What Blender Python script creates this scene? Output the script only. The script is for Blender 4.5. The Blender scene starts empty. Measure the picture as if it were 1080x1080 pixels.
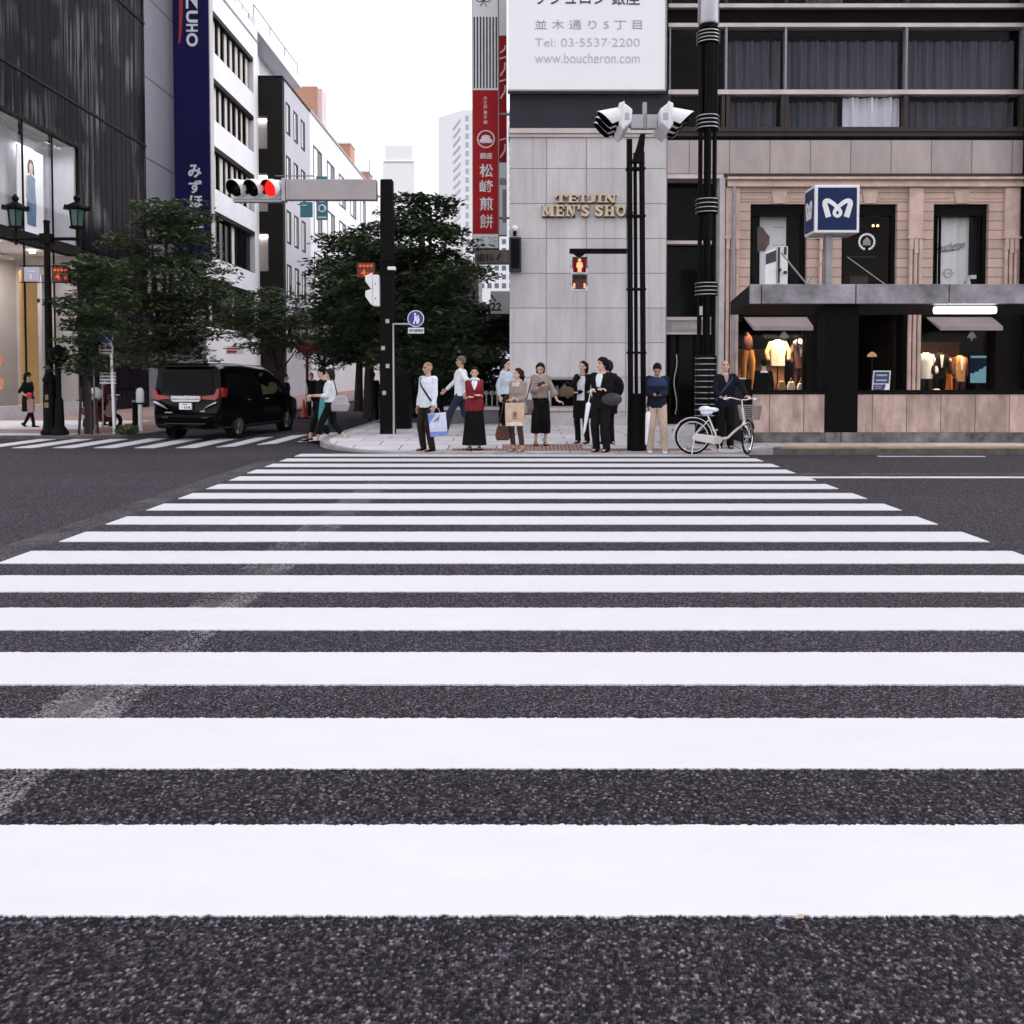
import bpy, bmesh, math, random
import numpy as np
from mathutils import Vector, Matrix

random.seed(7); RNG = np.random.default_rng(7)
R = math.radians
scene = bpy.context.scene
COL = scene.collection

# ------------------------------------------------------------------ camera, sky, sun
FPX, VX, HY, CH, PITCH = 940.0, 549.0, 394.5, 1.475, R(2.0)
PY0 = HY + FPX * math.tan(PITCH)
cam_d = bpy.data.cameras.new('camera'); cam = bpy.data.objects.new('camera', cam_d); COL.objects.link(cam)
cam.location = (0, 0, CH); cam.rotation_euler = (R(90) - PITCH, 0, 0)
cam_d.sensor_width = 36; cam_d.lens = 36 * FPX / 1080
cam_d.shift_x = (540 - VX) / 1080; cam_d.shift_y = (PY0 - 540) / 1080
cam_d.clip_start = 0.05; cam_d.clip_end = 3000
scene.camera = cam

world = bpy.data.worlds.new('World'); scene.world = world; world.use_nodes = True
wn = world.node_tree; wn.nodes.clear()
wo = wn.nodes.new('ShaderNodeOutputWorld'); wb = wn.nodes.new('ShaderNodeBackground')
sky = wn.nodes.new('ShaderNodeTexSky'); sky.sky_type = 'NISHITA'; sky.sun_disc = False
SUN_EL, SUN_AZ = R(52), R(68)
sky.sun_elevation = SUN_EL; sky.sun_rotation = SUN_AZ
sky.air_density = 2.0; sky.dust_density = 0.5; sky.ozone_density = 1.0
hs = wn.nodes.new('ShaderNodeHueSaturation'); hs.inputs['Saturation'].default_value = 0.12
tint = wn.nodes.new('ShaderNodeMix'); tint.data_type = 'RGBA'; tint.blend_type = 'MULTIPLY'
tint.inputs['Factor'].default_value = 1; tint.inputs['B'].default_value = (0.985, 0.965, 1.0, 1)
wn.links.new(sky.outputs[0], hs.inputs['Color']); wn.links.new(hs.outputs[0], tint.inputs['A'])
wn.links.new(tint.outputs['Result'], wb.inputs['Color']); wb.inputs['Strength'].default_value = 0.15
wn.links.new(wb.outputs[0], wo.inputs[0])

sd = bpy.data.lights.new('sun', 'SUN'); sun = bpy.data.objects.new('sun', sd); COL.objects.link(sun)
sd.energy = 0.5; sd.angle = R(15); sd.color = (1.0, 0.97, 0.95)
sun.rotation_euler = Vector((math.sin(SUN_AZ) * math.cos(SUN_EL), math.cos(SUN_AZ) * math.cos(SUN_EL), math.sin(SUN_EL))).to_track_quat('Z', 'Y').to_euler(); sun.location = (0, -5, 30)

scene.view_settings.view_transform = 'Standard'; scene.view_settings.look = 'None'
scene.view_settings.exposure = 0.95; scene.view_settings.gamma = 1.0
scene.render.engine = 'CYCLES'
scene.cycles.max_bounces = 6; scene.cycles.volume_bounces = 2; scene.cycles.diffuse_bounces = 3; scene.cycles.transparent_max_bounces = 12
scene.cycles.caustics_reflective = False; scene.cycles.caustics_refractive = False

# ------------------------------------------------------------------ measuring helpers (photo 1080 px frame -> metres)
CT, ST = math.cos(PITCH), math.sin(PITCH)
def at(px, py, Y):
    u = (px - VX) / FPX; v = (py - PY0) / FPX
    t = Y / (CT - v * ST)
    return (u * t, Y, CH + t * (-ST - v * CT))
def AX(px, Y, py=HY): return at(px, py, Y)[0]
def AZ(py, Y): return at(VX, py, Y)[2]
def gp(px, py, z=0.0):
    v = (py - PY0) / FPX; t = (z - CH) / (-ST - v * CT)
    return ((px - VX) / FPX * t, t * (CT - v * ST), z)
def sstep(t): t = min(1, max(0, t)); return t * t * (3 - 2 * t)
def road_z(x, y): return -0.20 * sstep((y - 13) / 8) * sstep((-3.6 - x) / 4)
def walk_z(x, y):
    if x < -8: return -0.12
    r = 0.03 + 0.10 * sstep((y - 16.25) / 2.2)
    k = sstep((x - 3.9) / 0.7)
    return r * (1 - k) + 0.135 * k

# ------------------------------------------------------------------ object helpers
WLOC = {}
def link(o): COL.objects.link(o); return o
def tag(o, label=None, cat=None, group=None, kind=None):
    if label: o['label'] = label
    if cat: o['category'] = cat
    if group: o['group'] = group
    if kind: o['kind'] = kind
    return o
def thing(name, label, cat, loc=(0, 0, 0), rz=0.0, group=None):
    o = bpy.data.objects.new(name, None); o.empty_display_size = 0.2; link(o)
    o.location = loc; o.rotation_euler = (0, 0, rz); WLOC[o.name] = Vector(loc)
    return tag(o, label, cat, group)
def copy_tree(o, parent=None):
    c = o.copy(); link(c)
    if parent: c.parent = parent
    for ch in list(o.children): copy_tree(ch, c)
    return c

class MB:
    def __init__(s): s.v = []; s.f = []; s.m = []
    def add(s, vs, fs, mi=0):
        b = len(s.v); s.v.extend([tuple(p) for p in vs]); s.f.extend([tuple(b + i for i in f) for f in fs]); s.m.extend([mi] * len(fs)); return s
    def box(s, x0, x1, y0, y1, z0, z1, mi=0):
        if x0 > x1: x0, x1 = x1, x0
        if y0 > y1: y0, y1 = y1, y0
        if z0 > z1: z0, z1 = z1, z0
        vs = [(x, y, z) for z in (z0, z1) for y in (y0, y1) for x in (x0, x1)]
        return s.add(vs, [(0, 2, 3, 1), (4, 5, 7, 6), (0, 1, 5, 4), (2, 6, 7, 3), (0, 4, 6, 2), (1, 3, 7, 5)], mi)
    def obox(s, c, size, ax, mi=0):      # oriented box: centre, size, 3 axes
        c = Vector(c); X, Y, Z = [Vector(a) for a in ax]; a, b, d = [q / 2 for q in size]
        vs = [c + X * (i * a) + Y * (j * b) + Z * (k * d) for k in (-1, 1) for j in (-1, 1) for i in (-1, 1)]
        return s.add(vs, [(0, 2, 3, 1), (4, 5, 7, 6), (0, 1, 5, 4), (2, 6, 7, 3), (0, 4, 6, 2), (1, 3, 7, 5)], mi)
    def tube(s, pts, rad, n=10, mi=0, caps=True, round_ends=False):
        pts = [Vector(p) for p in pts]; N = len(pts)
        if not hasattr(rad, '__len__'): rad = [rad] * N
        rad = list(rad)
        if round_ends:
            d0 = (pts[0] - pts[1]).normalized(); d1 = (pts[-1] - pts[-2]).normalized()
            A = [(pts[0] + d0 * rad[0] * math.sin(a), rad[0] * math.cos(a)) for a in (1.5, 1.1, 0.6)]
            B = [(pts[-1] + d1 * rad[-1] * math.sin(a), rad[-1] * math.cos(a)) for a in (0.6, 1.1, 1.5)]
            pts = [p for p, _ in A] + pts + [p for p, _ in B]; rad = [max(r, 1e-4) for _, r in A] + rad + [max(r, 1e-4) for _, r in B]; N = len(pts)
        t0 = (pts[1] - pts[0]).normalized()
        up = Vector((0, 0, 1)) if abs(t0.z) < 0.9 else Vector((0, 1, 0))
        nrm = (up - t0 * up.dot(t0)).normalized(); vs = []
        for i, p in enumerate(pts):
            if i == 0: t = t0
            elif i == N - 1: t = (pts[i] - pts[i - 1]).normalized()
            else: t = ((pts[i + 1] - pts[i]).normalized() + (pts[i] - pts[i - 1]).normalized()).normalized()
            nrm = (nrm - t * nrm.dot(t)).normalized(); bn = t.cross(nrm)
            for k in range(n):
                a = 2 * math.pi * k / n; vs.append(p + (nrm * math.cos(a) + bn * math.sin(a)) * rad[i])
        fs = [(i * n + k, i * n + (k + 1) % n, (i + 1) * n + (k + 1) % n, (i + 1) * n + k) for i in range(N - 1) for k in range(n)]
        if caps: fs += [tuple(range(n - 1, -1, -1)), tuple((N - 1) * n + k for k in range(n))]
        return s.add(vs, fs, mi)
    def cyl(s, p0, p1, r, n=16, mi=0): return s.tube([p0, p1], r, n, mi)
    def lathe(s, prof, c=(0, 0, 0), n=20, mi=0):     # prof [(r,z)] about z axis, closed with caps
        vs = []; N = len(prof)
        for r, z in prof:
            for k in range(n):
                a = 2 * math.pi * k / n; vs.append((c[0] + r * math.cos(a), c[1] + r * math.sin(a), c[2] + z))
        fs = [(i * n + k, i * n + (k + 1) % n, (i + 1) * n + (k + 1) % n, (i + 1) * n + k) for i in range(N - 1) for k in range(n)]
        fs += [tuple(range(n - 1, -1, -1)), tuple((N - 1) * n + k for k in range(n))]
        return s.add(vs, fs, mi)
    def ring(s, c, axis, Rr, r, n=32, m=8, mi=0, sx=1.0):
        axis = Vector(axis).normalized(); u = axis.orthogonal().normalized(); w = axis.cross(u); vs = []
        for i in range(n):
            a = 2 * math.pi * i / n; d = u * math.cos(a) + w * math.sin(a)
            for k in range(m):
                b = 2 * math.pi * k / m; vs.append(Vector(c) + d * (Rr + r * math.cos(b)) + axis * (r * sx * math.sin(b)))
        fs = [(i * m + k, ((i + 1) % n) * m + k, ((i + 1) % n) * m + (k + 1) % m, i * m + (k + 1) % m) for i in range(n) for k in range(m)]
        return s.add(vs, fs, mi)
    def ball(s, c, rad, n=12, m=8, mi=0, rot=None):
        if not hasattr(rad, '__len__'): rad = (rad,) * 3
        vs = []
        for i in range(m + 1):
            t = math.pi * i / m; t = min(max(t, 0.02), math.pi - 0.02)
            for k in range(n):
                a = 2 * math.pi * k / n
                p = Vector((rad[0] * math.sin(t) * math.cos(a), rad[1] * math.sin(t) * math.sin(a), rad[2] * math.cos(t)))
                if rot: p = rot @ p
                vs.append(Vector(c) + p)
        fs = [(i * n + k, (i + 1) * n + k, (i + 1) * n + (k + 1) % n, i * n + (k + 1) % n) for i in range(m) for k in range(n)]
        fs += [tuple(range(n)), tuple(m * n + k for k in range(n - 1, -1, -1))]
        return s.add(vs, fs, mi)
    def prism(s, poly, f0, f1, mi=0):    # poly 2D list, f0/f1 map (a,b)->3D
        n = len(poly); vs = [f0(*p) for p in poly] + [f1(*p) for p in poly]
        fs = [tuple(range(n)), tuple(range(2 * n - 1, n - 1, -1))] + [(i, i + n, (i + 1) % n + n, (i + 1) % n) for i in range(n)]
        return s.add(vs, fs, mi)
    def loft(s, rings, mi=0, caps=True):
        n = len(rings[0]); vs = [p for r in rings for p in r]; N = len(rings)
        fs = [(i * n + k, i * n + (k + 1) % n, (i + 1) * n + (k + 1) % n, (i + 1) * n + k) for i in range(N - 1) for k in range(n)]
        if caps: fs += [tuple(range(n - 1, -1, -1)), tuple((N - 1) * n + k for k in range(n))]
        return s.add(vs, fs, mi)
    def build(s, name, mat, parent=None, local=False, bevel=0, smooth=False, fix=True):
        me = bpy.data.meshes.new(name)
        V = s.v
        if parent is not None and not local:
            w = WLOC[parent.name]; V = [(p[0] - w.x, p[1] - w.y, p[2] - w.z) for p in V]
        me.from_pydata(V, [], s.f)
        mats = mat if isinstance(mat, (list, tuple)) else [mat]
        for q in mats: me.materials.append(q)
        if len(mats) > 1: me.polygons.foreach_set('material_index', s.m)
        if fix:
            bm = bmesh.new(); bm.from_mesh(me); bmesh.ops.recalc_face_normals(bm, faces=bm.faces); bm.to_mesh(me); bm.free()
        if smooth: smooth_by_angle(me, 40 if smooth is True else smooth)
        o = bpy.data.objects.new(name, me); link(o)
        if parent is not None:
            o.parent = parent; WLOC[o.name] = WLOC.get(parent.name, Vector())
        else: WLOC[o.name] = Vector()
        if bevel:
            b = o.modifiers.new('bevel', 'BEVEL'); b.width = bevel; b.segments = 2; b.limit_method = 'ANGLE'; b.angle_limit = R(40)
        return o
def smooth_by_angle(me, deg):
    me.polygons.foreach_set('use_smooth', [True] * len(me.polygons))
    bm = bmesh.new(); bm.from_mesh(me)
    for e in bm.edges:
        e.smooth = not (len(e.link_faces) == 2 and e.calc_face_angle(0) > R(deg))
    bm.to_mesh(me); bm.free()

# ------------------------------------------------------------------ materials
def new_mat(name):
    m = bpy.data.materials.new(name); m.use_nodes = True; nt = m.node_tree; nt.nodes.clear()
    out = nt.nodes.new('ShaderNodeOutputMaterial'); b = nt.nodes.new('ShaderNodeBsdfPrincipled'); nt.links.new(b.outputs[0], out.inputs[0])
    return m, nt, b, out
def node(nt, typ, **kw):
    n = nt.nodes.new(typ)
    for k, v in kw.items():
        if k.startswith('i_'): n.inputs[k[2:].replace('_', ' ')].default_value = v
        else: setattr(n, k, v)
    return n
def lk(nt, a, b): nt.links.new(a, b)
def mth(nt, op, a, b=None, c=None):
    n = nt.nodes.new('ShaderNodeMath'); n.operation = op
    for i, q in enumerate((a, b, c)):
        if q is None: continue
        if isinstance(q, (int, float)): n.inputs[i].default_value = q
        else: nt.links.new(q, n.inputs[i])
    return n.outputs[0]
def mixc(nt, fac, a, b, mode='MIX'):
    n = nt.nodes.new('ShaderNodeMix'); n.data_type = 'RGBA'; n.blend_type = mode
    for k, q in (('Factor', fac), ('A', a), ('B', b)):
        if isinstance(q, (int, float)): n.inputs[k].default_value = q
        elif isinstance(q, tuple): n.inputs[k].default_value = q + (1,) if len(q) == 3 else q
        else: nt.links.new(q, n.inputs[k])
    return n.outputs['Result']
def mat(name, col, rough=0.6, metal=0.0, var=0.15, scale=3.0, bump=0.0, bscale=None, spec=0.5, stretch=(1, 1, 1), sheen=0):
    m, nt, b, out = new_mat(name)
    tc = node(nt, 'ShaderNodeTexCoord'); mp = node(nt, 'ShaderNodeMapping'); mp.inputs['Scale'].default_value = stretch
    lk(nt, tc.outputs['Object'], mp.inputs[0])
    nz = node(nt, 'ShaderNodeTexNoise'); nz.inputs['Scale'].default_value = scale; nz.inputs['Detail'].default_value = 5; nz.inputs['Roughness'].default_value = 0.65
    lk(nt, mp.outputs[0], nz.inputs['Vector'])
    mr = node(nt, 'ShaderNodeMapRange'); mr.inputs['From Min'].default_value = 0.3; mr.inputs['From Max'].default_value = 0.7
    mr.inputs['To Min'].default_value = 1 - var; mr.inputs['To Max'].default_value = 1 + var; lk(nt, nz.outputs['Fac'], mr.inputs['Value'])
    c = mixc(nt, 1.0, tuple(col), mr.outputs[0], 'MULTIPLY'); lk(nt, c, b.inputs['Base Color'])
    b.inputs['Roughness'].default_value = rough; b.inputs['Metallic'].default_value = metal; b.inputs['Specular IOR Level'].default_value = spec
    if sheen: b.inputs['Sheen Weight'].default_value = sheen
    if bump:
        n2 = node(nt, 'ShaderNodeTexNoise'); n2.inputs['Scale'].default_value = bscale or scale * 8; n2.inputs['Detail'].default_value = 4
        lk(nt, mp.outputs[0], n2.inputs['Vector'])
        bp = node(nt, 'ShaderNodeBump'); bp.inputs['Strength'].default_value = bump; bp.inputs['Distance'].default_value = 0.01
        lk(nt, n2.outputs['Fac'], bp.inputs['Height']); lk(nt, bp.outputs[0], b.inputs['Normal'])
    return m
def panel_mat(name, col, w, h, ox=0.0, oz=0.0, joint=0.012, jcol=0.35, rough=0.5, var=0.12, tvar=0.06, axes=('X', 'Z'), grain=60, stain=0.25, spec=0.4, half=False, streak=0.0, sscale=0.9):
    m, nt, b, out = new_mat(name)
    tc = node(nt, 'ShaderNodeTexCoord'); sp = node(nt, 'ShaderNodeSeparateXYZ'); lk(nt, tc.outputs['Object'], sp.inputs[0])
    a = mth(nt, 'DIVIDE', mth(nt, 'SUBTRACT', sp.outputs[axes[0]], ox), w); c = mth(nt, 'DIVIDE', mth(nt, 'SUBTRACT', sp.outputs[axes[1]], oz), h)
    fc = mth(nt, 'FLOOR', c)
    if half: a = mth(nt, 'ADD', a, mth(nt, 'MULTIPLY', mth(nt, 'MODULO', fc, 2.0), 0.5))
    fa = mth(nt, 'FLOOR', a)
    da = mth(nt, 'MULTIPLY', mth(nt, 'MINIMUM', mth(nt, 'SUBTRACT', a, fa), mth(nt, 'SUBTRACT', 1.0, mth(nt, 'SUBTRACT', a, fa))), w)
    dc = mth(nt, 'MULTIPLY', mth(nt, 'MINIMUM', mth(nt, 'SUBTRACT', c, fc), mth(nt, 'SUBTRACT', 1.0, mth(nt, 'SUBTRACT', c, fc))), h)
    d = mth(nt, 'MINIMUM', da, dc)
    mr = node(nt, 'ShaderNodeMapRange'); mr.inputs['From Min'].default_value = joint * 0.35; mr.inputs['From Max'].default_value = joint * 0.65; lk(nt, d, mr.inputs['Value'])
    cb = node(nt, 'ShaderNodeCombineXYZ'); lk(nt, fa, cb.inputs[0]); lk(nt, fc, cb.inputs[1])
    wnz = node(nt, 'ShaderNodeTexWhiteNoise'); wnz.noise_dimensions = '3D'; lk(nt, cb.outputs[0], wnz.inputs['Vector'])
    tv = mth(nt, 'ADD', mth(nt, 'MULTIPLY', wnz.outputs['Value'], 2 * tvar), 1 - tvar)
    nz = node(nt, 'ShaderNodeTexNoise'); nz.inputs['Scale'].default_value = grain; nz.inputs['Detail'].default_value = 3; lk(nt, tc.outputs['Object'], nz.inputs['Vector'])
    n2 = node(nt, 'ShaderNodeTexNoise'); n2.inputs['Scale'].default_value = sscale; n2.inputs['Detail'].default_value = 6; n2.inputs['Roughness'].default_value = 0.7
    mp = node(nt, 'ShaderNodeMapping'); mp.inputs['Scale'].default_value = (1.6, 1.6, 0.55); lk(nt, tc.outputs['Object'], mp.inputs[0]); lk(nt, mp.outputs[0], n2.inputs['Vector'])
    g1 = mth(nt, 'ADD', mth(nt, 'MULTIPLY', nz.outputs['Fac'], 2 * var), 1 - var)
    g2 = mth(nt, 'ADD', mth(nt, 'MULTIPLY', n2.outputs['Fac'], 2 * stain), 1 - stain)
    k = mth(nt, 'MULTIPLY', mth(nt, 'MULTIPLY', g1, g2), tv)
    base = mixc(nt, 1.0, tuple(col), k, 'MULTIPLY')
    if streak:
        m3 = node(nt, 'ShaderNodeMapping'); m3.inputs['Scale'].default_value = (5, 5, 0.16); lk(nt, tc.outputs['Object'], m3.inputs[0])
        n3 = node(nt, 'ShaderNodeTexNoise'); n3.inputs['Scale'].default_value = 1.5; n3.inputs['Detail'].default_value = 4; lk(nt, m3.outputs[0], n3.inputs['Vector'])
        r3 = node(nt, 'ShaderNodeMapRange'); r3.inputs['From Min'].default_value = 0.55; r3.inputs['From Max'].default_value = 0.75; r3.inputs['To Max'].default_value = streak
        lk(nt, n3.outputs['Fac'], r3.inputs['Value']); base = mixc(nt, r3.outputs[0], base, (0.30, 0.20, 0.15))
    base = mixc(nt, mr.outputs[0], tuple(q * jcol for q in col), base)
    lk(nt, base, b.inputs['Base Color']); b.inputs['Roughness'].default_value = rough; b.inputs['Specular IOR Level'].default_value = spec
    bp = node(nt, 'ShaderNodeBump'); bp.inputs['Strength'].default_value = 0.6; bp.inputs['Distance'].default_value = 0.008; lk(nt, mr.outputs[0], bp.inputs['Height'])
    lk(nt, bp.outputs[0], b.inputs['Normal'])
    return m
def emit_mat(name, col, strength):
    m = bpy.data.materials.new(name); m.use_nodes = True; nt = m.node_tree; nt.nodes.clear()
    o = nt.nodes.new('ShaderNodeOutputMaterial'); e = nt.nodes.new('ShaderNodeEmission'); e.inputs[0].default_value = tuple(col) + (1,); e.inputs[1].default_value = strength
    nt.links.new(e.outputs[0], o.inputs[0]); return m
def glass_mat(name, tintc=(0.8, 0.8, 0.82), refl=1.0, rough=0.02):
    m = bpy.data.materials.new(name); m.use_nodes = True; nt = m.node_tree; nt.nodes.clear()
    o = nt.nodes.new('ShaderNodeOutputMaterial'); t = nt.nodes.new('ShaderNodeBsdfTransparent'); t.inputs[0].default_value = tuple(tintc) + (1,)
    g = nt.nodes.new('ShaderNodeBsdfGlossy'); g.inputs['Roughness'].default_value = rough; f = nt.nodes.new('ShaderNodeFresnel'); f.inputs[0].default_value = 1.5
    mx = nt.nodes.new('ShaderNodeMixShader'); k = mth(nt, 'MULTIPLY', f.outputs[0], refl)
    nt.links.new(k, mx.inputs[0]); nt.links.new(t.outputs[0], mx.inputs[1]); nt.links.new(g.outputs[0], mx.inputs[2]); nt.links.new(mx.outputs[0], o.inputs[0]); return m
def asphalt_mat():
    m, nt, b, out = new_mat('asphalt')
    tc = node(nt, 'ShaderNodeTexCoord')
    vs = []
    wv = node(nt, 'ShaderNodeTexNoise'); wv.inputs['Scale'].default_value = 60; lk(nt, tc.outputs['Object'], wv.inputs['Vector'])
    off = node(nt, 'ShaderNodeVectorMath'); off.operation = 'SCALE'; off.inputs['Scale'].default_value = 0.010; lk(nt, wv.outputs['Color'], off.inputs[0])
    ad = node(nt, 'ShaderNodeVectorMath'); ad.operation = 'ADD'; lk(nt, tc.outputs['Object'], ad.inputs[0]); lk(nt, off.outputs[0], ad.inputs[1])
    v1 = node(nt, 'ShaderNodeTexVoronoi'); v1.feature = 'F1'; v1.inputs['Scale'].default_value = 105; v1.inputs['Randomness'].default_value = 1; lk(nt, ad.outputs[0], v1.inputs['Vector'])
    v2 = node(nt, 'ShaderNodeTexVoronoi'); v2.feature = 'F1'; v2.inputs['Scale'].default_value = 230; lk(nt, ad.outputs[0], v2.inputs['Vector'])
    sep = node(nt, 'ShaderNodeSeparateColor'); lk(nt, v1.outputs['Color'], sep.inputs[0])
    r1 = node(nt, 'ShaderNodeValToRGB'); e = r1.color_ramp.elements
    e[0].position = 0.0; e[0].color = (0.0135, 0.0108, 0.0147, 1); e[1].position = 0.45; e[1].color = (0.046, 0.0375, 0.050, 1)
    for p, c in ((0.75, (0.096, 0.082, 0.104, 1)), (0.93, (0.140, 0.120, 0.150, 1)), (1.0, (0.20, 0.185, 0.205, 1))):
        q = e.new(p); q.color = c
    lk(nt, sep.outputs[0], r1.inputs[0])
    dk = node(nt, 'ShaderNodeMapRange'); dk.inputs['From Min'].default_value = 0.30; dk.inputs['From Max'].default_value = 0.75; dk.inputs['To Min'].default_value = 1.3; dk.inputs['To Max'].default_value = 0.06  # darker between stones: bitumen, plus shade of the gaps put into colour
    lk(nt, v1.outputs['Distance'], dk.inputs['Value'])
    c = mixc(nt, 1.0, r1.outputs[0], dk.outputs[0], 'MULTIPLY')
    sp2 = node(nt, 'ShaderNodeSeparateColor'); lk(nt, v2.outputs['Color'], sp2.inputs[0])
    k2 = mth(nt, 'ADD', mth(nt, 'MULTIPLY', sp2.outputs[1], 0.7), 0.65); c = mixc(nt, 1.0, c, k2, 'MULTIPLY')
    n1 = node(nt, 'ShaderNodeTexNoise'); n1.inputs['Scale'].default_value = 0.35; n1.inputs['Detail'].default_value = 6; n1.inputs['Roughness'].default_value = 0.7
    mp = node(nt, 'ShaderNodeMapping'); mp.inputs['Scale'].default_value = (0.35, 1.6, 1); lk(nt, tc.outputs['Object'], mp.inputs[0]); lk(nt, mp.outputs[0], n1.inputs['Vector'])
    k3 = mth(nt, 'ADD', mth(nt, 'MULTIPLY', n1.outputs['Fac'], 0.9), 0.62); c = mixc(nt, 1.0, c, k3, 'MULTIPLY')
    lk(nt, c, b.inputs['Base Color']); b.inputs['Roughness'].default_value = 0.8; b.inputs['Specular IOR Level'].default_value = 0.15
    h = mth(nt, 'SUBTRACT', 1.0, v1.outputs['Distance']); h = mth(nt, 'ADD', h, mth(nt, 'MULTIPLY', sep.outputs[1], 0.6))
    h = mth(nt, 'ADD', h, mth(nt, 'MULTIPLY', mth(nt, 'SUBTRACT', 1.0, v2.outputs['Distance']), 0.25))
    bp = node(nt, 'ShaderNodeBump'); bp.inputs['Strength'].default_value = 1.0; bp.inputs['Distance'].default_value = 0.008; lk(nt, h, bp.inputs['Height']); lk(nt, bp.outputs[0], b.inputs['Normal'])
    return m
def paint_mat(name='road_paint', col=(0.615, 0.61, 0.635), wear=0.0):
    m, nt, b, out = new_mat(name)
    tc = node(nt, 'ShaderNodeTexCoord')
    n1 = node(nt, 'ShaderNodeTexNoise'); n1.inputs['Scale'].default_value = 4; n1.inputs['Detail'].default_value = 7; n1.inputs['Roughness'].default_value = 0.7
    mp = node(nt, 'ShaderNodeMapping'); mp.inputs['Scale'].default_value = (0.5, 1.5, 1); lk(nt, tc.outputs['Object'], mp.inputs[0]); lk(nt, mp.outputs[0], n1.inputs['Vector'])
    k = mth(nt, 'ADD', mth(nt, 'MULTIPLY', n1.outputs['Fac'], 0.16), 0.92)
    c = mixc(nt, 1.0, col, k, 'MULTIPLY')
    v = node(nt, 'ShaderNodeTexVoronoi'); v.inputs['Scale'].default_value = 9; lk(nt, tc.outputs['Object'], v.inputs['Vector'])
    sp = node(nt, 'ShaderNodeMapRange'); sp.inputs['From Min'].default_value = 0.0; sp.inputs['From Max'].default_value = 0.05; lk(nt, v.outputs['Distance'], sp.inputs['Value'])
    n4 = node(nt, 'ShaderNodeTexNoise'); n4.inputs['Scale'].default_value = 3.0; lk(nt, tc.outputs['Object'], n4.inputs['Vector'])
    gate = mth(nt, 'GREATER_THAN', n4.outputs['Fac'], 0.56); spk = mth(nt, 'MULTIPLY', mth(nt, 'SUBTRACT', 1.0, sp.outputs[0]), gate)
    c = mixc(nt, mth(nt, 'MULTIPLY', spk, 0.45), c, (0.25, 0.22, 0.22))
    lk(nt, c, b.inputs['Base Color']); b.inputs['Roughness'].default_value = 0.55
    n2 = node(nt, 'ShaderNodeTexNoise'); n2.inputs['Scale'].default_value = 45; n2.inputs['Detail'].default_value = 3; lk(nt, tc.outputs['Object'], n2.inputs['Vector'])
    bp = node(nt, 'ShaderNodeBump'); bp.inputs['Strength'].default_value = 0.35; bp.inputs['Distance'].default_value = 0.004; lk(nt, n2.outputs['Fac'], bp.inputs['Height']); lk(nt, bp.outputs[0], b.inputs['Normal'])
    if wear:
        n3 = node(nt, 'ShaderNodeTexNoise'); n3.inputs['Scale'].default_value = 90; n3.inputs['Detail'].default_value = 4; lk(nt, tc.outputs['Object'], n3.inputs['Vector'])
        n5 = node(nt, 'ShaderNodeTexNoise'); n5.inputs['Scale'].default_value = 2.2; n5.inputs['Detail'].default_value = 3; lk(nt, tc.outputs['Object'], n5.inputs['Vector'])
        s = mth(nt, 'ADD', n3.outputs['Fac'], mth(nt, 'MULTIPLY', mth(nt, 'SUBTRACT', n5.outputs['Fac'], 0.5), 0.5))
        r = node(nt, 'ShaderNodeMapRange'); r.inputs['From Min'].default_value = wear; r.inputs['From Max'].default_value = wear + 0.12; lk(nt, s, r.inputs['Value'])
        lk(nt, mth(nt, 'MULTIPLY', r.outputs[0], 0.42), b.inputs['Alpha'])
    return m
def leaf_mat(name, c0, c1):
    m, nt, b, out = new_mat(name)
    g = node(nt, 'ShaderNodeNewGeometry'); rp = node(nt, 'ShaderNodeValToRGB'); e = rp.color_ramp.elements
    e[0].color = tuple(c0) + (1,); e[1].color = tuple(c1) + (1,); lk(nt, g.outputs['Random Per Island'], rp.inputs[0])
    lk(nt, rp.outputs[0], b.inputs['Base Color']); b.inputs['Roughness'].default_value = 0.55; b.inputs['Specular IOR Level'].default_value = 0.3
    tr = node(nt, 'ShaderNodeBsdfTranslucent'); lk(nt, rp.outputs[0], tr.inputs[0]); ms = node(nt, 'ShaderNodeMixShader'); ms.inputs[0].default_value = 0.25
    lk(nt, b.outputs[0], ms.inputs[1]); lk(nt, tr.outputs[0], ms.inputs[2]); lk(nt, ms.outputs[0], out.inputs[0])
    return m

M = {}
M['asphalt'] = asphalt_mat(); M['paint'] = paint_mat()
def stone_mat():
    m, nt, b, out = new_mat('asphalt_stones'); at_ = node(nt, 'ShaderNodeAttribute', attribute_name='stone'); c = mixc(nt, 1.0, at_.outputs['Fac'], (1.02, 0.88, 1.08), 'MULTIPLY')
    tc = node(nt, 'ShaderNodeTexCoord'); n = node(nt, 'ShaderNodeTexNoise'); n.inputs['Scale'].default_value = 500; lk(nt, tc.outputs['Object'], n.inputs['Vector']); c = mixc(nt, 1.0, c, mth(nt, 'ADD', mth(nt, 'MULTIPLY', n.outputs['Fac'], .8), .6), 'MULTIPLY')
    lk(nt, c, b.inputs['Base Color']); b.inputs['Roughness'].default_value = 0.7; b.inputs['Specular IOR Level'].default_value = 0.10; return m
M['stones'] = stone_mat(); M['worn'] = paint_mat('worn_road_paint', (0.42, 0.39, 0.42), 0.50); M['faint'] = paint_mat('faded_road_paint', (0.22, 0.20, 0.215), 0.45)
M['kerb'] = mat('kerb_stone', (0.30, 0.28, 0.29), 0.8, var=0.3, scale=4, bump=0.3)
M['kerb_dark_shaded_paving'] = mat('dark_kerb_and_shaded_paving', (0.10, 0.09, 0.095), 0.8, var=0.4, scale=5, bump=0.3)
M['yellow'] = mat('worn_yellow_paint', (0.44, 0.25, 0.09), 0.6, var=0.35, scale=2.2)
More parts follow.
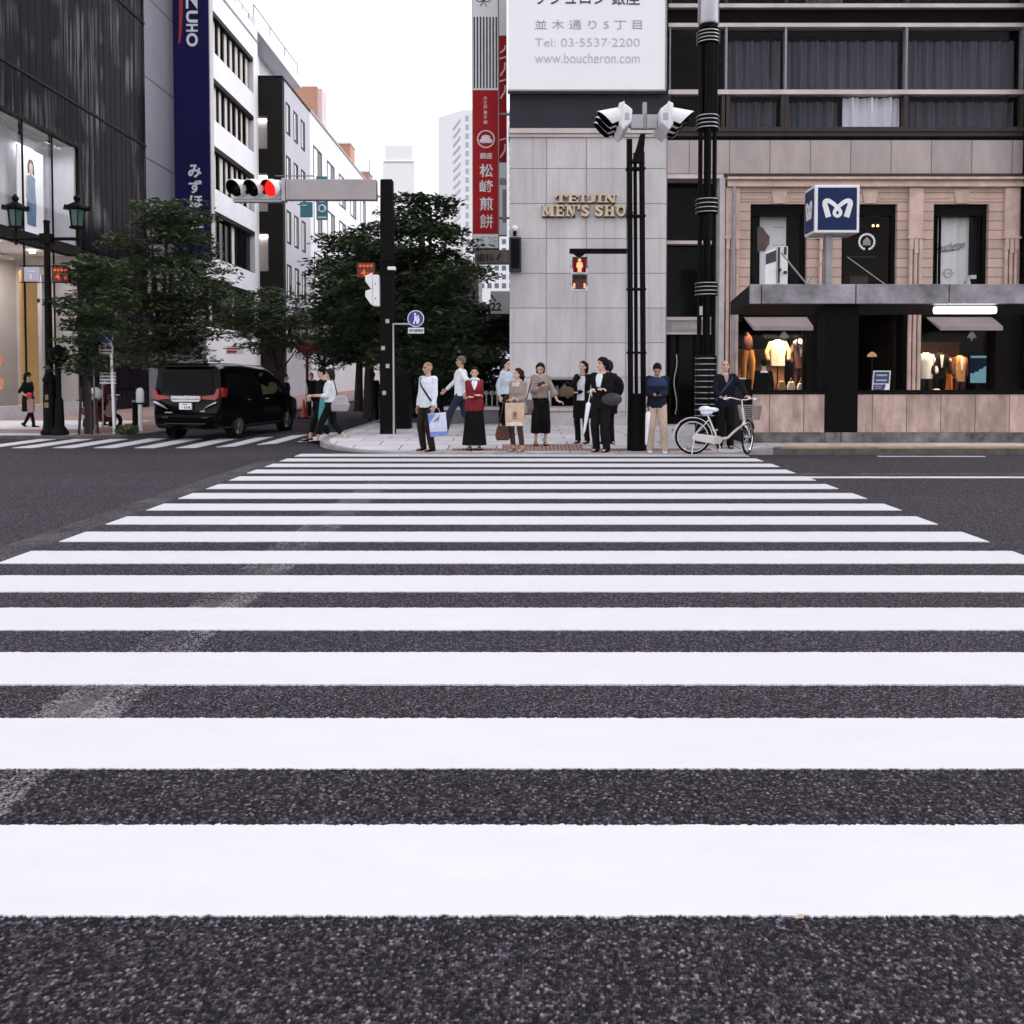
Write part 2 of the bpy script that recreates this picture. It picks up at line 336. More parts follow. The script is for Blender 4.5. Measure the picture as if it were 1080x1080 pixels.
M['paving'] = panel_mat('sidewalk_paving', (0.60, 0.57, 0.60), 0.92, 0.62, joint=0.028, jcol=0.32, axes=('X', 'Y'), half=True, tvar=0.10, stain=0.22, rough=0.7)
M['paving_red'] = panel_mat('red_paving', (0.30, 0.20, 0.18), 0.22, 0.11, joint=0.01, jcol=0.6, axes=('X', 'Y'), half=True, tvar=0.15, stain=0.25, rough=0.8)
M['tactile'] = panel_mat('tactile_paving', (0.24, 0.14, 0.12), 0.075, 0.3, joint=0.03, jcol=1.7, axes=('X', 'Y'), tvar=0.1, rough=0.8)
M['granite'] = panel_mat('grey_granite', (0.56, 0.53, 0.545), 1.045, 0.905, ox=AX(576, 23.4) - (AX(537.5, 23.4) + AX(1074, 23.4)) / 2, oz=AZ(434.3, 23.4) , joint=0.022, jcol=0.42, tvar=0.09, stain=0.42, rough=0.5, streak=0.4)
M['granite_band'] = panel_mat('brown_granite', (0.42, 0.355, 0.345), 1.05, 5.0, ox=0.1, oz=5, joint=0.022, jcol=0.35, tvar=0.11, stain=0.45, rough=0.45)
M['granite_plain'] = mat('granite_plain', (0.50, 0.455, 0.465), 0.55, var=0.15, scale=2.5, bump=0.1)
M['charcoal'] = mat('charcoal_panel', (0.042, 0.042, 0.053), 0.7, var=0.12, scale=1.2, spec=0.1)
M['pinkstone'] = panel_mat('tan_stone_blocks', (0.57, 0.41, 0.345), 9.0, 0.243, ox=4.0, oz=0.12, joint=0.02, jcol=0.35, tvar=0.09, stain=0.5, rough=0.6)
M['pinkplain'] = mat('tan_stone', (0.59, 0.43, 0.365), 0.6, var=0.24, scale=3, bump=0.1)
M['pinktile'] = panel_mat('pink_granite_slabs', (0.455, 0.325, 0.285), 0.67, 3.0, ox=4.33, oz=-1, joint=0.014, jcol=0.22, tvar=0.14, stain=1.2, sscale=2.2, rough=0.5)
M['dirtystone'] = mat('dirty_plinth_stone', (0.14, 0.125, 0.125), 0.8, var=0.8, scale=3, bump=0.3)
M['metal_dark'] = mat('dark_brown_metal', (0.0065, 0.005, 0.0045), 0.55, 0.0, var=0.3, scale=5, spec=0.06)
M['metal_black'] = mat('black_painted_metal', (0.004, 0.0035, 0.004), 0.5, 0.0, var=0.3, scale=6, spec=0.06)
M['metal_grey'] = mat('grey_metal', (0.28, 0.27, 0.29), 0.45, 0.3, var=0.2, scale=4)
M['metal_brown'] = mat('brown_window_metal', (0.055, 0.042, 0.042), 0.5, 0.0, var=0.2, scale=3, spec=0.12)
M['alu'] = mat('weathered_aluminium', (0.55, 0.48, 0.47), 0.45, 0.2, var=0.2, scale=2, stretch=(0.6, 1, 1))
M['zinc'] = mat('weathered_zinc_fascia', (0.25, 0.235, 0.265), 0.38, 0.35, var=0.65, scale=1.4, bump=0.08, bscale=3)
M['chrome'] = mat('chrome', (0.75, 0.75, 0.78), 0.18, 1.0, var=0.05)
M['white'] = mat('white_enamel', (0.82, 0.82, 0.85), 0.4, var=0.06, scale=3)
M['whitewall'] = mat('white_plaster', (0.80, 0.79, 0.84), 0.7, var=0.06, scale=0.6, stretch=(1, 1, 0.4))
M['bill'] = mat('white_billboard_face', (0.92, 0.93, 0.96), 0.5, var=0.015, scale=0.8)
M['lilac'] = mat('pale_lilac_render', (0.50, 0.49, 0.55), 0.7, var=0.07, scale=0.6)
M['ink'] = mat('dark_ink', (0.03, 0.03, 0.04), 0.6, var=0.05)
M['ink_grey'] = mat('grey_ink', (0.34, 0.34, 0.36), 0.6, var=0.05)
M['ink_grey2'] = mat('light_grey_ink', (0.52, 0.52, 0.55), 0.6, var=0.05)
M['blue_sign'] = mat('bank_sign_blue', (0.009, 0.008, 0.072), 0.4, var=0.08, spec=0.12)
M['blue'] = mat('traffic_sign_blue', (0.02, 0.05, 0.28), 0.4, var=0.05)
M['metro_blue'] = mat('metro_sign_blue', (0.010, 0.024, 0.095), 0.35, var=0.05, spec=0.12)
M['red'] = mat('sign_red', (0.44, 0.012, 0.018), 0.45, var=0.15, scale=1.5, spec=0.12)
M['red2'] = mat('crescent_red', (0.40, 0.03, 0.035), 0.45, var=0.05)
M['teal'] = mat('teal_banner', (0.06, 0.22, 0.30), 0.6, var=0.1)
M['gold'] = mat('aged_brass_letters', (0.62, 0.48, 0.34), 0.5, 0.0, var=0.2, scale=6)
M['goldside'] = mat('dark_letter_sides', (0.11, 0.075, 0.05), 0.6, var=0.2, scale=6)
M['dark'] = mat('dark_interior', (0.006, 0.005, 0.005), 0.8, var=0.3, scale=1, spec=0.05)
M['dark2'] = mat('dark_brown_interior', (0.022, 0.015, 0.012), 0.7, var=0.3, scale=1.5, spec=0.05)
M['glass'] = glass_mat('clear_glass', (0.90, 0.90, 0.92), 0.12); M['glass_dark'] = mat('dark_window_glass', (0.004, 0.0035, 0.004), 0.08, var=0.2, spec=0.06)
M['glass_shop'] = glass_mat('shop_glass', (0.95, 0.95, 0.95), 0.10)
M['curtain'] = mat('grey_curtain', (0.125, 0.125, 0.148), 0.9, var=0.15, scale=2, stretch=(3, 1, 0.3))
M['curtain_w'] = mat('white_curtain', (0.92, 0.93, 0.97), 0.9, var=0.04, scale=2)
M['blind'] = mat('cream_blind', (0.62, 0.57, 0.55), 0.8, var=0.1)
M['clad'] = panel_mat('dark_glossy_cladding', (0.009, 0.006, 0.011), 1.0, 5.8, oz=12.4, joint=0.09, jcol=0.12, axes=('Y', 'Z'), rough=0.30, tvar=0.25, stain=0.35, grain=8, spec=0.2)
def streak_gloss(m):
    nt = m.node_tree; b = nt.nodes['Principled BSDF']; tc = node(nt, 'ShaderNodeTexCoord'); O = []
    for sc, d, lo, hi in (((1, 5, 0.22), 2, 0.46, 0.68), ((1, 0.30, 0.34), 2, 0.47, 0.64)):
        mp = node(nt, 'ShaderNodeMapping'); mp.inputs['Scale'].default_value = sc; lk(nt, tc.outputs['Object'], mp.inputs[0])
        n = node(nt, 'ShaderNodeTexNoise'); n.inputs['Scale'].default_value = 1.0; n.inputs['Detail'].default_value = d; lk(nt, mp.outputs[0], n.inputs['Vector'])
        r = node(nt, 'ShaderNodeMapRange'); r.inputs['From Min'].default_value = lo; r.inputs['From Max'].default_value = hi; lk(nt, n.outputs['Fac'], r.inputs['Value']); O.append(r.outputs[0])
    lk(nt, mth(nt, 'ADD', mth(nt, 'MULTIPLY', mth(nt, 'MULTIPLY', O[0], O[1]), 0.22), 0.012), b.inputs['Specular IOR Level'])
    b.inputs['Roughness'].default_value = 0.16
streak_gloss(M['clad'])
M['greyclad'] = panel_mat('blue_grey_panel', (0.165, 0.162, 0.195), 40, 3.9, oz=8.0, joint=0.07, jcol=0.25, axes=('Y', 'Z'), rough=0.4, stain=0.2, tvar=0.04)
M['black_wall'] = mat('black_brown_wall', (0.014, 0.011, 0.011), 0.7, var=0.15, spec=0.1)
M['orange_wall'] = mat('terracotta_tiles', (0.58, 0.30, 0.21), 0.8, var=0.1)
M['tower'] = mat('pale_tower_wall', (0.92, 0.93, 0.96), 0.7, var=0.02); M['tower_win'] = mat('tower_window', (0.46, 0.49, 0.56), 0.4, var=0.1)
M['tower_win2'] = mat('low_tower_window', (0.12, 0.135, 0.17), 0.4, var=0.1)
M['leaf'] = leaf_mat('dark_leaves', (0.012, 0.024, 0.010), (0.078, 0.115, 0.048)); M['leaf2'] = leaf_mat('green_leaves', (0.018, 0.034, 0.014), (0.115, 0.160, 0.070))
M['bark'] = mat('bark', (0.035, 0.026, 0.022), 0.9, var=0.4, scale=10, bump=0.6)
M['black_paint'] = mat('black_car_paint', (0.001, 0.001, 0.0015), 0.10, var=0.1, spec=0.12)
M['tail_red'] = mat('tail_light_red', (0.26, 0.012, 0.014), 0.12, var=0.1)
M['rubber'] = mat('black_rubber', (0.006, 0.006, 0.006), 0.8, var=0.2, spec=0.1)
M['plastic_dark'] = mat('dark_plastic', (0.02, 0.02, 0.022), 0.5, var=0.1)
M['lantern'] = mat('green_lantern_glass', (0.05, 0.12, 0.10), 0.3, var=0.15)
M['led'] = emit_mat('orange_led', (1.0, 0.12, 0.03), 0.6); M['led_bg'] = mat('led_panel', (0.10, 0.016, 0.008), 0.5, var=0.2)
M['lampred'] = emit_mat('red_signal_lamp', (1.0, 0.02, 0.015), 0.6); M['lamporange'] = emit_mat('signal_led', (1.0, 0.55, 0.30), 0.6)
M['lamp_red_bg'] = emit_mat('red_signal_field', (0.16, 0.008, 0.005), 0.5)
M['tube_light'] = emit_mat('fluorescent_tube', (1.0, 0.98, 0.93), 5.0)
M['steel'] = mat('brushed_steel', (0.5, 0.5, 0.52), 0.3, 0.9, var=0.1)
M['sign_grey'] = mat('sign_back_grey', (0.45, 0.44, 0.46), 0.5, var=0.1)
M['beige'] = mat('beige_shop_wall', (0.60, 0.56, 0.55), 0.8, var=0.1, scale=0.7); M['ochre'] = mat('ochre_panel', (0.60, 0.36, 0.13), 0.7, var=0.1, scale=0.7)
M['awning'] = mat('taupe_awning', (0.33, 0.27, 0.27), 0.9, var=0.12, scale=2); M['wood'] = mat('warm_wood', (0.33, 0.13, 0.05), 0.6, var=0.25, scale=3)

# ------------------------------------------------------------------ text as mesh
def text_mesh(body, bold=0.0, extr=0.0):
    cu = bpy.data.curves.new('lettering', 'FONT'); cu.body = body; cu.align_x = 'CENTER'; cu.align_y = 'CENTER'
    cu.offset = bold; cu.extrude = extr; cu.resolution_u = 4; cu.size = 1.0
    o = bpy.data.objects.new('lettering', cu); COL.objects.link(o)
    dg = bpy.context.evaluated_depsgraph_get(); me = bpy.data.meshes.new_from_object(o.evaluated_get(dg))
    bpy.data.objects.remove(o); bpy.data.curves.remove(cu)
    v = np.zeros(len(me.vertices) * 3); me.vertices.foreach_get('co', v); v = v.reshape(-1, 3)
    f = [tuple(p.vertices) for p in me.polygons]; bpy.data.meshes.remove(me)
    return v, f
def put_text(mb, body, c, w=None, h=None, right=(1, 0, 0), up=(0, 0, 1), bold=0.0, depth=0.0, mi=0):
    """add lettering to a mesh builder: fitted to width and/or height, centred at c"""
    v, f = text_mesh(body, bold, 0.05 if depth else 0.0)
    if len(v) == 0: return
    lo, hi = v.min(0), v.max(0); sz = np.maximum(hi - lo, 1e-6); v = v - (lo + hi) / 2
    sx = (w / sz[0]) if w else None; sy = (h / sz[1]) if h else None
    if sx is None: sx = sy
    if sy is None: sy = sx
    rt = np.array(right, float); u = np.array(up, float); n = np.cross(rt, u)
    P = np.array(c, float) + np.outer(v[:, 0] * sx, rt) + np.outer(v[:, 1] * sy, u)
    if depth: P = P + np.outer(np.sign(v[:, 2]) * depth / 2, n)
    mb.add([tuple(p) for p in P], f, mi)
def ribbon(mb, pts, widths, f, depth_f, mi=0):
    """flat stroked line: pts 2D, f maps 2D->3D front, depth_f -> back"""
    P = [Vector((p[0], p[1])) for p in pts]; L = []; Rr = []
    if not hasattr(widths, '__len__'): widths = [widths] * len(P)
    for i, p in enumerate(P):
        t = (P[min(i + 1, len(P) - 1)] - P[max(i - 1, 0)]).normalized(); n = Vector((-t.y, t.x)); L.append(p + n * widths[i] / 2); Rr.append(p - n * widths[i] / 2)
    for i in range(len(P) - 1):
        g = (lambda q, i: (lambda a, b: tuple(Vector(q(a, b)) + (Vector(f(0, 0)) - Vector(depth_f(0, 0))) * (.012 * i))))
        mb.prism([tuple(L[i]), tuple(L[i + 1]), tuple(Rr[i + 1]), tuple(Rr[i])], g(f, i), g(depth_f, i), mi)
def smooth_path(pts, k=6):
    P = [np.array(p, float) for p in pts]; out = []
    for i in range(len(P) - 1):
        a = P[max(i - 1, 0)]; b = P[i]; c = P[i + 1]; d = P[min(i + 2, len(P) - 1)]
        for j in range(k):
            t = j / k; out.append(0.5 * ((2 * b) + (-a + c) * t + (2 * a - 5 * b + 4 * c - d) * t * t + (-a + 3 * b - 3 * c + d) * t ** 3))
    out.append(P[-1]); return [tuple(p) for p in out]
# ------------------------------------------------------------------ ground
def grid_sheet(name, xs, ys, zf, m, kind='structure'):
    mb = MB(); nx, ny = len(xs), len(ys)
    mb.add([(x, y, zf(x, y)) for y in ys for x in xs], [(j * nx + i, j * nx + i + 1, (j + 1) * nx + i + 1, (j + 1) * nx + i) for j in range(ny - 1) for i in range(nx - 1)])
    return tag(mb.build(name, m), kind=kind)
xs = [-500, -200, -60, -25] + [-14 + 0.5 * i for i in range(24)] + [0, 10, 30, 100, 300, 500]
ys = [-120, -30, -5, 5, 12] + [13 + 0.5 * i for i in range(18)] + [25, 40, 80, 200, 400, 1300]
grid_sheet('road', xs, ys, road_z, M['asphalt'])

def front_y(x): return 16.25 if x > -1.5 else 18.95 - math.sqrt(max(0, 2.7 ** 2 - (x + 1.5) ** 2))
def build_sidewalks():
    # right-hand pavement in front of the stone building, rounded at the side street
    cols = [-4.2 + 2.7 * (1 - math.cos(i / 14 * math.pi / 2)) for i in range(15)] + [-0.27, 1, 2.5, 3.7] + [3.9 + 0.1 * i for i in range(8)] + [6, 10, 20, 60]
    rows = [0, 0.15, 0.35, 0.6, 1.0, 1.4, 1.8, 2.3, 3.2, 4.6]
    mb = MB(); n = len(rows) + 1
    for x in cols:
        f = front_y(x) + 0.17
        for r in rows: mb.v.append((x, max(f + r * (1 if x > -1.5 else 0.8), f), walk_z(x, f + r)))
        mb.v.append((x, 24.5, walk_z(x, 24.5)))
    mb.f = [(i * n + j, i * n + j + 1, (i + 1) * n + j + 1, (i + 1) * n + j) for i in range(len(cols) - 1) for j in range(n - 1)]; mb.m = [0] * len(mb.f)
    fb = MB(); fb.box(-4.03, -0.2, 24.52, 260, -0.3, 0.13); tag(fb.build('sidewalk', M['kerb_dark_shaded_paving']), kind='structure')  # far strip in dark stone: tree shade put into its colour
    tag(mb.build('sidewalk', M['paving'], smooth=60), kind='structure')
    # kerb
    path = [(60, 16.25), (20, 16.25)] + [(4.6 - 0.1 * i, 16.25) for i in range(0, 8)] + [(2, 16.25), (0, 16.25)] + [(-1.5 - 2.7 * math.sin(a), 18.95 - 2.7 * math.cos(a)) for a in [i / 14 * math.pi / 2 for i in range(15)]] + [(-4.2, 24.5), (-4.2, 60), (-4.2, 260)]
    kb = MB(); rings = []
    for i, (x, y) in enumerate(path):
        a = Vector(path[max(i - 1, 0)]); c = Vector(path[min(i + 1, len(path) - 1)]); t = (c - a).normalized(); nn = Vector((t.y, -t.x))   # towards the pavement
        if nn.dot(Vector((3, 23)) - Vector((x, y))) < 0: nn = -nn
        z = walk_z(x, 16.3 if y < 16.4 else y) + 0.004; q = Vector((x, y)); w = q + nn * 0.19; b = road_z(x, y) - 0.1
        rings.append([(q.x, q.y, b), (q.x, q.y, z - 0.012), (q.x + nn.x * 0.012, q.y + nn.y * 0.012, z), (w.x, w.y, z), (w.x, w.y, b)])
    kb.loft(rings); tag(kb.build('kerb', M['kerb']), kind='structure')
    dk_ = MB(); dk_.box(4.62, 60, 16.235, 16.50, 0.0, 0.1385); tag(dk_.build('kerb', M['kerb_dark_shaded_paving']), kind='structure')
    yl = MB(); yl.box(4.75, 9.6, 16.230, 16.40, 0.115, 0.1415); tag(yl.build('kerb_marking', M['yellow']), kind='structure')
    # left-hand pavement
    cl = [(-60, 22.9), (-11.6, 22.9)] + [(-11.6 + 1.6 * math.sin(a), 24.5 - 1.6 * math.cos(a)) for a in [i / 8 * math.pi / 2 for i in range(1, 9)]] + [(-10, 260)]
    lb = MB(); lb.prism([(x, y) for x, y in cl] + [(-60, 260)], lambda a, b: (a, b, -0.4), lambda a, b: (a, b, -0.12))
    tag(lb.build('sidewalk', M['paving_red']), kind='structure')
    kk = MB(); rings = []
    for i, (x, y) in enumerate(cl):
        a = Vector(cl[max(i - 1, 0)]); c = Vector(cl[min(i + 1, len(cl) - 1)]); t = (c - a).normalized(); nn = Vector((-t.y, t.x))
        w = Vector((x, y)) + nn * 0.17; o = Vector((x, y)) - nn * 0.02
        rings.append([(o.x, o.y, -0.42), (o.x, o.y, -0.113), (w.x, w.y, -0.113), (w.x, w.y, -0.42)])
    kk.loft(rings); tag(kk.build('kerb', M['kerb_dark_shaded_paving']), kind='structure')
    pale = MB(); pale.box(-17.8, -12.6, 25.6, 30.4, -0.1155, -0.1125); pale.box(-40, -11.7, 23.1, 23.9, -0.1155, -0.111)
    tag(pale.build('paving_strip', mat('pale_paving', (0.56, 0.54, 0.57), 0.7, var=0.12, scale=2)), kind='structure')
    V = [(-1.3, 16.62), (3.6, 16.62), (3.6, 16.95), (1.2, 16.95), (1.2, 17.5), (-0.35, 17.5), (-0.35, 16.95), (-1.3, 16.95)]
    tp = MB(); tp.add([(x, y, walk_z(x, y) + 0.006) for x, y in V], [(0, 1, 2, 3, 6, 7), (3, 4, 5, 6)])
    tag(tp.build('tactile_paving', M['tactile']), kind='structure')
build_sidewalks()

def stripe(name, x0, x1, y0, y1, m, zf=lambda x, y: 0.0, t=0.005, rag=0.006, step=0.012, along='x'):
    """painted bar with slightly ragged edges"""
    def edge(n, s): 
        r = np.random.default_rng(s); e = np.zeros(n)
        for k, a in ((1, 0.7), (2, 0.7), (5, 0.4), (80, 0.15)):
            w = r.normal(size=max(2, n // k + 2)); e += a * np.interp(np.arange(n) / k, np.arange(len(w)), w)
        return e * rag
    mb = MB()
    if along == 'x':
        n = max(8, int((x1 - x0) / step)); X = np.linspace(x0, x1, n); A = y0 + edge(n, int(y0 * 977) % 9999); B = y1 + edge(n, int(y1 * 977 + 31) % 9999)
        lo = [(X[i], A[i], zf(X[i], A[i]) + t) for i in range(n)]; hi = [(X[i], B[i], zf(X[i], B[i]) + t) for i in range(n)]
    else:
        n = max(8, int((y1 - y0) / step)); Yv = np.linspace(y0, y1, n); A = x0 + edge(n, int(abs(x0) * 977) % 9999); B = x1 + edge(n, int(abs(x1) * 977 + 31) % 9999)
        lo = [(A[i], Yv[i], zf(A[i], Yv[i]) + t) for i in range(n)]; hi = [(B[i], Yv[i], zf(B[i], Yv[i]) + t) for i in range(n)]
    lo2 = [(x, y, z - t - 0.002) for x, y, z in lo]; hi2 = [(x, y, z - t - 0.002) for x, y, z in hi]
    mb.v = lo + hi + lo2 + hi2
    for i in range(n - 1):
        mb.f += [(i, i + 1, n + i + 1, n + i), (2 * n + i, 2 * n + i + 1, i + 1, i), (n + i, n + i + 1, 3 * n + i + 1, 3 * n + i)]
    mb.f += [(0, n, 3 * n, 2 * n), (n - 1, 2 * n - 1, 4 * n - 1, 3 * n - 1)]; mb.m = [0] * len(mb.f)
    return tag(mb.build(name, m, fix=False), kind='structure')
def near_asphalt():
    # the road surface close to the camera as real crushed stones in bitumen
    st = .0032; ys = np.arange(1.80, 3.46, st); xs_ = np.arange(-2.12, 2.16, st); X, Y = np.meshgrid(xs_, ys); cell = .0095; r = np.random.default_rng(5); H = r.random((1024, 1024, 4))
    gx, gy = np.floor(X / cell).astype(int), np.floor(Y / cell).astype(int); d1 = np.full(X.shape, 9.); d2 = d1.copy(); ci = np.zeros(X.shape, int); cj = ci.copy(); cx = np.zeros(X.shape); cy = cx.copy()
    for di in (-1, 0, 1):
        for dj in (-1, 0, 1):
            i, j = (gx + di) % 1024, (gy + dj) % 1024; px = (gx + di + .15 + .7 * H[i, j, 0]) * cell; py = (gy + dj + .15 + .7 * H[i, j, 1]) * cell; d = np.hypot(X - px, Y - py) / cell * (.85 + .3 * H[i, j, 2]); m = d < d1
            d2 = np.where(m, d1, np.minimum(d2, d)); d1 = np.where(m, d, d1); ci = np.where(m, i, ci); cj = np.where(m, j, cj); cx = np.where(m, px, cx); cy = np.where(m, py, cy)
    h = H[ci, cj]; e = np.clip((d2 - d1) / .35, 0, 1); e = e * e * (3 - 2 * e); T = H[cj, ci]
    Z = .0006 + e * (.0018 + .0024 * h[..., 3] + ((X - cx) * (T[..., 0] - .5) + (Y - cy) * (T[..., 1] - .5)) * .55) + .0004 * r.random(X.shape)
    Z = np.clip(Z, .0004, .0056); t = T[..., 2]; col = np.interp(t, [0, .45, .75, .92, 1], [.010, .027, .060, .10, .23]) * (.12 + .88 * e)
    ny, nx = X.shape; me = bpy.data.meshes.new('road_surface'); N = nx * ny; me.vertices.add(N); me.vertices.foreach_set('co', np.stack([X, Y, Z], -1).ravel()); a = np.arange(N).reshape(ny, nx); q = np.stack([a[:-1, :-1], a[:-1, 1:], a[1:, 1:], a[1:, :-1]], -1).reshape(-1, 4); k = len(q)
    me.loops.add(4 * k); me.loops.foreach_set('vertex_index', q.ravel().astype(np.int32)); me.polygons.add(k); me.polygons.foreach_set('loop_start', (np.arange(k) * 4).astype(np.int32)); me.polygons.foreach_set('loop_total', np.full(k, 4, np.int32)); me.update()
    at_ = me.attributes.new('stone', 'FLOAT', 'POINT'); at_.data.foreach_set('value', col.ravel().astype(np.float32)); me.materials.append(M['stones']); o = bpy.data.objects.new('road_surface', me); link(o); tag(o, kind='structure')
near_asphalt()
for k in range(16):
    d, d2 = [gp(VX, HY + 1540.26 / (2.685 + q))[1] for q in (k, k + .54)]; st = (0.006 if k < 3 else 0.012) if k < 6 else 0.04
    stripe('road_marking', -4.05 + random.uniform(-.02, .02), 4.10 + random.uniform(-.02, .02), d, d2, M['paint'], t=.0075 if k < 3 else .0065, step=st, rag=0.0030)
for i in range(9):
    x = -4.55 - 0.92 * i
    stripe('road_marking', x - 0.45, x, 20.0, 23.0 if x > -10 else 22.8, M['paint'], zf=road_z, along='y', step=0.1, t=0.012)
for x0, x1, y0, y1, m_, z_ in ((-2.10, -1.74, 1.5, 12.5, 'faint', .0055), (-1.90, -1.74, 1.5, 9.0, 'worn', .006), (-2.10, -2.02, 1.5, 9.0, 'worn', .006), (-4.42, -4.09, 5.0, 15.0, 'faint', .003)): stripe('worn_road_marking', x0, x1, y0, y1, M[m_], t=z_, rag=.014, step=.02, along='y')
stripe('road_marking', 3.95, 40, 12.58, 12.75, M['paint'], step=0.1); stripe('road_marking', 3.3, 40, 13.02, 13.12, M['worn'], step=0.1); stripe('road_marking', 6.4, 8.3, 15.86, 15.96, M['paint'], step=0.1)
stripe('road_marking', -30, -16, 18.6, 18.75, M['paint'], zf=road_z, step=0.2)

# ------------------------------------------------------------------ the corner building (granite part + curtain-windowed part + stone shop front)
YF = 23.4
fx = lambda p: AX(p, YF)
fz = lambda p: AZ(p, YF)
FX0, FXS, FX1 = fx(537.5), fx(702.5), fx(1074)
def corner_building():
    B = thing('corner_building', 'granite faced corner building with curtained windows above a pink stone shop front', 'building', ((FX0 + FX1) / 2, YF, 0))
    top = 15.5; zb = 0.02
    # granite section, with a display window cut out
    wx0, wx1, wz0, wz1 = fx(580), fx(612), fz(430), fz(399)
    gz1 = fz(145)
    D = 0.5
    g = MB()
    g.box(FX0, wx0, YF, YF + D, fz(440), gz1); g.box(wx1, FXS, YF, YF + D, fz(440), gz1)
    g.box(wx0, wx1, YF, YF + D, fz(440), wz0); g.box(wx0, wx1, YF, YF + D, wz1, gz1)
    wall = g.build('granite_wall', M['granite'], B)
    p = MB(); p.box(FX0 - 0.02, FXS, YF - 0.03, YF + D, zb, fz(440)); p.build('plinth', M['granite_plain'], B)
    t = MB(); t.box(FX0 - 0.03, FXS, YF - 0.12, YF + D, fz(141.5), fz(136.5)); t.box(FX0 - 0.03, FXS, YF - 0.06, YF + D, gz1 + .002, fz(141.5) - .002); t.build('string_course', M['alu'], B)
    u = MB(); u.box(FX0, FXS, YF + 0.02, YF + D, fz(136.5) + .002, top); u.build('charcoal_wall', M['charcoal'], B)
    # side wall along the side street
    s = MB(); s.box(FX0 + 0.01, FX0 + 0.4, YF + D + .002, 40, zb, top); s.build('side_wall', M['charcoal'], B)
    w = MB(); w.box(wx0 + .03, wx1 - .03, YF + 0.12, YF + 0.13, wz0 + .03, wz1 - .03); win = MB()
    for a in ((wx0, wx1, wz0, wz0 + .04), (wx0, wx1, wz1 - .04, wz1)): win.box(a[0], a[1], YF + .06, YF + .15, a[2], a[3])
    for a in (wx0, wx1 - .04): win.box(a, a + .04, YF + .06, YF + .15, wz0 + .042, wz1 - .042)
    wn_ = win.build('window', M['metal_grey'], B); w.build('pane', M['glass'], wn_)
    sl = MB(); sl.box(wx0 - .05, wx1 + .05, YF - .05, YF + .1, wz0 - .09, wz0 - .002); sl.build('sill', M['granite_plain'], wn_)
    bk = MB(); bk.box(wx0, wx1, YF + D + .01, YF + 1.2, wz0 - .2, wz1 + .2); bk.build('display_case', M['dark'], B)
    ff = MB()
    for i, (a, c) in enumerate(((0.25, .18), (0.5, .25), (0.62, .1), (.75, .2))):
        ff.ball((wx0 + a * (wx1 - wx0), YF + .38, wz0 + c + .25), (.06, .06, .16 - .02 * i), 8, 6)
    ff.build('display_flowers', mat('pale_blue_flowers', (.35, .38, .5), .8, var=.4, scale=30), B)
    # entrance bay x 703-763
    ex0, ex1 = FXS + .002, fx(762)
    e = MB(); e.box(ex0, ex1, YF + .62, YF + .66, zb, fz(188)); e.build('entrance_back', M['glass_dark'], B)
    for y0, y1 in ((255.5, 252), (337, 333.5), (352, 350)): e = MB(); e.box(ex0, ex1, YF + .3, YF + .62, fz(y0), fz(y1)); e.build('entrance_rail', M['alu'], B)
    e = MB(); e.box(ex0, ex1, YF + .34, YF + .6, fz(350) + .002, fz(337) - .002); sg = e.build('lintel_sign', M['metal_grey'], B)
    tt = MB()
    for i in range(9):
        for a_, b_, c_, d_ in ((0, .012, 0, 1), (.03, .042, .1, .9), (0, .06, .45, .55)): x_ = fx(711) + i * .075; tt.box(x_ + a_, x_ + b_, YF + .333 - .0007 * (a_ > 0), YF + .341, fz(347) + .17 * c_, fz(347) + .17 * d_)
    tt.build('lettering', M['gold'], sg)
    e = MB()
    for q in (ex0 + .15, fx(718), fx(737)): e.box(q, q + .06, YF + .5, YF + .61, 0.13, fz(352) - .002)
    e.box(ex0 + .212, fx(718) - .002, YF + .5, YF + .61, .13, .32); e.box(fx(718) + .062, fx(737) - .002, YF + .5, YF + .61, .13, .32)
    dr = e.build('door', M['metal_dark'], B)
    h = MB(); h.tube([(fx(716), YF + .44, .5 + 0.06 * math.sin(i)) if 0 else (fx(715.5) + .04 * math.sin(i * .9), YF + .45, .4 + i * .16) for i in range(11)], .014, 8); h.build('handle', M['steel'], dr)
    e = MB(); e.box(ex0, ex1, YF + .02, YF + .62, fz(188) + .002, fz(183)); e.build('soffit', M['alu'], B)
    pr = MB(); pr.box(fx(757), fx(762.5), YF - .1, YF + .6, zb, fz(188)); pr.build('pier', M['granite_plain'], B)
    # granite band over the shop front
    b = MB(); b.box(FXS + .002, FX1, YF - .01, YF + .6, fz(183) + .002, fz(148)); b.build('granite_band', M['granite_band'], B)
    b = MB(); b.box(fx(763), FX1, YF - .06, YF + .6, fz(188), fz(183.5)); b.box(FXS + .004, FX1, YF + .0, YF + .6, fz(143.5), fz(139)); b.box(FXS + .004, FX1, YF - .05, YF + .6, fz(138.9), fz(134.5)); b.box(FXS + .004, FX1, YF + .25, YF + .6, fz(147.9), fz(143.6))
    b.build('sill_band', M['metal_brown'], B)
    # curtain-window bays
    bars = MB()
    for y0, y1 in ((8, 4), (28.5, 24.5), (99.5, 95)): bars.box(FXS + .01, FX1, YF - .02, YF + .25, fz(y0), fz(y1))
    bars.build('transom', M['alu'], B)
    sp = MB(); sp.box(FXS + .01, FX1, YF + .12, YF + .3, fz(24.5) + .002, fz(8) - .002); sp.build('spandrel', M['dark'], B)
    cols_big = [(705, 763), (764, 825), (826, 950.5), (952, 1073)]
    cols_low = [(705, 760), (767, 822), (828, 950), (953, 1073)]
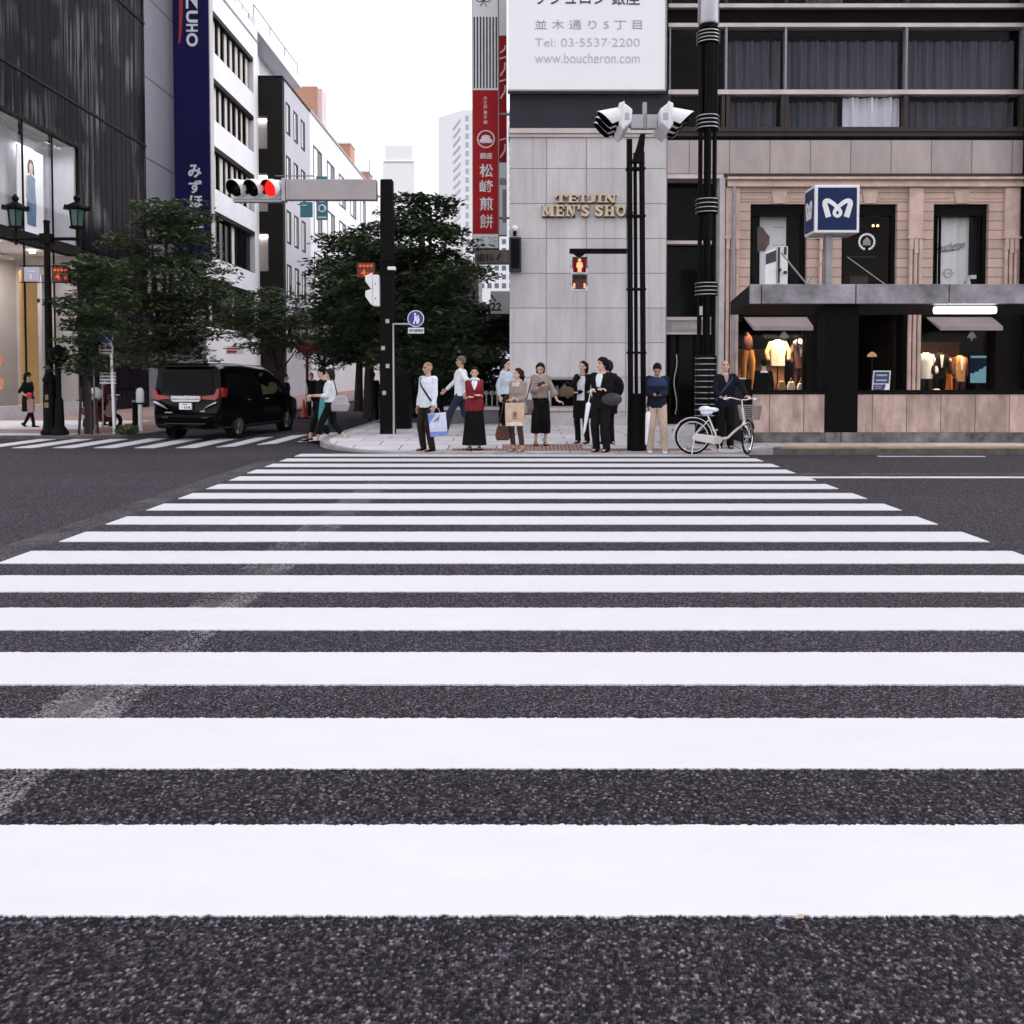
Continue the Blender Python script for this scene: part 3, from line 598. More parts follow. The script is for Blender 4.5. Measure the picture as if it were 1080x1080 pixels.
    for (a, c) in cols_big: 
        f = MB(); x0, x1, z0, z1 = fx(a), fx(c), fz(95) + .002, fz(28.5) - .002
        f.box(x0 - .018, x0 + .012, YF + .0, YF + .2, z0, z1); f.box(x1 - .012, x1 + .008, YF + .001, YF + .2, z0, z1)
        f.box(x0 - .02, x1 + .02, YF + .01, YF + .19, z0 - .001, z0 + .02); wdw = f.build('window', M['metal_grey'], B)
        pm = MB(); pm.box(x0 + .013, x1 - .013, YF + .14, YF + .15, z0, z1); pm.build('pane', M['glass'], wdw)
        if a > 720: curtain(x0 + .03, x1 - .03, z0, z1 - .22, YF + .42, M['curtain'], wdw, 8)
    for (a, c) in cols_low:
        f = MB(); x0, x1, z0, z1 = fx(a), fx(c), fz(134.5) + .002, fz(99.5) - .002
        f.box(x0 - .08, x0 + .02, YF + .0, YF + .2, z0, z1); f.box(x1 - .02, x1 + .06, YF + .001, YF + .2, z0, z1)
        f.box(x0 - .02, x1 + .02, YF + .01, YF + .19, z0 - .001, z0 + .02); wdw = f.build('window', M['metal_brown'], B)
        pm = MB(); pm.box(x0 + .021, x1 - .021, YF + .14, YF + .15, z0, z1); pm.build('pane', M['glass'], wdw)
        if a == 828:
            curtain(fx(889), fx(950) - .03, z0 + .03, z1 - .02, YF + .23, M['curtain_w'], wdw, 7); curtain(x0 + .03, fx(886), z0, z1 - .08, YF + .42, M['curtain'], wdw, 8)
        elif a > 760: curtain(x0 + .03, x1 - .03, z0, z1 - .08, YF + .42, M['curtain'], wdw, 8)
    tz0, tz1 = fz(4) + .002, top
    for a, c in ((705, 763), (764, 825), (826, 950.5), (952, 1073)):
        f = MB(); x0, x1 = fx(a), fx(c); f.box(x0 - .02, x0 + .025, YF, YF + .2, tz0, tz1); f.box(x1 - .025, x1 + .02, YF + .001, YF + .2, tz0, tz1)
        f.box(x0 - .02, x1 + .02, YF + .01, YF + .19, tz0 - .001, tz0 + .02); wdw = f.build('window', M['metal_brown'], B); pm = MB(); pm.box(x0 + .026, x1 - .026, YF + .14, YF + .15, tz0, tz1); pm.build('pane', M['glass'], wdw)
        if a == 826: curtain(fx(850), fx(890), tz0, tz0 + 1.5, YF + .42, M['curtain'], wdw, 8)
    bk = MB(); bk.box(FXS + .01, FX1, YF + 2.6, YF + 2.7, fz(148), top)
    for a in (6.55, 9.45): bk.box(a, a + .08, YF + .5, YF + 2.58, fz(134), top)
    bk.box(FXS + .01, FX1, YF + .5, YF + 2.58, fz(26) - .1, fz(26)); bk.box(FXS + .01, FX1, YF + .61, YF + 2.58, fz(148), fz(147)); bk.box(FX1 - .12, FX1, YF + .5, YF + 2.58, fz(134), top); bk.box(FXS + .01, FXS + .1, YF + .5, YF + 2.58, fz(134), top)
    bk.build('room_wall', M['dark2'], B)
    rf = MB(); rf.box(FX0 + .002, FX1 + 2, YF + .05, 40, top + .003, top + .3); rf.build('roof', M['charcoal'], B)
    # ---- pink stone shop front
    pz1 = fz(188) - .002; sx0 = fx(763)
    openings = [(790, 849.5), (886, 944), (982, 1040)]; oz1, oz0 = fz(215), fz(330)
    st = MB(); e_ = [763] + [q for o in openings for q in o] + [1073]
    for i in range(0, len(e_), 2): st.box(fx(e_[i]), fx(e_[i + 1]), YF + .0, YF + .4, fz(318), fz(198) - .002)
    for a, c in openings: st.box(fx(a), fx(c), YF + .001, YF + .4, oz1, fz(198) - .002)
    st.build('stone_wall', M['pinkstone'], B)
    co = MB(); co.box(sx0 + .02, FX1 - .03, YF - .24, YF + .4, fz(190.8), fz(188.4)); co.box(sx0 + .04, FX1 - .03, YF - .12, YF + .4, fz(194.5), fz(191)); co.box(sx0 + .04, FX1 - .03, YF - .18, YF + .4, fz(198), fz(194.7))
    co.build('cornice', M['pinkplain'], B)
    for a, c in openings:         # flat arch stones
        k = MB(); m_ = (a + c) / 2
        k.prism([(fx(m_ - 6), oz1 + .01), (fx(m_ + 6), oz1 + .01), (fx(m_ + 8.5), fz(200)), (fx(m_ - 8.5), fz(200))], lambda x, z: (x, YF - .035, z), lambda x, z: (x, YF + .0005, z))
        k.box(fx(a - 14), fx(m_ - 12), YF - .022, YF + .0005, fz(209.5), fz(209.5) + .03); k.box(fx(m_ + 12), fx(c + 14), YF - .022, YF + .0005, fz(209.5), fz(209.5) + .03)
        k.build('keystone', M['pinkplain'], B)
    for (a, c) in ((763.5, 778), (861, 874), (955, 970), (1055, 1070)):
        x0, x1 = fx(a), fx(c); m_ = (x0 + x1) / 2
        k = MB(); k.box(x0, x1, YF - .09, YF - .002, fz(250) + .002, fz(198.5))
        k.box(x0 - .04, x1 + .05, YF - .13, YF - .002, fz(252.5), fz(250))
        for i in range(3):
            w_ = (x1 - x0) / 3; a0 = x0 + i * w_; zb_ = fz(264 if i != 1 else 268)
            k.box(a0 + .012, a0 + w_ - .012, YF - .12, YF - .002, zb_, fz(252.5) - .002)
            k.tube([(a0 + w_ / 2, YF - .06, zb_ - .002), (a0 + w_ / 2, YF - .06, 0.13)], w_ * .40, 10)
        k.build('pilaster', M['pinkplain'], B, bevel=.008)
    dp = MB(); dp.cyl((fx(771), YF - .19, .13), (fx(771), YF - .19, fz(198)), .042, 10); dp.build('drain_pipe', M['metal_grey'], B, smooth=True)
    # upper shop windows
    for i, (a, c) in enumerate(openings):
        x0, x1 = fx(a), fx(c); f = MB()
        f.box(x0, x0 + .1, YF + .12, YF + .3, oz0, oz1); f.box(x1 - .1, x1, YF + .12, YF + .3, oz0, oz1); f.box(x0 + .102, x1 - .102, YF + .12, YF + .3, oz1 - .28, oz1)
        if i == 2:
            for q in (x0 + .16, x0 + .25, x1 - .27, x1 - .18): f.box(q, q + .03, YF + .16, YF + .26, oz0, oz1 - .283)
        wdw = f.build('window', M['metal_black'], B)
        pm = MB(); pm.box(x0 + .101, x1 - .101, YF + .2, YF + .21, oz0, oz1 - .283); pm.build('pane', M['glass_shop'], wdw)
        if i == 2:
            bn = MB(); n = 14; L = [(fx(991.5) + (fx(1029) - fx(991.5)) * t / n, YF + .5 + .02 * math.sin(t * 1.3)) for t in range(n + 1)]
            for t in range(n): bn.add([(L[t][0], L[t][1], oz0), (L[t + 1][0], L[t + 1][1], oz0), (L[t + 1][0], L[t + 1][1], fz(226)), (L[t][0], L[t][1], fz(226))], [(0, 1, 2, 3)])
            bo = bn.build('window_banner', M['bill'], wdw, smooth=60)
            sc = MB(); put_text(sc, 'Boucheron', (fx(1009), YF + .465, fz(257)), w=.78, h=.24, right=(1, 0, .16), up=(.32, 0, 1), bold=-.012, depth=.008); sc.build('lettering', M['ink'], bo); sc = MB(); ribbon(sc, [(-.4, -.18), (-.1, -.13), (.2, -.09)], .016, lambda x, z: (fx(1010) + x, YF + .46, fz(257) + z), lambda x, z: (fx(1010) + x, YF + .47, fz(257) + z)); sc.build('underline', M['ink'], bo)
            em = MB(); em.ring((fx(1007), YF + .465, fz(286)), (0, 1, 0), .11, .012, 24, 4); em.box(fx(1000), fx(1014), YF + .46, YF + .468, fz(286.4), fz(285.6)); em.build('emblem', M['ink_grey2'], bo)
        if i == 0:
            bn = MB(); bn.box(fx(806), fx(834), YF + .55, YF + .57, oz0, fz(225)); bo = bn.build('window_banner', M['bill'], wdw)
            sc = MB(); sc.prism([(fx(803), fz(262)), (fx(803), fz(236)), (fx(808), fz(236)), (fx(816), fz(246)), (fx(816), fz(254)), (fx(811), fz(262))], lambda x, z: (x, YF + .52, z), lambda x, z: (x, YF + .535, z)); sc.build('printed_figure', mat('faded_brown_print', (.20, .13, .12), .8, var=.3, scale=4), bo)
            tb = MB(); [tb.box(fx(a_), fx(b_), YF + .538, YF + .548, fz(y_ + .6), fz(y_)) for a_, b_, y_ in ((820, 832, 236), (820, 826, 255), (828, 832, 255))]; tb.build('printed_line', M['ink_grey'], bo)
        if i == 1:
            em = MB(); c = (fx(915), YF + .17, fz(254))
            for s in range(18):
                an = R(-70 + s * 320 / 17 - 0) + R(180) * 0; an = R(-90 + 22 + s * (316 / 17)); em.ball((c[0] + .2 * math.cos(an), c[1], c[2] + .2 * math.sin(an)), (.033, .012, .033), 8, 5)
            em.build('wreath_emblem', M['white'], wdw)
            em = MB(); em.prism([(c[0] - .1, c[2] - .09), (c[0] + .1, c[2] - .09), (c[0] + .1, c[2] + .02), (c[0], c[2] + .13), (c[0] - .1, c[2] + .02)], lambda x, z: (x, YF + .165, z), lambda x, z: (x, YF + .175, z)); em.build('emblem', M['metal_grey'], wdw)
            rl = MB(); rl.box(fx(901), fx(930), YF + .5, YF + .53, fz(268.5), fz(267.4)); rl.box(fx(903), fx(922), YF + .5, YF + .53, fz(300), fz(289)); rl.build('display_shelf', M['metal_brown'], wdw)
            lm = MB(); [lm.ball((fx(q), YF + .9, fz(232)), .035, 8, 6) for q in (933, 938)]; lm.build('wall_lamp', emit_mat('warm_bulb', (1, .55, .25), 2.5), wdw)
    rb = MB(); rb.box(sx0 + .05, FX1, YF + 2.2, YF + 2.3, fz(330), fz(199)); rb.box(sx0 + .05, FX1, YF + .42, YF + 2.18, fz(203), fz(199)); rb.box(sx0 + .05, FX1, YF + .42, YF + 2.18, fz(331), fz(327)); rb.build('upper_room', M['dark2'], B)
    # lower shop: lintel, openings, interior
    lz1 = fz(331) - .002
    lw = MB()
    lw.box(fx(762.6), fx(776), YF + .02, YF + .4, .02, lz1); lw.box(fx(851), fx(905), YF + .02, YF + .4, .02, lz1); lw.box(fx(1046), fx(1073), YF - .16, YF + .4, .02, lz1); lw.box(fx(953), fx(966), YF + .02, YF + .4, .02, lz1)
    lw.box(fx(763), fx(1073), YF + .02, YF + .4, lz1 + .001, fz(318) - .002)
    lw.build('shop_surround', M['metal_dark'], B)
    tr = MB(); tr.box(fx(773.5), fx(821), YF - .1, YF + .02, fz(329.6), fz(327.6)); tr.box(fx(773.5), fx(777), YF - .1, YF + .02, fz(373), fz(329.7)); tr.build('door_trim', M['pinkplain'], B)
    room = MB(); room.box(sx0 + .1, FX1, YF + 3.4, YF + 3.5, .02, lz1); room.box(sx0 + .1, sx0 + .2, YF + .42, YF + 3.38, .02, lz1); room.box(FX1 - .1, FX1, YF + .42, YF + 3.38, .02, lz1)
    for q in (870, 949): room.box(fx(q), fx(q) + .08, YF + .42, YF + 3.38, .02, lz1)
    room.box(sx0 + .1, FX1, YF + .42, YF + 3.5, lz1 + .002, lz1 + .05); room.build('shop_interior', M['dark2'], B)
    for name, a, c in (('shop_window', 777, 850), ('shop_window', 967.5, 1045)):
        f = MB(); f.box(fx(a), fx(a) + .05, YF + .1, YF + .2, .15, lz1); f.box(fx(c) - .05, fx(c), YF + .1, YF + .2, .15, lz1); f.box(fx(a) + .052, fx(c) - .052, YF + .1, YF + .2, .15, .5); f.box(fx(a) + .052, fx(c) - .052, YF + .1, YF + .2, lz1 - .08, lz1)
        wdw = f.build(name, M['metal_black'], B); pm = MB(); pm.box(fx(a) + .051, fx(c) - .051, YF + .14, YF + .15, .502, lz1 - .082); pm.build('pane', M['glass_shop'], wdw)
    for a, c in ((784, 850), (976, 1045)):
        aw = MB(); x0, x1 = fx(a), fx(c); za, zc = fz(334.5), fz(345.5)
        aw.add([(x0, YF - .02, za), (x1, YF - .02, za), (x1, YF - .55, zc), (x0 + .12, YF - .55, zc), (x0, YF - .02, za - .03), (x1, YF - .02, za - .03), (x1, YF - .55, zc - .1), (x0 + .12, YF - .55, zc - .1)], [(0, 1, 2, 3), (4, 7, 6, 5), (3, 2, 6, 7), (0, 3, 7, 4), (1, 5, 6, 2)])
        aw.build('awning', M['awning'], B)
    for q, y_ in ((827.5, 354), (1026, 354)):
        lf = MB(); zc = fz(y_)
        for an in (-34, -17, 0, 17, 34):
            d = Vector((math.sin(R(an)), 0, -math.cos(R(an)))); lf.ball(Vector((fx(q), YF + .09, zc + .12)) + d * .11, (.026, .008, .10), 8, 6, rot=Matrix.Rotation(R(-an), 3, 'Y'))
        lf.box(fx(q) - .01, fx(q) + .01, YF + .085, YF + .1, zc - .14, zc - .06); lf.build('emblem', M['sign_grey'], B)
    # warm panels deep in the shop
    pw = MB(); pw.box(fx(1000), fx(1046), YF + 1.75, YF + 1.85, .02, fz(358)); pw.box(fx(779), fx(848), YF + 1.75, YF + 1.85, .02, fz(366)); pw.box(fx(776), fx(783), YF + 1.6, YF + 1.7, .02, fz(350)); pw.build('wall_panel', M['wood'], B)
    return B
def curtain(x0, x1, z0, z1, y, m, parent, freq):
    w = x1 - x0; n = max(24, int(w * freq * 8)); mb = MB(); r = random.Random(int(x0 * 1000)); ph = [r.uniform(0, 6) for _ in range(3)]
    def yy(i, k): u = i / n * w; return y + .055 * math.sin(u * freq * 2.1 + ph[0] + .6 * math.sin(u * 3 + ph[1])) + .024 * math.sin(u * freq * 5.3 + ph[2]) * (1 + .3 * k)
    rows = 4
    for k in range(rows + 1):
        for i in range(n + 1): mb.v.append((x0 + w * i / n, yy(i, k), z0 + (z1 - z0) * k / rows))
    mb.f = [(k * (n + 1) + i, k * (n + 1) + i + 1, (k + 1) * (n + 1) + i + 1, (k + 1) * (n + 1) + i) for k in range(rows) for i in range(n)]; mb.m = [0] * len(mb.f)
    return mb.build('curtain', m, parent, smooth=80, fix=False)
corner_building()
# dark neighbour building at the right edge
nb = thing('dark_building', 'dark brown pillar of the neighbouring building at the right picture edge', 'building', (FX1 + 1.2, YF, 0))
q = MB(); q.box(FX1 + .004, FX1 + .5, YF - .5, YF + 4, 0, 16); q.build('pillar', M['metal_dark'], nb)
q = MB(); q.box(FX1 + .502, FX1 + 12, YF - .3, YF + 4, 0, 16); q.build('wall', M['metal_brown'], nb)

# billboard, brass lettering
bx = lambda p: AX(p, YF - .25); bz = lambda p: AZ(p, YF - .25)
bb = thing('billboard', 'large white billboard with grey Japanese address and telephone lines above the granite wall', 'billboard', (bx(618), YF, bz(95)))
q = MB(); q.box(bx(536), bx(700), YF - .25, YF - .01, bz(94.5), 15.2); q.build('panel', M['bill'], bb, bevel=.01)
q = MB(); q.box(bx(535.4), bx(700.6), YF - .27, YF - .012, bz(96.2), bz(94.7)); q.box(bx(700) + .003, bx(701.2), YF - .27, YF - .012, bz(94.5), 15.2); q.build('frame', M['metal_grey'], bb)
yt = YF - .258
for s, x0, x1, y0, y1, mm, bo in (('ブシュロン 銀座', 565, 673, -12, 5.5, 'ink', .002), ('並 木 通 り 5 丁 目', 564, 675, 21, 31, 'ink_grey', -.010), ('Tel: 03·5537·2200', 564, 673, 40.5, 49, 'ink_grey2', -.012), ('www.boucheron.com', 564, 673, 56, 66.5, 'ink_grey2', -.010)):
    q = MB(); put_text(q, s, (bx((x0 + x1) / 2), yt, bz((y0 + y1) / 2)), w=bx(x1) - bx(x0), h=bz(y0) - bz(y1), bold=bo, depth=.008); q.build('lettering', M[mm], bb)
lt = thing('brass_lettering', 'brass slab letters TEIJIN MEN\'S SHOP fixed to the granite wall', 'sign', (fx(615), YF, fz(230)))
def slab_text(mb, word, x0, x1, z0, z1, y, depth):
    H = z1 - z0; adv = {'T': .9, 'E': .86, 'I': .5, 'J': .72, 'N': 1.0, 'M': 1.2, 'S': .8, 'H': 1.02, 'O': .95, 'P': .85, "'": .35, ' ': .4}
    tot = sum(adv[c] for c in word); k = (x1 - x0) / tot; x = x0; st = .21; sh = .12
    F0 = lambda a, b: (a, y, b); F1 = lambda a, b: (a, y + depth, b); e = [0]
    def rc(u0, u1, v0, v1, ox, w):
        e[0] += 1; dd = .0006 * (e[0] % 5)
        mb.box(ox + u0 * w, ox + u1 * w, y - dd, y + depth, z0 + v0 * H, z0 + v1 * H)
    for c in word:
        w = adv[c] * k * .93; ox = x
        if c == 'T': rc(.05, .95, 1 - .17, 1, ox, w); rc(.36, .64, 0, .84, ox, w); rc(.2, .8, 0, sh, ox, w); rc(.03, .16, .62, .97, ox, w); rc(.84, .97, .62, .97, ox, w)
        elif c == 'E': rc(.12, .4, 0, 1, ox, w); rc(.02, .92, 0, .15, ox, w); rc(.02, .9, .85, 1, ox, w); rc(.3, .7, .43, .57, ox, w); rc(.8, .94, .05, .34, ox, w); rc(.78, .92, .66, .95, ox, w); rc(.62, .72, .34, .66, ox, w)
        elif c == 'I': rc(.27, .73, 0, 1, ox, w); rc(.04, .96, 0, sh, ox, w); rc(.04, .96, 1 - sh, 1, ox, w)
        elif c == 'H': rc(.1, .37, 0, 1, ox, w); rc(.63, .9, 0, 1, ox, w); rc(.3, .7, .42, .58, ox, w); [rc(a, a + .45, b, b + sh, ox, w) for a in (.01, .54) for b in (0, 1 - sh)]
        elif c == 'N':
            rc(.12, .27, 0, 1, ox, w); rc(.73, .88, 0, 1, ox, w); mb.prism([(ox + .1 * w, z1), (ox + .42 * w, z1), (ox + .9 * w, z0), (ox + .62 * w, z0)], F0, F1); rc(.0, .4, 0, sh, ox, w); rc(.0, .3, 1 - sh, 1, ox, w); rc(.6, 1, 1 - sh, 1, ox, w)
        elif c == 'M':
            rc(.1, .22, 0, 1, ox, w); rc(.68, .92, 0, 1, ox, w); mb.prism([(ox + .1 * w, z1), (ox + .34 * w, z1), (ox + .56 * w, z0), (ox + .42 * w, z0)], F0, F1); mb.prism([(ox + .68 * w, z1), (ox + .8 * w, z1), (ox + .56 * w, z0), (ox + .44 * w, z0)], F0, F1); rc(0, .33, 0, sh, ox, w); rc(.6, 1, 0, sh, ox, w); rc(0, .3, 1 - sh, 1, ox, w); rc(.7, 1, 1 - sh, 1, ox, w)
        elif c == "'": rc(.2, .8, .62, 1, ox, w)
        elif c != ' ':
            put_text(mb, c, (ox + w / 2, y + depth / 2, (z0 + z1) / 2), w=w * .92, h=H * 1.02, bold=.045, depth=depth)
            if c == 'P': rc(.02, .55, 0, sh, ox, w); rc(.02, .3, 1 - sh, 1, ox, w)
            if c == 'J': rc(.35, 1, 1 - sh, 1, ox, w)
        x += adv[c] * k
q = MB(); slab_text(q, 'TEIJIN', fx(585), fx(650), fz(214.5), fz(206), YF - .14, .05); slab_text(q, "MEN'S SHOP", fx(571), fx(670), fz(229), fz(217), YF - .14, .05); q.build('lettering', M['gold'], lt, fix=False)
q = MB(); slab_text(q, 'TEIJIN', fx(585.6), fx(650.6), fz(215.2), fz(206.7), YF - .086, .084); slab_text(q, "MEN'S SHOP", fx(571.6), fx(670.6), fz(229.8), fz(217.8), YF - .086, .084); q.build('letter_backing', M['goldside'], lt, fix=False)
# dark box on the corner and the small camera above it
sb_ = thing('speaker_box', 'narrow dark box fixed to the left edge of the granite wall', 'speaker', (fx(543), YF - .1, fz(287)))
q = MB(); q.box(fx(537), fx(550), YF - .36, YF - .003, fz(287), fz(252)); q.build('cabinet', M['plastic_dark'], sb_, bevel=.02); q = MB(); q.box(fx(539), fx(548), YF - .372, YF - .362, fz(285), fz(254)); q.build('grille', M['metal_black'], sb_)
cmx = thing('security_camera', 'small white dome camera on a bracket above the dark box', 'camera', (fx(543), YF - .05, fz(250)))
q = MB(); q.tube([(fx(543), YF, fz(246)), (fx(543), YF - .14, fz(246)), (fx(543), YF - .16, fz(244))], .025, 8); q.cyl((fx(543), YF - .16, fz(250)), (fx(543), YF - .16, fz(244)), .05, 10); q.build('bracket', M['metal_black'], cmx); q = MB(); q.ball((fx(543), YF - .16, fz(242)), .09, 12, 8); q.build('dome', M['white'], cmx, smooth=True)
# ------------------------------------------------------------------ left side of the side street
XL = -18.0
def lY(px): return XL * FPX / (px - VX)           # depth where the wall plane x = XL is seen at column px
def left_buildings():
    # dark department building with a two-storey lit shop front
    y0, y1 = 22.0, 43.2
    B = thing('dark_store_building', 'dark glossy panelled store building with a tall lit shop front at the left edge', 'building', (XL, 32, 0))
    sy1 = 36.6; uz0, uz1, lz = 6.65, 10.65, 6.25
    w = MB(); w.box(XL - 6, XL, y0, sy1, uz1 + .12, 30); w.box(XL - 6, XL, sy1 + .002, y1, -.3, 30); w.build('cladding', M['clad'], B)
    w = MB()
    for k in range(21): w.box(XL - .02, XL + .012, y0 + .6 + k - .022, y0 + .6 + k + .022, (uz1 + .13) if y0 + k + .6 < sy1 else .02, 29.9)
    for z in (12.4, 18.2, 24.0): w.box(XL - .02, XL + .05, y0, y1, z - .05, z + .05)
    w.build('panel_joint', M['metal_black'], B)
    # soft vertical streaks: reflections shaped by the gloss map of the cladding material
    fr = MB(); fr.box(XL - .4, XL + .06, y0, sy1, uz1, uz1 + .118); fr.box(XL - .4, XL + .06, y0, sy1, lz, uz0); fr.box(XL - .4, XL + .06, sy1 - .12, sy1, lz + .4, uz1 - .002); fr.box(XL - .4, XL + .06, sy1 - .12, sy1, -.12, lz - .002)
    fr.build('shop_frame', M['metal_dark'], B)
    gl = MB(); gl.box(XL - .05, XL - .04, y0, sy1 - .122, uz0 + .002, uz1 - .002); gl.box(XL - .05, XL - .04, y0, sy1 - .122, -.1, lz - .002); gl.build('shop_glass', M['glass_shop'], B)
    ml = MB()
    for yy in [sy1 - 2.05 * k for k in (1, 2, 3, 4, 5, 6, 7)]: ml.box(XL - .03, XL + .02, yy - .03, yy + .03, uz0 + .002, uz1 - .002); ml.box(XL - .03, XL + .02, yy - .03, yy + .03, -.1, lz - .002)
    ml.build('mullion', M['metal_dark'], B)
    wl = mat('pale_shop_lining', (.50, .48, .52), .8, var=.3, scale=.7, stretch=(1, 1.5, .3))
    it = MB(); it.box(XL - 1.3, XL - 1.2, y0, sy1, uz0, uz1); it.box(XL - 1.2, XL - .06, sy1 - .25, sy1 - .13, uz0, uz1); it.box(XL - 1.2, XL - .06, y0, sy1, uz0 - .05, uz0 + .04)
    it.build('upper_display_wall', wl, B)
    it = MB(); it.box(XL - 2.6, XL - 2.5, y0, sy1, -.1, lz); it.box(XL - 2.5, XL - .06, sy1 - .25, sy1 - .13, -.1, lz); it.box(XL - 2.6, XL - .06, y0, sy1, -.12, -.06); it.build('shop_wall', M['beige'], B)
    it = MB()
    it.box(XL - 1.0, XL - .9, 33.9, 35.0, -.06, 5.4); it.build('shop_panel', M['ochre'], B)
    it = MB(); it.box(XL - 1.5, XL - 1.42, 32.0, 32.7, -.06, 4.6); it.box(XL - 1.0, XL - .95, 35.4, 36.2, -.06, 5.4); it.build('display_column', wl, B)
    tb = MB(); tb.box(XL - .1, XL + .08, y0, sy1 - .13, -.12, .35); tb.build('shop_base', mat('pale_stone_base', (.45, .43, .45), .6, var=.15), B)
    ps = MB(); ps.box(XL - .9, XL - .86, 33.7, 35.5, uz0 + .1, uz1 - .55); po = ps.build('poster', M['bill'], B)
    F = lambda d: (lambda a, b: (XL - .86 + d, 34.6 + a, 6.9 + b))
    fg = MB(); fg.prism([(-.28, .3), (.3, .3), (.34, 1.2), (.27, 1.9), (.3, 2.1), (.2, 2.2), (-.2, 2.2), (-.32, 2.0), (-.25, 1.4), (-.34, .9)], F(.015), F(.003)); fg.build('printed_dress', mat('printed_denim_blue', (.12, .20, .34), .7, var=.4, scale=5), po)
    fg = MB(); fg.prism([(.16 * math.cos(t * .52), 2.55 + .21 * math.sin(t * .52)) for t in range(12)], F(.02), F(.004)); fg.prism([(-.07, 2.2), (.07, 2.2), (.06, 2.45), (-.06, 2.45)], F(.018), F(.004)); fg.prism([(-.36, 1.3), (-.28, 1.3), (-.24, 2.1), (-.32, 2.1)], F(.018), F(.004)); fg.build('printed_face', mat('printed_skin', (.55, .36, .28), .7), po)
    fg = MB(); fg.prism([(-.2, 2.25), (-.13, 2.3), (-.13, 2.6), (0, 2.72), (.13, 2.6), (.13, 2.3), (.22, 2.25), (.22, 2.6), (.12, 2.82), (-.1, 2.82), (-.22, 2.6)], F(.026), F(.005)); fg.build('printed_hair', M['bark'], po)
    pn = MB(); pn.box(XL - .9, XL - .86, 28.9, 31.2, uz0 + .1, uz1 - .2); pn.build('display_panel', M['bill'], B)
    for yy in (24.5, 27, 29.5, 32, 34.5):
        dl = MB(); dl.cyl((XL - .8, yy, lz - .06), (XL - .8, yy, lz - .12), .10, 10); dl.build('ceiling_lamp', emit_mat('shop_downlight', (1, .9, .75), 10) if yy == 24.5 else bpy.data.materials['shop_downlight'], B)
    lb = MB(); lb.box(XL + .09, XL + .1, 23, 29.3, 1.2, 2.3); 
    for z in (.95, 1.75):
        q = MB(); q.box(XL - .036, XL - .028, 24.2, 31.1, z, z + .36); q.build('glass_decal', mat('coral_decal', (.75, .32, .20), .6, var=.5, scale=3) if z < 1 else bpy.data.materials['coral_decal'], B)
    cl = MB(); cl.box(XL - 2.5, XL - .06, y0, sy1 - .26, lz, lz + .03); cl.build('shop_ceiling', M['whitewall'], B)
    for yy, zz, pw in ((25, 5.9, 55), (29.5, 5.9, 55), (34, 5.9, 55), (26, 10.3, 30), (30.5, 10.3, 30), (34.8, 10.3, 30)):
        ld = bpy.data.lights.new('shop_lamp', 'AREA'); ld.energy = pw; ld.size = 1.2; ld.color = (1, .96, .92) if zz < 7 else (.95, .95, 1)
        lo = bpy.data.objects.new('shop_lamp', ld); link(lo); lo.location = (XL - (1.4 if zz < 7 else .6), yy, zz); lo.parent = B; lo.location = Vector(lo.location) - WLOC[B.name]
    # bank building: blue grey wall part + white part with window strips
    Bk = thing('bank_building', 'white office building with horizontal window strips and a blue grey flank beside the dark store', 'building', (XL, 52, 0))
    w = MB(); w.box(XL - 6, XL - .05, y1 + .004, 51.2, -.3, 27); w.build('grey_wall', M['greyclad'], Bk)
    by0, by1 = 51.2 + .004, 61.8
    strips = [(20.35, 22.75), (16.4, 18.85), (12.4, 14.9), (8.3, 11.1), (4.2, 7.0)]; tops = 25.0
    w = MB(); z = -.3
    for a, c in sorted(strips):
        w.box(XL - 6, XL, by0, by1, z, a); z = c
    w.box(XL - 6, XL, by0, by1, z, tops); 
    for a, c in strips: w.box(XL - 6, XL, by1 - 1.0, by1, a + .001, c - .001)
    w.build('white_wall', M['whitewall'], Bk)
    for a, c in strips:
        f = MB(); f.box(XL - .42, XL - .36, by0, by1 - 1.0, a, c); n = 9; W = (by1 - 1.0 - by0) / n
        win = f.build('window', M['glass_dark'], Bk)
        f = MB(); f.box(XL - .355, XL - .02, by0, by1 - 1.001, c - .25, c - .001); f.box(XL - .355, XL - .1, by0, by1 - 1.001, a + .001, a + .08)
        for k in range(1, n): f.box(XL - .355, XL - .28, by0 + k * W - .04, by0 + k * W + .04, a + .081, c - .252)
        f.build('frame', M['metal_black'], win)
        f = MB(); r = random.Random(int(a * 10))
        for k in range(n):
            if a > 9 or k % 4 == 1: f.box(XL - .345, XL - .30, by0 + k * W + .30, by0 + k * W + W * r.uniform(.52, .78), a + .09, c - .26)
        f.build('blind', M['blind'], win)
    rl = MB(); 
    for k in range(8): rl.cyl((XL - .5, by0 + .5 + k * 1.4, tops), (XL - .5, by0 + .5 + k * 1.4, tops + 1.0), .035, 6)
    for z in (.5, 1.0): rl.cyl((XL - .5, by0, tops + z), (XL - .5, by1, tops + z), .03, 6)
    rl.build('railing', M['metal_grey'], Bk)
    rl = MB(); rl.box(XL - .12, XL + .05, by0, by1, tops - .9, tops - .8); rl.build('parapet_line', M['metal_grey'], Bk)
    # black fronted block with a pale lilac street face
    XC = -16.4
    C = thing('lilac_building', 'pale lilac building with narrow black framed windows and a black end wall', 'building', (XC, 66, 0))
    w = MB(); w.box(XL - .6, XC, 62.6, 70.0, -.3, 21.8); w.build('wall', M['lilac'], C)
    w = MB(); 
    bal = [(17.0, 19.2), (12.7, 15.3), (8.6, 11.2)]; z = -.3
    for a, c in sorted(bal): w.box(XL - .6, XC - .002, 62.0, 62.59, z, a); w.box(XL + .55, XC - .002, 62.0, 62.59, a + .001, c - .001); z = c
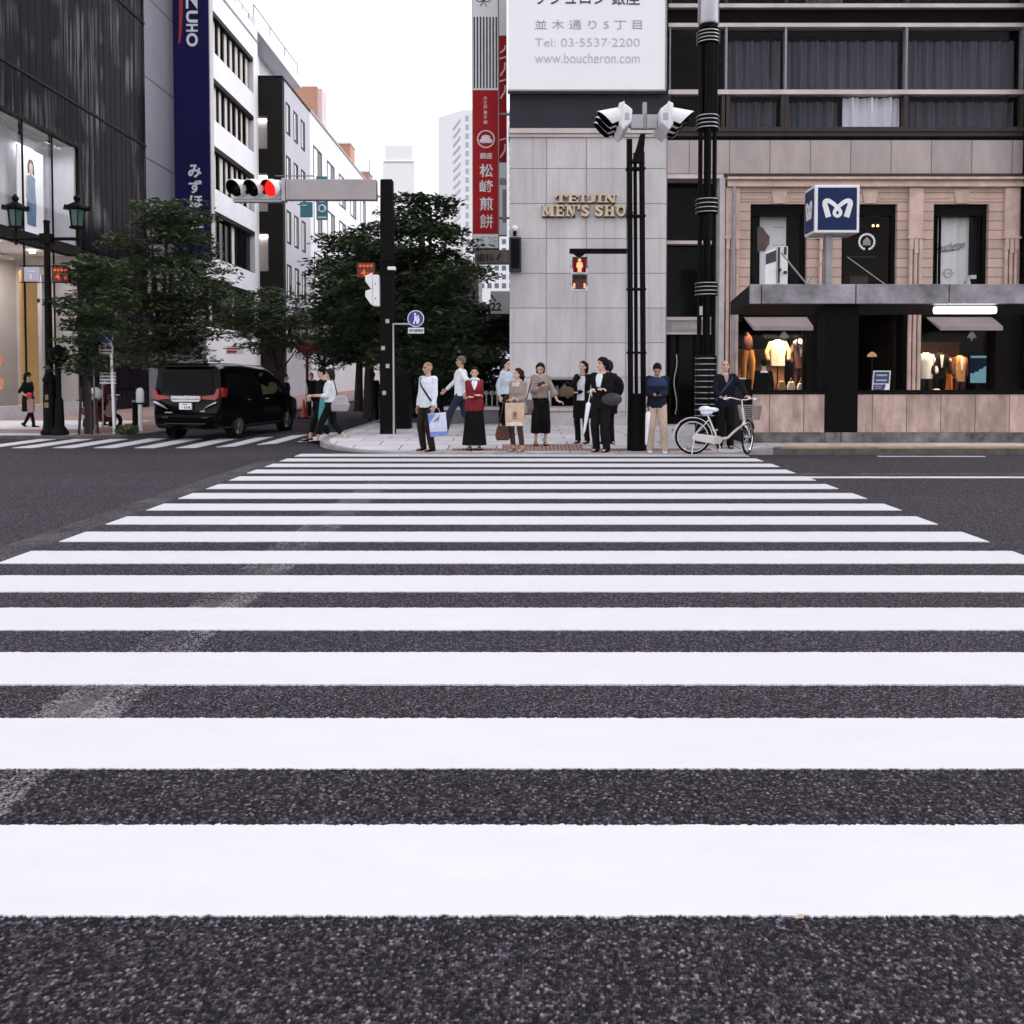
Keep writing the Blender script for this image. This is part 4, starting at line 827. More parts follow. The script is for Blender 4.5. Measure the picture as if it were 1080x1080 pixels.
    w.box(XL - .6, XC - .002, 62.0, 62.59, z, 21.82); w.build('end_wall', M['black_wall'], C)
    for a, c in bal:
        l = MB(); l.box(XL - .6, XL + .54, 62.50, 62.57, a, c); l.build('balcony_recess', M['blind'], C); l = MB(); l.box(XL - .3, XL + .4, 62.3, 62.49, c - .22, c - .08); l.build('balcony_lamp', emit_mat('balcony_lamp', (1, .95, .85), 3) if a > 16 else bpy.data.materials['balcony_lamp'], C)
    def street_win(P, x, ya, yb, za, zb):
        f = MB(); f.box(x - .1, x + .03, ya, yb, za, za + .1); f.box(x - .1, x + .03, ya, yb, zb - .14, zb); f.box(x - .1, x + .03, ya, ya + .12, za + .101, zb - .141); f.box(x - .1, x + .03, yb - .12, yb, za + .101, zb - .141); f.box(x - .1, x + .025, (ya + yb) / 2 - .05, (ya + yb) / 2 + .05, za + .101, zb - .141)
        o = f.build('window', M['metal_black'], P); g = MB(); g.box(x - .03, x + .006, ya + .121, (ya + yb) / 2 - .051, za + .101, zb - .141); g.build('pane', M['white'], o); g = MB(); g.box(x - .03, x + .006, (ya + yb) / 2 + .051, yb - .121, za + .101, zb - .141); g.build('pane', M['glass_dark'], o)
    for za, zb in ((18.35, 20.5), (14.5, 16.8), (10.7, 13.0), (6.9, 9.2), (3, 5.3)):
        for ya in (62.9, 65.05, 67.2): street_win(C, XC, ya, ya + 1.15, za, zb)
    q = MB(); q.box(XL - .6, XC + .05, 62.0, 70.02, 21.83, 21.98); q.build('parapet', M['metal_black'], C)
    D = thing('white_office_building', 'white office building with dark square windows beyond the lilac building', 'building', (XC, 80, 0))
    w = MB(); w.box(XL - 4, XC, 70.03, 104, -.3, 21.9); w.build('wall', M['whitewall'], D)
    for za, zb in ((16.8, 19.6), (12.6, 15.4), (8.4, 11.2), (4.2, 7)):
        for ya in (71.2, 76.2, 81.2, 86.5, 92): street_win(D, XC, ya, ya + 2.9, za, zb)
    q = MB(); q.box(XL - 4, XC + .08, 70.03, 104, 21.91, 22.1); q.build('parapet', M['metal_grey'], D)
    # set-back rooftop storey above the lilac block
    E = thing('rooftop_building', 'white upper storeys with an open glazed terrace set back above the black end wall', 'building', (XL, 70, 22))
    w = MB(); w.box(XL - 6, XL - .2, 61.9, 75, 25.2, 26.0); w.box(XL - 6, XL - 1.6, 66, 75, 21.0, 25.19); w.box(XL - 6, XL - .65, 62, 66, 10, 21.8); w.build('slab', M['whitewall'], E)
    w = MB(); w.box(XL - 1.6, XL - 1.5, 62, 65.99, 22, 25.18); w.build('dark_glazing', M['metal_brown'], E)
    w = MB(); 
    for k in range(7): w.box(XL - 1.45 + .04 * k, XL - 1.35 + .04 * k, 62.1 + .6 * k, 62.4 + .6 * k, 22, 24.6)
    w.build('white_fin', M['white'], E)
    w = MB(); [w.cyl((XL - .3, 62 + k * 4, 26.0), (XL - .3, 62 + k * 4, 26.8), .04, 6) for k in range(4)]; w.cyl((XL - .3, 62, 26.8), (XL - .3, 74, 26.8), .04, 6); w.build('railing', M['metal_grey'], E)
    F_ = thing('terracotta_building', 'terracotta tiled tower rising behind the white roofline', 'building', (-24, 102, 0))
    w = MB(); w.box(-27.5, AX(341, 102), 100, 102.6, 0, AZ(91, 100)); w.build('wall', M['orange_wall'], F_)
    w = MB(); w.box(AX(341, 102) + .002, AX(341, 102) + .5, 100.1, 102.5, 0, AZ(93, 100)); w.build('corner_strip', mat('pale_pink_tiles', (.75, .6, .6), .8), F_)
    w = MB(); [w.box(-27.5, AX(341, 102) - .01, 99.97, 99.995, z - .06, z + .06) for z in (24, 27, 30)]; w.build('floor_line', mat('pale_terracotta', (.66, .42, .32), .8), F_)
    for a, c, t, Yd in ((357, 371, 152, 112), (381, 390, 182, 118)):
        G = thing('rooftop_hut', 'small red brick rooftop hut on the white roofline, ' + ('nearer one' if a == 357 else 'farther one beside the aerial'), 'building', (AX((a + c) / 2, Yd), Yd, AZ(t, Yd) - 3.2))
        w = MB(); w.box(AX(a, Yd), AX(c, Yd), Yd, Yd + 3, AZ(t + 22, Yd), AZ(t, Yd)); w.build('wall', M['orange_wall'], G); w = MB(); w.box(AX(a, Yd) - .1, AX(c, Yd) + .1, Yd - .1, Yd + 3.1, AZ(t, Yd) + .01, AZ(t, Yd) + .2); w.build('roof', M['white'], G)
        if a == 381: w = MB(); w.cyl((AX(391, Yd), Yd, 22), (AX(391, Yd), Yd, AZ(168, Yd)), .06, 6); w.build('aerial', M['metal_grey'], G)
    q = thing('far_block', 'building darkened as if shaded, filling the end of the side street below the trees', 'building', (-14, 130, 0))
    w = MB(); w.box(-24, -6, 128, 140, 0, 17); w.build('wall', M['metal_brown'], q)  # brown wall colour puts in the dark under the trees
    for i in range(3):
        for j in range(5): street = MB(); street.box(-22.5 + j * 3.3, -20.5 + j * 3.3, 127.95, 128.2, 3 + i * 4.5, 5.6 + i * 4.5); street.build('window', M['glass_dark'], q)
left_buildings()

def towers():
    Y, YB = 450, 513
    T = thing('office_tower', 'pale white office tower with a grid of square windows behind the red sign', 'tower', (AX(515, Y), Y + 9, 0))
    xm, xr, zt = AX(488, Y), AX(566, Y), AZ(116, Y)
    w = MB(); w.box(xm, xr, Y, Y + 54, 0, zt); w.add([(AX(463, YB), YB, 0), (xm - .01, Y, 0), (xm - .01, Y + 54, 0), (AX(463, YB), YB, AZ(124, YB)), (xm - .01, Y, zt), (xm - .01, Y + 54, zt)], [(0, 1, 4, 3), (3, 4, 5), (0, 2, 1), (0, 3, 5, 2), (1, 2, 5, 4)]); w.build('wall', M['tower'], T)
    for r in range(20):
        zc = AZ(122 + r * 9.3, Y); lowf = r > 12
        for c in range(10):
            x = xm + 1.6 + c * 3.64
            if x > AX(541, Y): break
            w = MB(); w.box(x, x + (2.1 if lowf else 1.7), Y - .1, Y + .5, zc - (2.5 if lowf else 2.7), zc); w.build('window', M['tower_win2'] if lowf else M['tower_win'], T) if n_ok(r, c) else None
        if r < 14:
            a = Vector((AX(463, YB), YB, 0)); d = Vector((xm, Y, 0)) - a; nn = Vector((d.y, -d.x, 0)).normalized(); nn = nn if nn.x < 0 else -nn
            w = MB(); w.obox(a + d * .80 + Vector((0, 0, zc - .9)) + nn * .15, (d.length * .26, .5, 1.3), (d.normalized(), nn, (0, 0, 1))); w.build('window', M['tower_win'], T)
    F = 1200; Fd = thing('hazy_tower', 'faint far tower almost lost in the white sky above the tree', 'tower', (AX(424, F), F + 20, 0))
    w = MB(); w.box(AX(405, F), AX(438, F), F, F + 80, 0, AZ(170, F)); w.build('wall', mat('haze_white_wall', (.95, .95, .97), .8, var=.02), Fd); w = MB(); w.box(AX(407, F), AX(436, F), F + 2, F + 78, AZ(170, F) + .01, AZ(153, F)); w.build('upper_wall', bpy.data.materials['haze_white_wall'], Fd)  # near-white wall colour stands in for most of the haze
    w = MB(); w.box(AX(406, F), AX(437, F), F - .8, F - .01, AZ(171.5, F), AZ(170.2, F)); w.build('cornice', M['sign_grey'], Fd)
def n_ok(r, c): return c < 7
towers()
def right_row():
    B = thing('side_street_buildings', 'dark shop buildings lining the right side of the tree shaded side street', 'building', (-.2, 60, 0))
    w = MB(); w.box(-.3, 8, 40.1, 130, 0, 14); w.build('wall', M['metal_brown'], B)
    w = MB(); 
    for k in range(5): w.box(-1.5, -.28, 25 + k * 5.2, 28.5 + k * 5.2, 3.0 - .05 * k, 3.15 - .05 * k)
    w.build('shop_canopy', M['metal_dark'], B)
right_row()

# ------------------------------------------------------------------ signs on buildings
def building_signs():
    Y = 46.9
    S = thing('bank_sign', 'tall dark blue projecting sign with white letters ZUHO and a red crescent', 'sign', (AX(204, Y), Y, 9))
    x0, x1 = AX(187, Y), AX(221.5, Y, 150); w = MB(); w.box(x0, x1, Y, Y + .5, 7.5, AZ(-80, Y)); w.build('panel', M['blue_sign'], S, bevel=.02)
    w = MB(); w.box(x1 + .002, x1 + .05, Y - .01, Y + .51, 7.5, AZ(-80, Y)); w.build('edge_trim', M['sign_grey'], S)
    xx = lambda p, py=100: AX(p, Y, py)
    q = MB()
    for ch, pa, pb in (('M', -42, -22), ('I', -20, -14), ('Z', -12, 10), ('U', 11.5, 24), ('H', 25.5, 33.5), ('O', 35, 49.3)):
        zc = (AZ(pa, Y) + AZ(pb, Y)) / 2; hgt = AZ(pa, Y) - AZ(pb, Y)
        put_text(q, ch, (xx(203.5), Y - .02, zc), w=hgt, h=xx(209.5) - xx(197.5), right=(0, 0, -1), up=(1, 0, 0), bold=.03, depth=.03)
    q.build('lettering', M['white'], S)
    q = MB()
    for ch, pa, pb, cx in (('み', 173.5, 187.5, 205.8), ('ず', 190, 204, 206.2), ('ほ', 206, 219, 207), ('銀', 223, 235, 207), ('行', 238, 250, 207.5)):
        put_text(q, ch, (xx(cx, 200), Y - .02, (AZ(pa, Y) + AZ(pb, Y)) / 2), w=xx(213) - xx(199), h=AZ(pa, Y) - AZ(pb, Y), bold=.028, depth=.03)
    q.build('lettering', M['white'], S)
    q = MB(); outer = [(190 + 4.6 * math.cos(t) - .2, -20 + 66 * math.sin(t)) for t in [i / 14 * math.pi / 2 for i in range(15)]]; inner = [(188.4 + 2.2 * math.cos(t), -20 + 66 * math.sin(t)) for t in [i / 14 * math.pi / 2 for i in range(14, -1, -1)]]
    for i in range(14):
        a, b_ = outer[i], outer[i + 1]; c, d = inner[14 - i], inner[13 - i]
        q.prism([(xx(a[0]), AZ(a[1], Y)), (xx(b_[0]), AZ(b_[1], Y)), (xx(d[0]), AZ(d[1], Y)), (xx(c[0]), AZ(c[1], Y))], lambda x, z: (x, Y - .03, z), lambda x, z: (x, Y - .003, z))
    q.build('red_crescent', M['red2'], S)
    # red and white projecting sign
    Y = 27.0; x0, x1 = AX(498.5, Y), AX(526.5, Y); S = thing('vertical_sign', 'tall red projecting sign with white characters below black and white stripes', 'sign', ((x0 + x1) / 2, Y, AZ(262, Y)))
    Z = lambda p: AZ(p, Y); X = lambda p: AX(p, Y)
    w = MB(); w.box(x0, x1, Y, Y + .32, Z(262), Z(-45)); w.box(x1 + .001, X(545), Y + .1, Y + .2, Z(120), Z(118)); w.box(x1 + .001, X(545), Y + .1, Y + .2, Z(230), Z(228)); w.build('sign_box', M['metal_grey'], S)
    w = MB(); w.box(x0 + .02, x1 - .03, Y - .012, Y - .001, Z(246.5), Z(95.5)); w.build('red_face', M['red'], S)
    for a_, b_ in ((261.5, 247), (95, -45)): w = MB(); w.box(x0 + .02, x1 - .03, Y - .012, Y - .001, Z(a_), Z(b_)); w.build('white_face', M['bill'], S)
    w = MB(); 
    for k in range(8): xs_ = x0 + .045 + k * (x1 - x0 - .09) / 7.6; w.box(xs_, xs_ + .045, Y - .02, Y - .013, Z(93), Z(18))
    w.build('black_stripe', M['ink'], S)
    w = MB()
    for c, pa, pb in (('松', 173, 187), ('崎', 190, 204), ('煎', 208, 222), ('餅', 226, 241)): put_text(w, c, (X(513.3), Y - .017, (Z(pa) + Z(pb)) / 2), w=X(520.5) - X(506.5), h=Z(pa) - Z(pb), bold=.016 if c != '餅' else .004, depth=.008)
    put_text(w, '銀座', (X(513), Y - .017, Z(164.5)), w=X(519.5) - X(506.5), bold=.012, depth=.008)
    for i, c in enumerate('大江戸菓子舗'): put_text(w, c, (X(512.3), Y - .017, Z(103.5 + i * 5.1)), h=Z(0) - Z(4.0), bold=.006, depth=.008)
    w.build('lettering', M['white'], S)
    w = MB(); cc = (X(513), Y - .02, Z(147)); w.ring(cc, (0, 1, 0), .25, .022, 28, 6); w.ball((cc[0] - .08, cc[1], cc[2] - .05), (.12, .012, .07), 10, 6); w.ball((cc[0] + .08, cc[1] + .001, cc[2] - .05), (.12, .012, .07), 10, 6); w.ball((cc[0], cc[1] + .002, cc[2] + .04), (.14, .012, .09), 10, 6); w.box(cc[0] - .17, cc[0] + .17, cc[1] - .004, cc[1] + .006, cc[2] - .10, cc[2] - .07); w.build('pine_emblem', M['white'], S)
    w = MB(); put_text(w, '1F 2F', (X(514), Y - .017, Z(254.5)), w=X(525) - X(504), h=Z(250) - Z(259), depth=.008); w.build('lettering', M['ink_grey2'], S)
    w = MB(); o = (X(510.5), Z(1))
    for sx in (-1, 1): ribbon(w, smooth_path([(o[0], o[1]), (o[0] + sx * .12, o[1] + .09), (o[0] + sx * .21, o[1] + .03), (o[0] + sx * .12, o[1] - .03), (o[0], o[1]), (o[0] + sx * .10, o[1] - .16)], 5), .022, lambda a, b: (a, Y - .02, b), lambda a, b: (a, Y - .013, b))
    w.build('bow_emblem', M['ink'], S)
    # dark dental sign under it
    Y2 = 26.6; S = thing('dental_sign', 'dark projecting sign with black characters 歯科 under the tall red sign', 'sign', (AX(514, Y2), Y2, AZ(278, Y2)))
    w = MB(); w.box(AX(501, Y2), AX(537, Y2), Y2, Y2 + .3, AZ(278, Y2), AZ(263.5, Y2)); w.build('sign_box', mat('grey_brown_sign', (.24, .19, .18), .6, var=.2), S)
    w = MB(); put_text(w, '歯科', (AX(512, Y2), Y2 - .015, AZ(271.5, Y2)), w=AX(521, Y2) - AX(503, Y2), bold=.006, depth=.012); ribbon(w, [(AX(524, Y2), AZ(274, Y2)), (AX(528, Y2), AZ(267, Y2))], .05, lambda a, b: (a, Y2 - .02, b), lambda a, b: (a, Y2 - .01, b)); w.build('lettering', M['ink'], S)
    # second red sign, just behind
    Y3 = 30.0; S = thing('vertical_sign', 'narrow red and white projecting sign half hidden behind the tall red sign', 'sign', (AX(531, Y3), Y3, AZ(172, Y3)))
    w = MB(); w.box(AX(524, Y3), AX(534.5, Y3), Y3, Y3 + .3, AZ(171, Y3), AZ(38, Y3)); w.build('red_panel', M['red'], S); 
    for a_, b_ in ((37.5, -40), (248, 171.5)): w = MB(); w.box(AX(524, Y3), AX(534.5, Y3), Y3, Y3 + .3, AZ(a_, Y3), AZ(b_, Y3)); w.build('white_panel', M['bill'], S)
    w = MB()
    xa_, xb_ = AX(527, Y3), AX(534, Y3); F0 = lambda a, b: (a, Y3 - .014, b); F1 = lambda a, b: (a, Y3 - .002, b)
    for k, (p0, p1) in enumerate(((48, 56), (60, 62), (66, 80), (84, 86), (90, 104), (146, 148), (152, 166))):      # strokes too small to read in the photo
        if p1 - p0 < 3: ribbon(w, [(xa_, AZ(p1, Y3)), (xb_, AZ(p0, Y3))], .045, F0, F1)
        else: ribbon(w, [(xb_ - .03, AZ(p0, Y3)), (xb_ - .05, AZ((p0 + p1) / 2, Y3)), (xa_ + .03, AZ(p1, Y3))], .05, F0, F1)
    w.build('lettering_stroke', M['white'], S)
    w = MB(); w.box(AX(527, Y3), AX(534, Y3), Y3 - .01, Y3 - .001, AZ(195, Y3), AZ(188, Y3)); w.box(AX(530, Y3), AX(534, Y3), Y3 - .01, Y3 - .001, AZ(235, Y3), AZ(200, Y3)); w.build('printed_block', M['ink_grey'], S)
    Y4 = 25.6; S = thing('parking_sign', 'white projecting sign with black number 22', 'sign', (AX(528, Y4), Y4, AZ(331, Y4)))
    w = MB(); w.box(AX(517.5, Y4), AX(537.5, Y4), Y4, Y4 + .2, AZ(331, Y4), AZ(307, Y4)); w.build('sign_box', M['white'], S, bevel=.01)
    w = MB(); put_text(w, '22', (AX(523.3, Y4), Y4 - .012, AZ(323.5, Y4)), w=AX(529, Y4) - AX(517.8, Y4), bold=.03, depth=.01); ribbon(w, [(AX(518, Y4), AZ(311, Y4)), (AX(523, Y4), AZ(318, Y4))], .04, lambda a, b: (a, Y4 - .02, b), lambda a, b: (a, Y4 - .01, b)); w.build('lettering', M['ink'], S)
    Y5 = 60; S = thing('street_banner', 'teal banner hanging from the white building above the trees', 'banner', (AX(341, Y5), Y5, AZ(232, Y5)))
    w = MB(); w.box(AX(335, Y5), AX(347, Y5), Y5, Y5 + .08, AZ(232, Y5), AZ(186, Y5)); w.build('cloth', M['teal'], S); w = MB(); w.box(AX(336.5, Y5), AX(345.5, Y5), Y5 - .02, Y5 - .005, AZ(238, Y5) + .6, AZ(230, Y5)); w.ring((AX(341, Y5), Y5 - .02, AZ(220, Y5)), (0, 1, 0), .22, .06, 16, 5); w.box(AX(338, Y5), AX(344, Y5), Y5 - .02, Y5 - .005, AZ(213, Y5), AZ(211, Y5)); w.build('printed_mark', M['white'], S); w = MB(); w.cyl((AX(333, Y5), Y5 + .04, AZ(185.4, Y5)), (-16.4, Y5 + .04, AZ(185.4, Y5)), .04, 6); w.build('rod', M['metal_grey'], S)
    for nm, lab, Yq, x0, x1, y0, y1, mm, marks in (('street_sign', 'small blue projecting sign with white mark on the lilac building', 62.6, 280.5, 290.5, 287, 303, 'blue', ((282.5, 288.5, 289.5, 291), (284.8, 286.2, 292.5, 300))), ('street_sign', 'blue grey glass sign beside the teal banner over the trees', 61.5, 318, 331, 213, 229, 'teal', ((319.5, 325, 216, 217),)), ('shop_sign', 'small white sign with red brown print above the roof of the black van', 44, 238, 257, 365, 373.5, 'white', ((240, 254, 367, 368.4), (240, 250, 370, 372)))):
        S = thing(nm, lab, 'sign', (AX((x0 + x1) / 2, Yq), Yq, AZ(y1, Yq))); w = MB(); w.box(AX(x0, Yq), AX(x1, Yq), Yq, Yq + .12, AZ(y1, Yq), AZ(y0, Yq)); w.build('panel', M[mm], S, bevel=.01)
        for a_, b_, c_, d_ in marks: w = MB(); w.box(AX(a_, Yq), AX(b_, Yq), Yq - .03, Yq - .004, AZ(d_, Yq), AZ(c_, Yq)); w.build('mark', M['white'] if mm != 'white' else M['red'], S)
        w = MB(); w.box(AX(x0 - 3, Yq), AX(x0, Yq) - .002, Yq + .03, Yq + .09, AZ(y0 + 3, Yq), AZ(y0 + 2, Yq)); w.build('bracket', M['metal_black'], S)
building_signs()

# ------------------------------------------------------------------ subway entrance
def subway():
    Y = 17.4; z0 = .12
    X = lambda p: AX(p, Y); Z = lambda p: AZ(p, Y)
    S = thing('subway_entrance', 'subway entrance with low pink granite wall, black column and flat zinc canopy', 'subway entrance', (X(940), Y, z0))
    w = MB(); w.box(X(794), X(870) - .002, Y, Y + .35, Z(456), Z(416)); w.box(X(905) + .002, 12.5, Y, Y + .35, Z(456), Z(416)); w.build('low_wall', M['pinktile'], S)
    w = MB(); w.box(X(793), X(870) - .002, Y - .04, Y + .36, z0 - .05, Z(456) - .003); w.box(X(905) + .002, 12.5, Y - .04, Y + .36, z0 - .05, Z(456) - .003); w.box(X(870), X(887) - .01, Y - .05, Y + .36, z0 - .05, Z(456)); w.box(X(887) + .01, X(905), Y - .05, Y + .36, z0 - .05, Z(456)); w.build('plinth', M['dirtystone'], S, bevel=.006)
    w = MB(); w.box(X(794), X(870) - .002, Y - .015, Y + .37, Z(416) + .003, Z(413.8)); w.box(X(905) + .002, 12.5, Y - .015, Y + .37, Z(416) + .003, Z(413.8)); w.build('wall_cap', M['metal_black'], S)
    w = MB(); w.box(X(785.5), X(793) - .005, Y - .02, Y + 2.9, z0 - .05, Z(400)); w.box(X(793), 12.5, Y + 2.55, Y + 2.9, z0 - .05, Z(414)); w.build('end_panel', M['metal_black'], S)
    w = MB(); w.box(X(870), X(905), Y - .01, Y + .5, Z(456) + .002, Z(322)); w.build('column', M['metal_black'], S, bevel=.01)
    fa = [(787, 798.5), (799, 896.3), (897, 993), (993.6, 1100)]
    for a, c in fa:
        w = MB(); w.box(X(a) + .003, X(c) - .003, Y - .25, Y - .16, Z(321.5), Z(301)); w.build('fascia', M['zinc'], S, bevel=.012)
    w = MB(); w.prism([(Y - .159, Z(321.5)), (Y - .159, Z(301) - .01), (Y + 1.4, Z(312)), (Y + 1.4, Z(327))], lambda a, b: (X(787) + .01, a, b), lambda a, b: (12.9, a, b)); w.build('canopy_roof', M['metal_dark'], S)
    w = MB(); [w.box(X(p) - .06, X(p) + .06, Y + 1.2, Y + 1.38, z0, Z(326)) for p in (893,)]; w.build('rear_post', M['metal_black'], S)
    w = MB(); w.box(X(985), X(1049), Y - .06, Y + .1, Z(330.6), Z(323.6)); w.build('light_tube', M['tube_light'], S, bevel=.03)
    w = MB(); w.tube([(AX(823, Y + .9), Y + .9, AZ(267, Y + .9)), (X(853), Y + .1, Z(301))], .019, 6); w.build('stay_rod', M['metal_grey'], S); w = MB(); w.tube([(AX(892, Y + .9), Y + .9, AZ(271, Y + .9)), (X(938), Y + .1, Z(302))], .011, 6); w.build('stay_rod', M['metal_grey'], S); w = MB(); w.tube([(X(852), Y + .1, Z(300)), (AX(875, Y + .3), Y + .3, AZ(262, Y + .3))], .012, 6); w.build('stay_rod', M['metal_grey'], S)
    w = MB(); w.box(X(1018), X(1022), Y + .0, Y + .12, Z(301), Z(296)); w.box(X(1022), X(1028), Y + .0, Y + .1, Z(294), Z(290)); w.tube([(X(1020), Y + .05, Z(296)), (X(1023), Y + .05, Z(292))], .03, 6); w.build('canopy_lamp', M['sign_grey'], S)
    # metro sign: blue box on a post
    Ym = 16.95; X2 = lambda p: AX(p, Ym); Z2 = lambda p: AZ(p, Ym)
    T = thing('metro_sign', 'blue cube shaped subway sign with white heart shaped M on a grey post', 'sign', (X2(878), Ym + .6, Z(301)))
    xa, xb, za, zb = AX(859.5, Ym, 220), AX(906.7, Ym, 220), Z2(245.6), Z2(194.7)
    w = MB(); w.box(xa, xb, Ym, Ym + .62, za, zb); w.build('frame', M['white'], T, bevel=.02)
    e = .055; w = MB(); w.box(xa + e, xb - e, Ym - .008, Ym + .01, za + e, zb - e); w.build('blue_face', M['metro_blue'], T, bevel=.004); w = MB(); w.box(xa - .008, xa + .01, Ym + e, Ym + .62 - e, za + e, zb - e); w.build('blue_face', M['metro_blue'], T)
    pts = smooth_path([(800, 293), (786, 245), (776, 205), (788, 190), (812, 197), (845, 222), (872, 252), (874, 275), (856, 287), (838, 275), (841, 252), (868, 222), (901, 197), (925, 190), (937, 205), (927, 245), (913, 293)], 5)
    k = (xb - xa) / 283.0; cx, cz = (xa + xb) / 2, (za + zb) / 2
    wd = []
    for i in range(len(pts)):
        t = i / (len(pts) - 1); wd.append((20 + 16 * abs(2 * t - 1) ** 1.2) * k)
    w = MB(); ribbon(w, [((p[0] - 856.5) * k, -(p[1] - 240) * k) for p in pts], wd, lambda a, b: (cx + a, Ym - .013, cz + b), lambda a, b: (cx + a, Ym - .009, cz + b)); w.build('emblem', M['white'], T)
    w = MB(); ribbon(w, [((p[0] - 856.5) * k * .62, -(p[1] - 240) * k) for p in pts], [q * .8 for q in wd], lambda a, b: (xa - .014, Ym + .31 - a, cz + b), lambda a, b: (xa - .009, Ym + .31 - a, cz + b)); w.build('emblem', M['white'], T)
    w = MB(); w.box(X2(873.5), X2(880.5), Ym + .2, Ym + .34, Z(301), za - .002); w.build('post', M['metal_grey'], T)
    Ya = Y + 1.9; A = thing('sandwich_board', 'tilted white advertising board standing on the subway canopy before the pink shop window', 'sign', (AX(816, Ya), Ya, AZ(312, Ya)))
    w = MB(); w.add([(AX(806, Ya), Ya, AZ(313, Ya)), (AX(819, Ya), Ya + .1, AZ(313, Ya)), (AX(819, Ya), Ya + .1, AZ(260, Ya)), (AX(806, Ya), Ya, AZ(266, Ya)), (AX(806, Ya), Ya + .3, AZ(313, Ya)), (AX(819, Ya), Ya + .4, AZ(313, Ya)), (AX(819, Ya), Ya + .4, AZ(260, Ya)), (AX(806, Ya), Ya + .3, AZ(266, Ya))], [(0, 1, 2, 3), (5, 4, 7, 6), (0, 3, 7, 4), (1, 5, 6, 2), (3, 2, 6, 7), (0, 4, 5, 1)]); w.box(AX(819.6, Ya), AX(831, Ya), Ya + .1, Ya + .35, AZ(313, Ya), AZ(259, Ya)); w.build('board', M['bill'], A)
    w = MB(); w.add([(AX(806.5, Ya), Ya - .01, AZ(279, Ya)), (AX(818.5, Ya), Ya + .085, AZ(275, Ya)), (AX(818.5, Ya), Ya + .085, AZ(263, Ya)), (AX(806.5, Ya), Ya - .01, AZ(268, Ya))], [(0, 1, 2, 3)]); w.build('dark_panel', M['ink'], A)
    w = MB(); [w.ball((AX(a, Ya), Ya + .06, AZ(b, Ya)), .04, 8, 6) for a, b in ((822, 284), (828, 287))]; w.box(AX(827, Ya), AX(829.5, Ya), Ya + .08, Ya + .099, AZ(268, Ya), AZ(260, Ya)); w.box(AX(820.5, Ya), AX(822.5, Ya), Ya + .08, Ya + .099, AZ(298, Ya), AZ(260, Ya)); w.build('knob', M['ink'], A)
subway()

# ------------------------------------------------------------------ air: thin even haze round the whole scene
hz = MB(); hz.box(-520, 520, -140, 1330, -1.4, 325); ho = tag(hz.build('haze', None), kind='stuff'); ho.data.materials.clear()
hm = bpy.data.materials.new('haze_air'); hm.use_nodes = True; hn = hm.node_tree; hn.nodes.clear(); h_o = hn.nodes.new('ShaderNodeOutputMaterial'); h_v = hn.nodes.new('ShaderNodeVolumePrincipled'); h_v.inputs['Color'].default_value = (.97, .97, 1, 1); h_v.inputs['Density'].default_value = 0.00007; hn.links.new(h_v.outputs[0], h_o.inputs['Volume']); ho.data.materials.append(hm)
# ------------------------------------------------------------------ signals, lamps, poles
def vec_frame(d):
    d = Vector(d).normalized(); u = Vector((0, 0, 1)); r = d.cross(u).normalized(); u = r.cross(d); return d, r, u
def signal_unit(parent, c, d, rad=.19, hood=.30, body=.14, lit=None, white=M['white'], big=False):
    """one round lamp: housing, visor, lens; d = direction it faces"""
    d, r, u = vec_frame(d); c = Vector(c); n = 24
    w = MB()
    w.loft([[c - d * body * 1.0 + (r * math.cos(a) + u * math.sin(a)) * rad * .62 for a in [2 * math.pi * k / n for k in range(n)]],
            [c - d * body * .7 + (r * math.cos(a) + u * math.sin(a)) * rad * .95 for a in [2 * math.pi * k / n for k in range(n)]],
            [c + (r * math.cos(a) + u * math.sin(a)) * rad for a in [2 * math.pi * k / n for k in range(n)]]])
    hs = w.build('lamp_housing', white, parent, smooth=50)
    w = MB(); A = [R(-35) + R(250) * k / 20 for k in range(21)]; th = .006
    def ln(a): return hood * (.35 + .65 * max(0, (math.sin(a) + .6) / 1.6))
    out0 = [c + (r * math.cos(a) + u * math.sin(a)) * rad for a in A]; out1 = [c + d * ln(a) + (r * math.cos(a) + u * math.sin(a)) * rad - u * hood * .12 for a in A]
    in0 = [c + (r * math.cos(a) + u * math.sin(a)) * (rad - .012) for a in A]; in1 = [c + d * ln(a) + (r * math.cos(a) + u * math.sin(a)) * (rad - .012) - u * hood * .12 for a in A]
    m = len(A); w.v = [tuple(p) for p in out0 + out1 + in0 + in1]
    for i in range(m - 1):
        w.f += [(i, i + 1, m + i + 1, m + i)]; w.m += [0]
        w.f += [(2 * m + i + 1, 2 * m + i, 3 * m + i, 3 * m + i + 1)]; w.m += [1]
        w.f += [(m + i, m + i + 1, 3 * m + i + 1, 3 * m + i)]; w.m += [0]
    w.build('visor', [white, M['metal_black']], hs, smooth=50, fix=False)
    w = MB(); w.loft([[c + d * .004 + (r * math.cos(a) + u * math.sin(a)) * (rad - .013) for a in [2 * math.pi * k / n for k in range(n)]], [c + d * .02 + (r * math.cos(a) + u * math.sin(a)) * (rad - .05) for a in [2 * math.pi * k / n for k in range(n)]]])
    w.build('lens', lit or M['glass_dark'], hs, smooth=50)
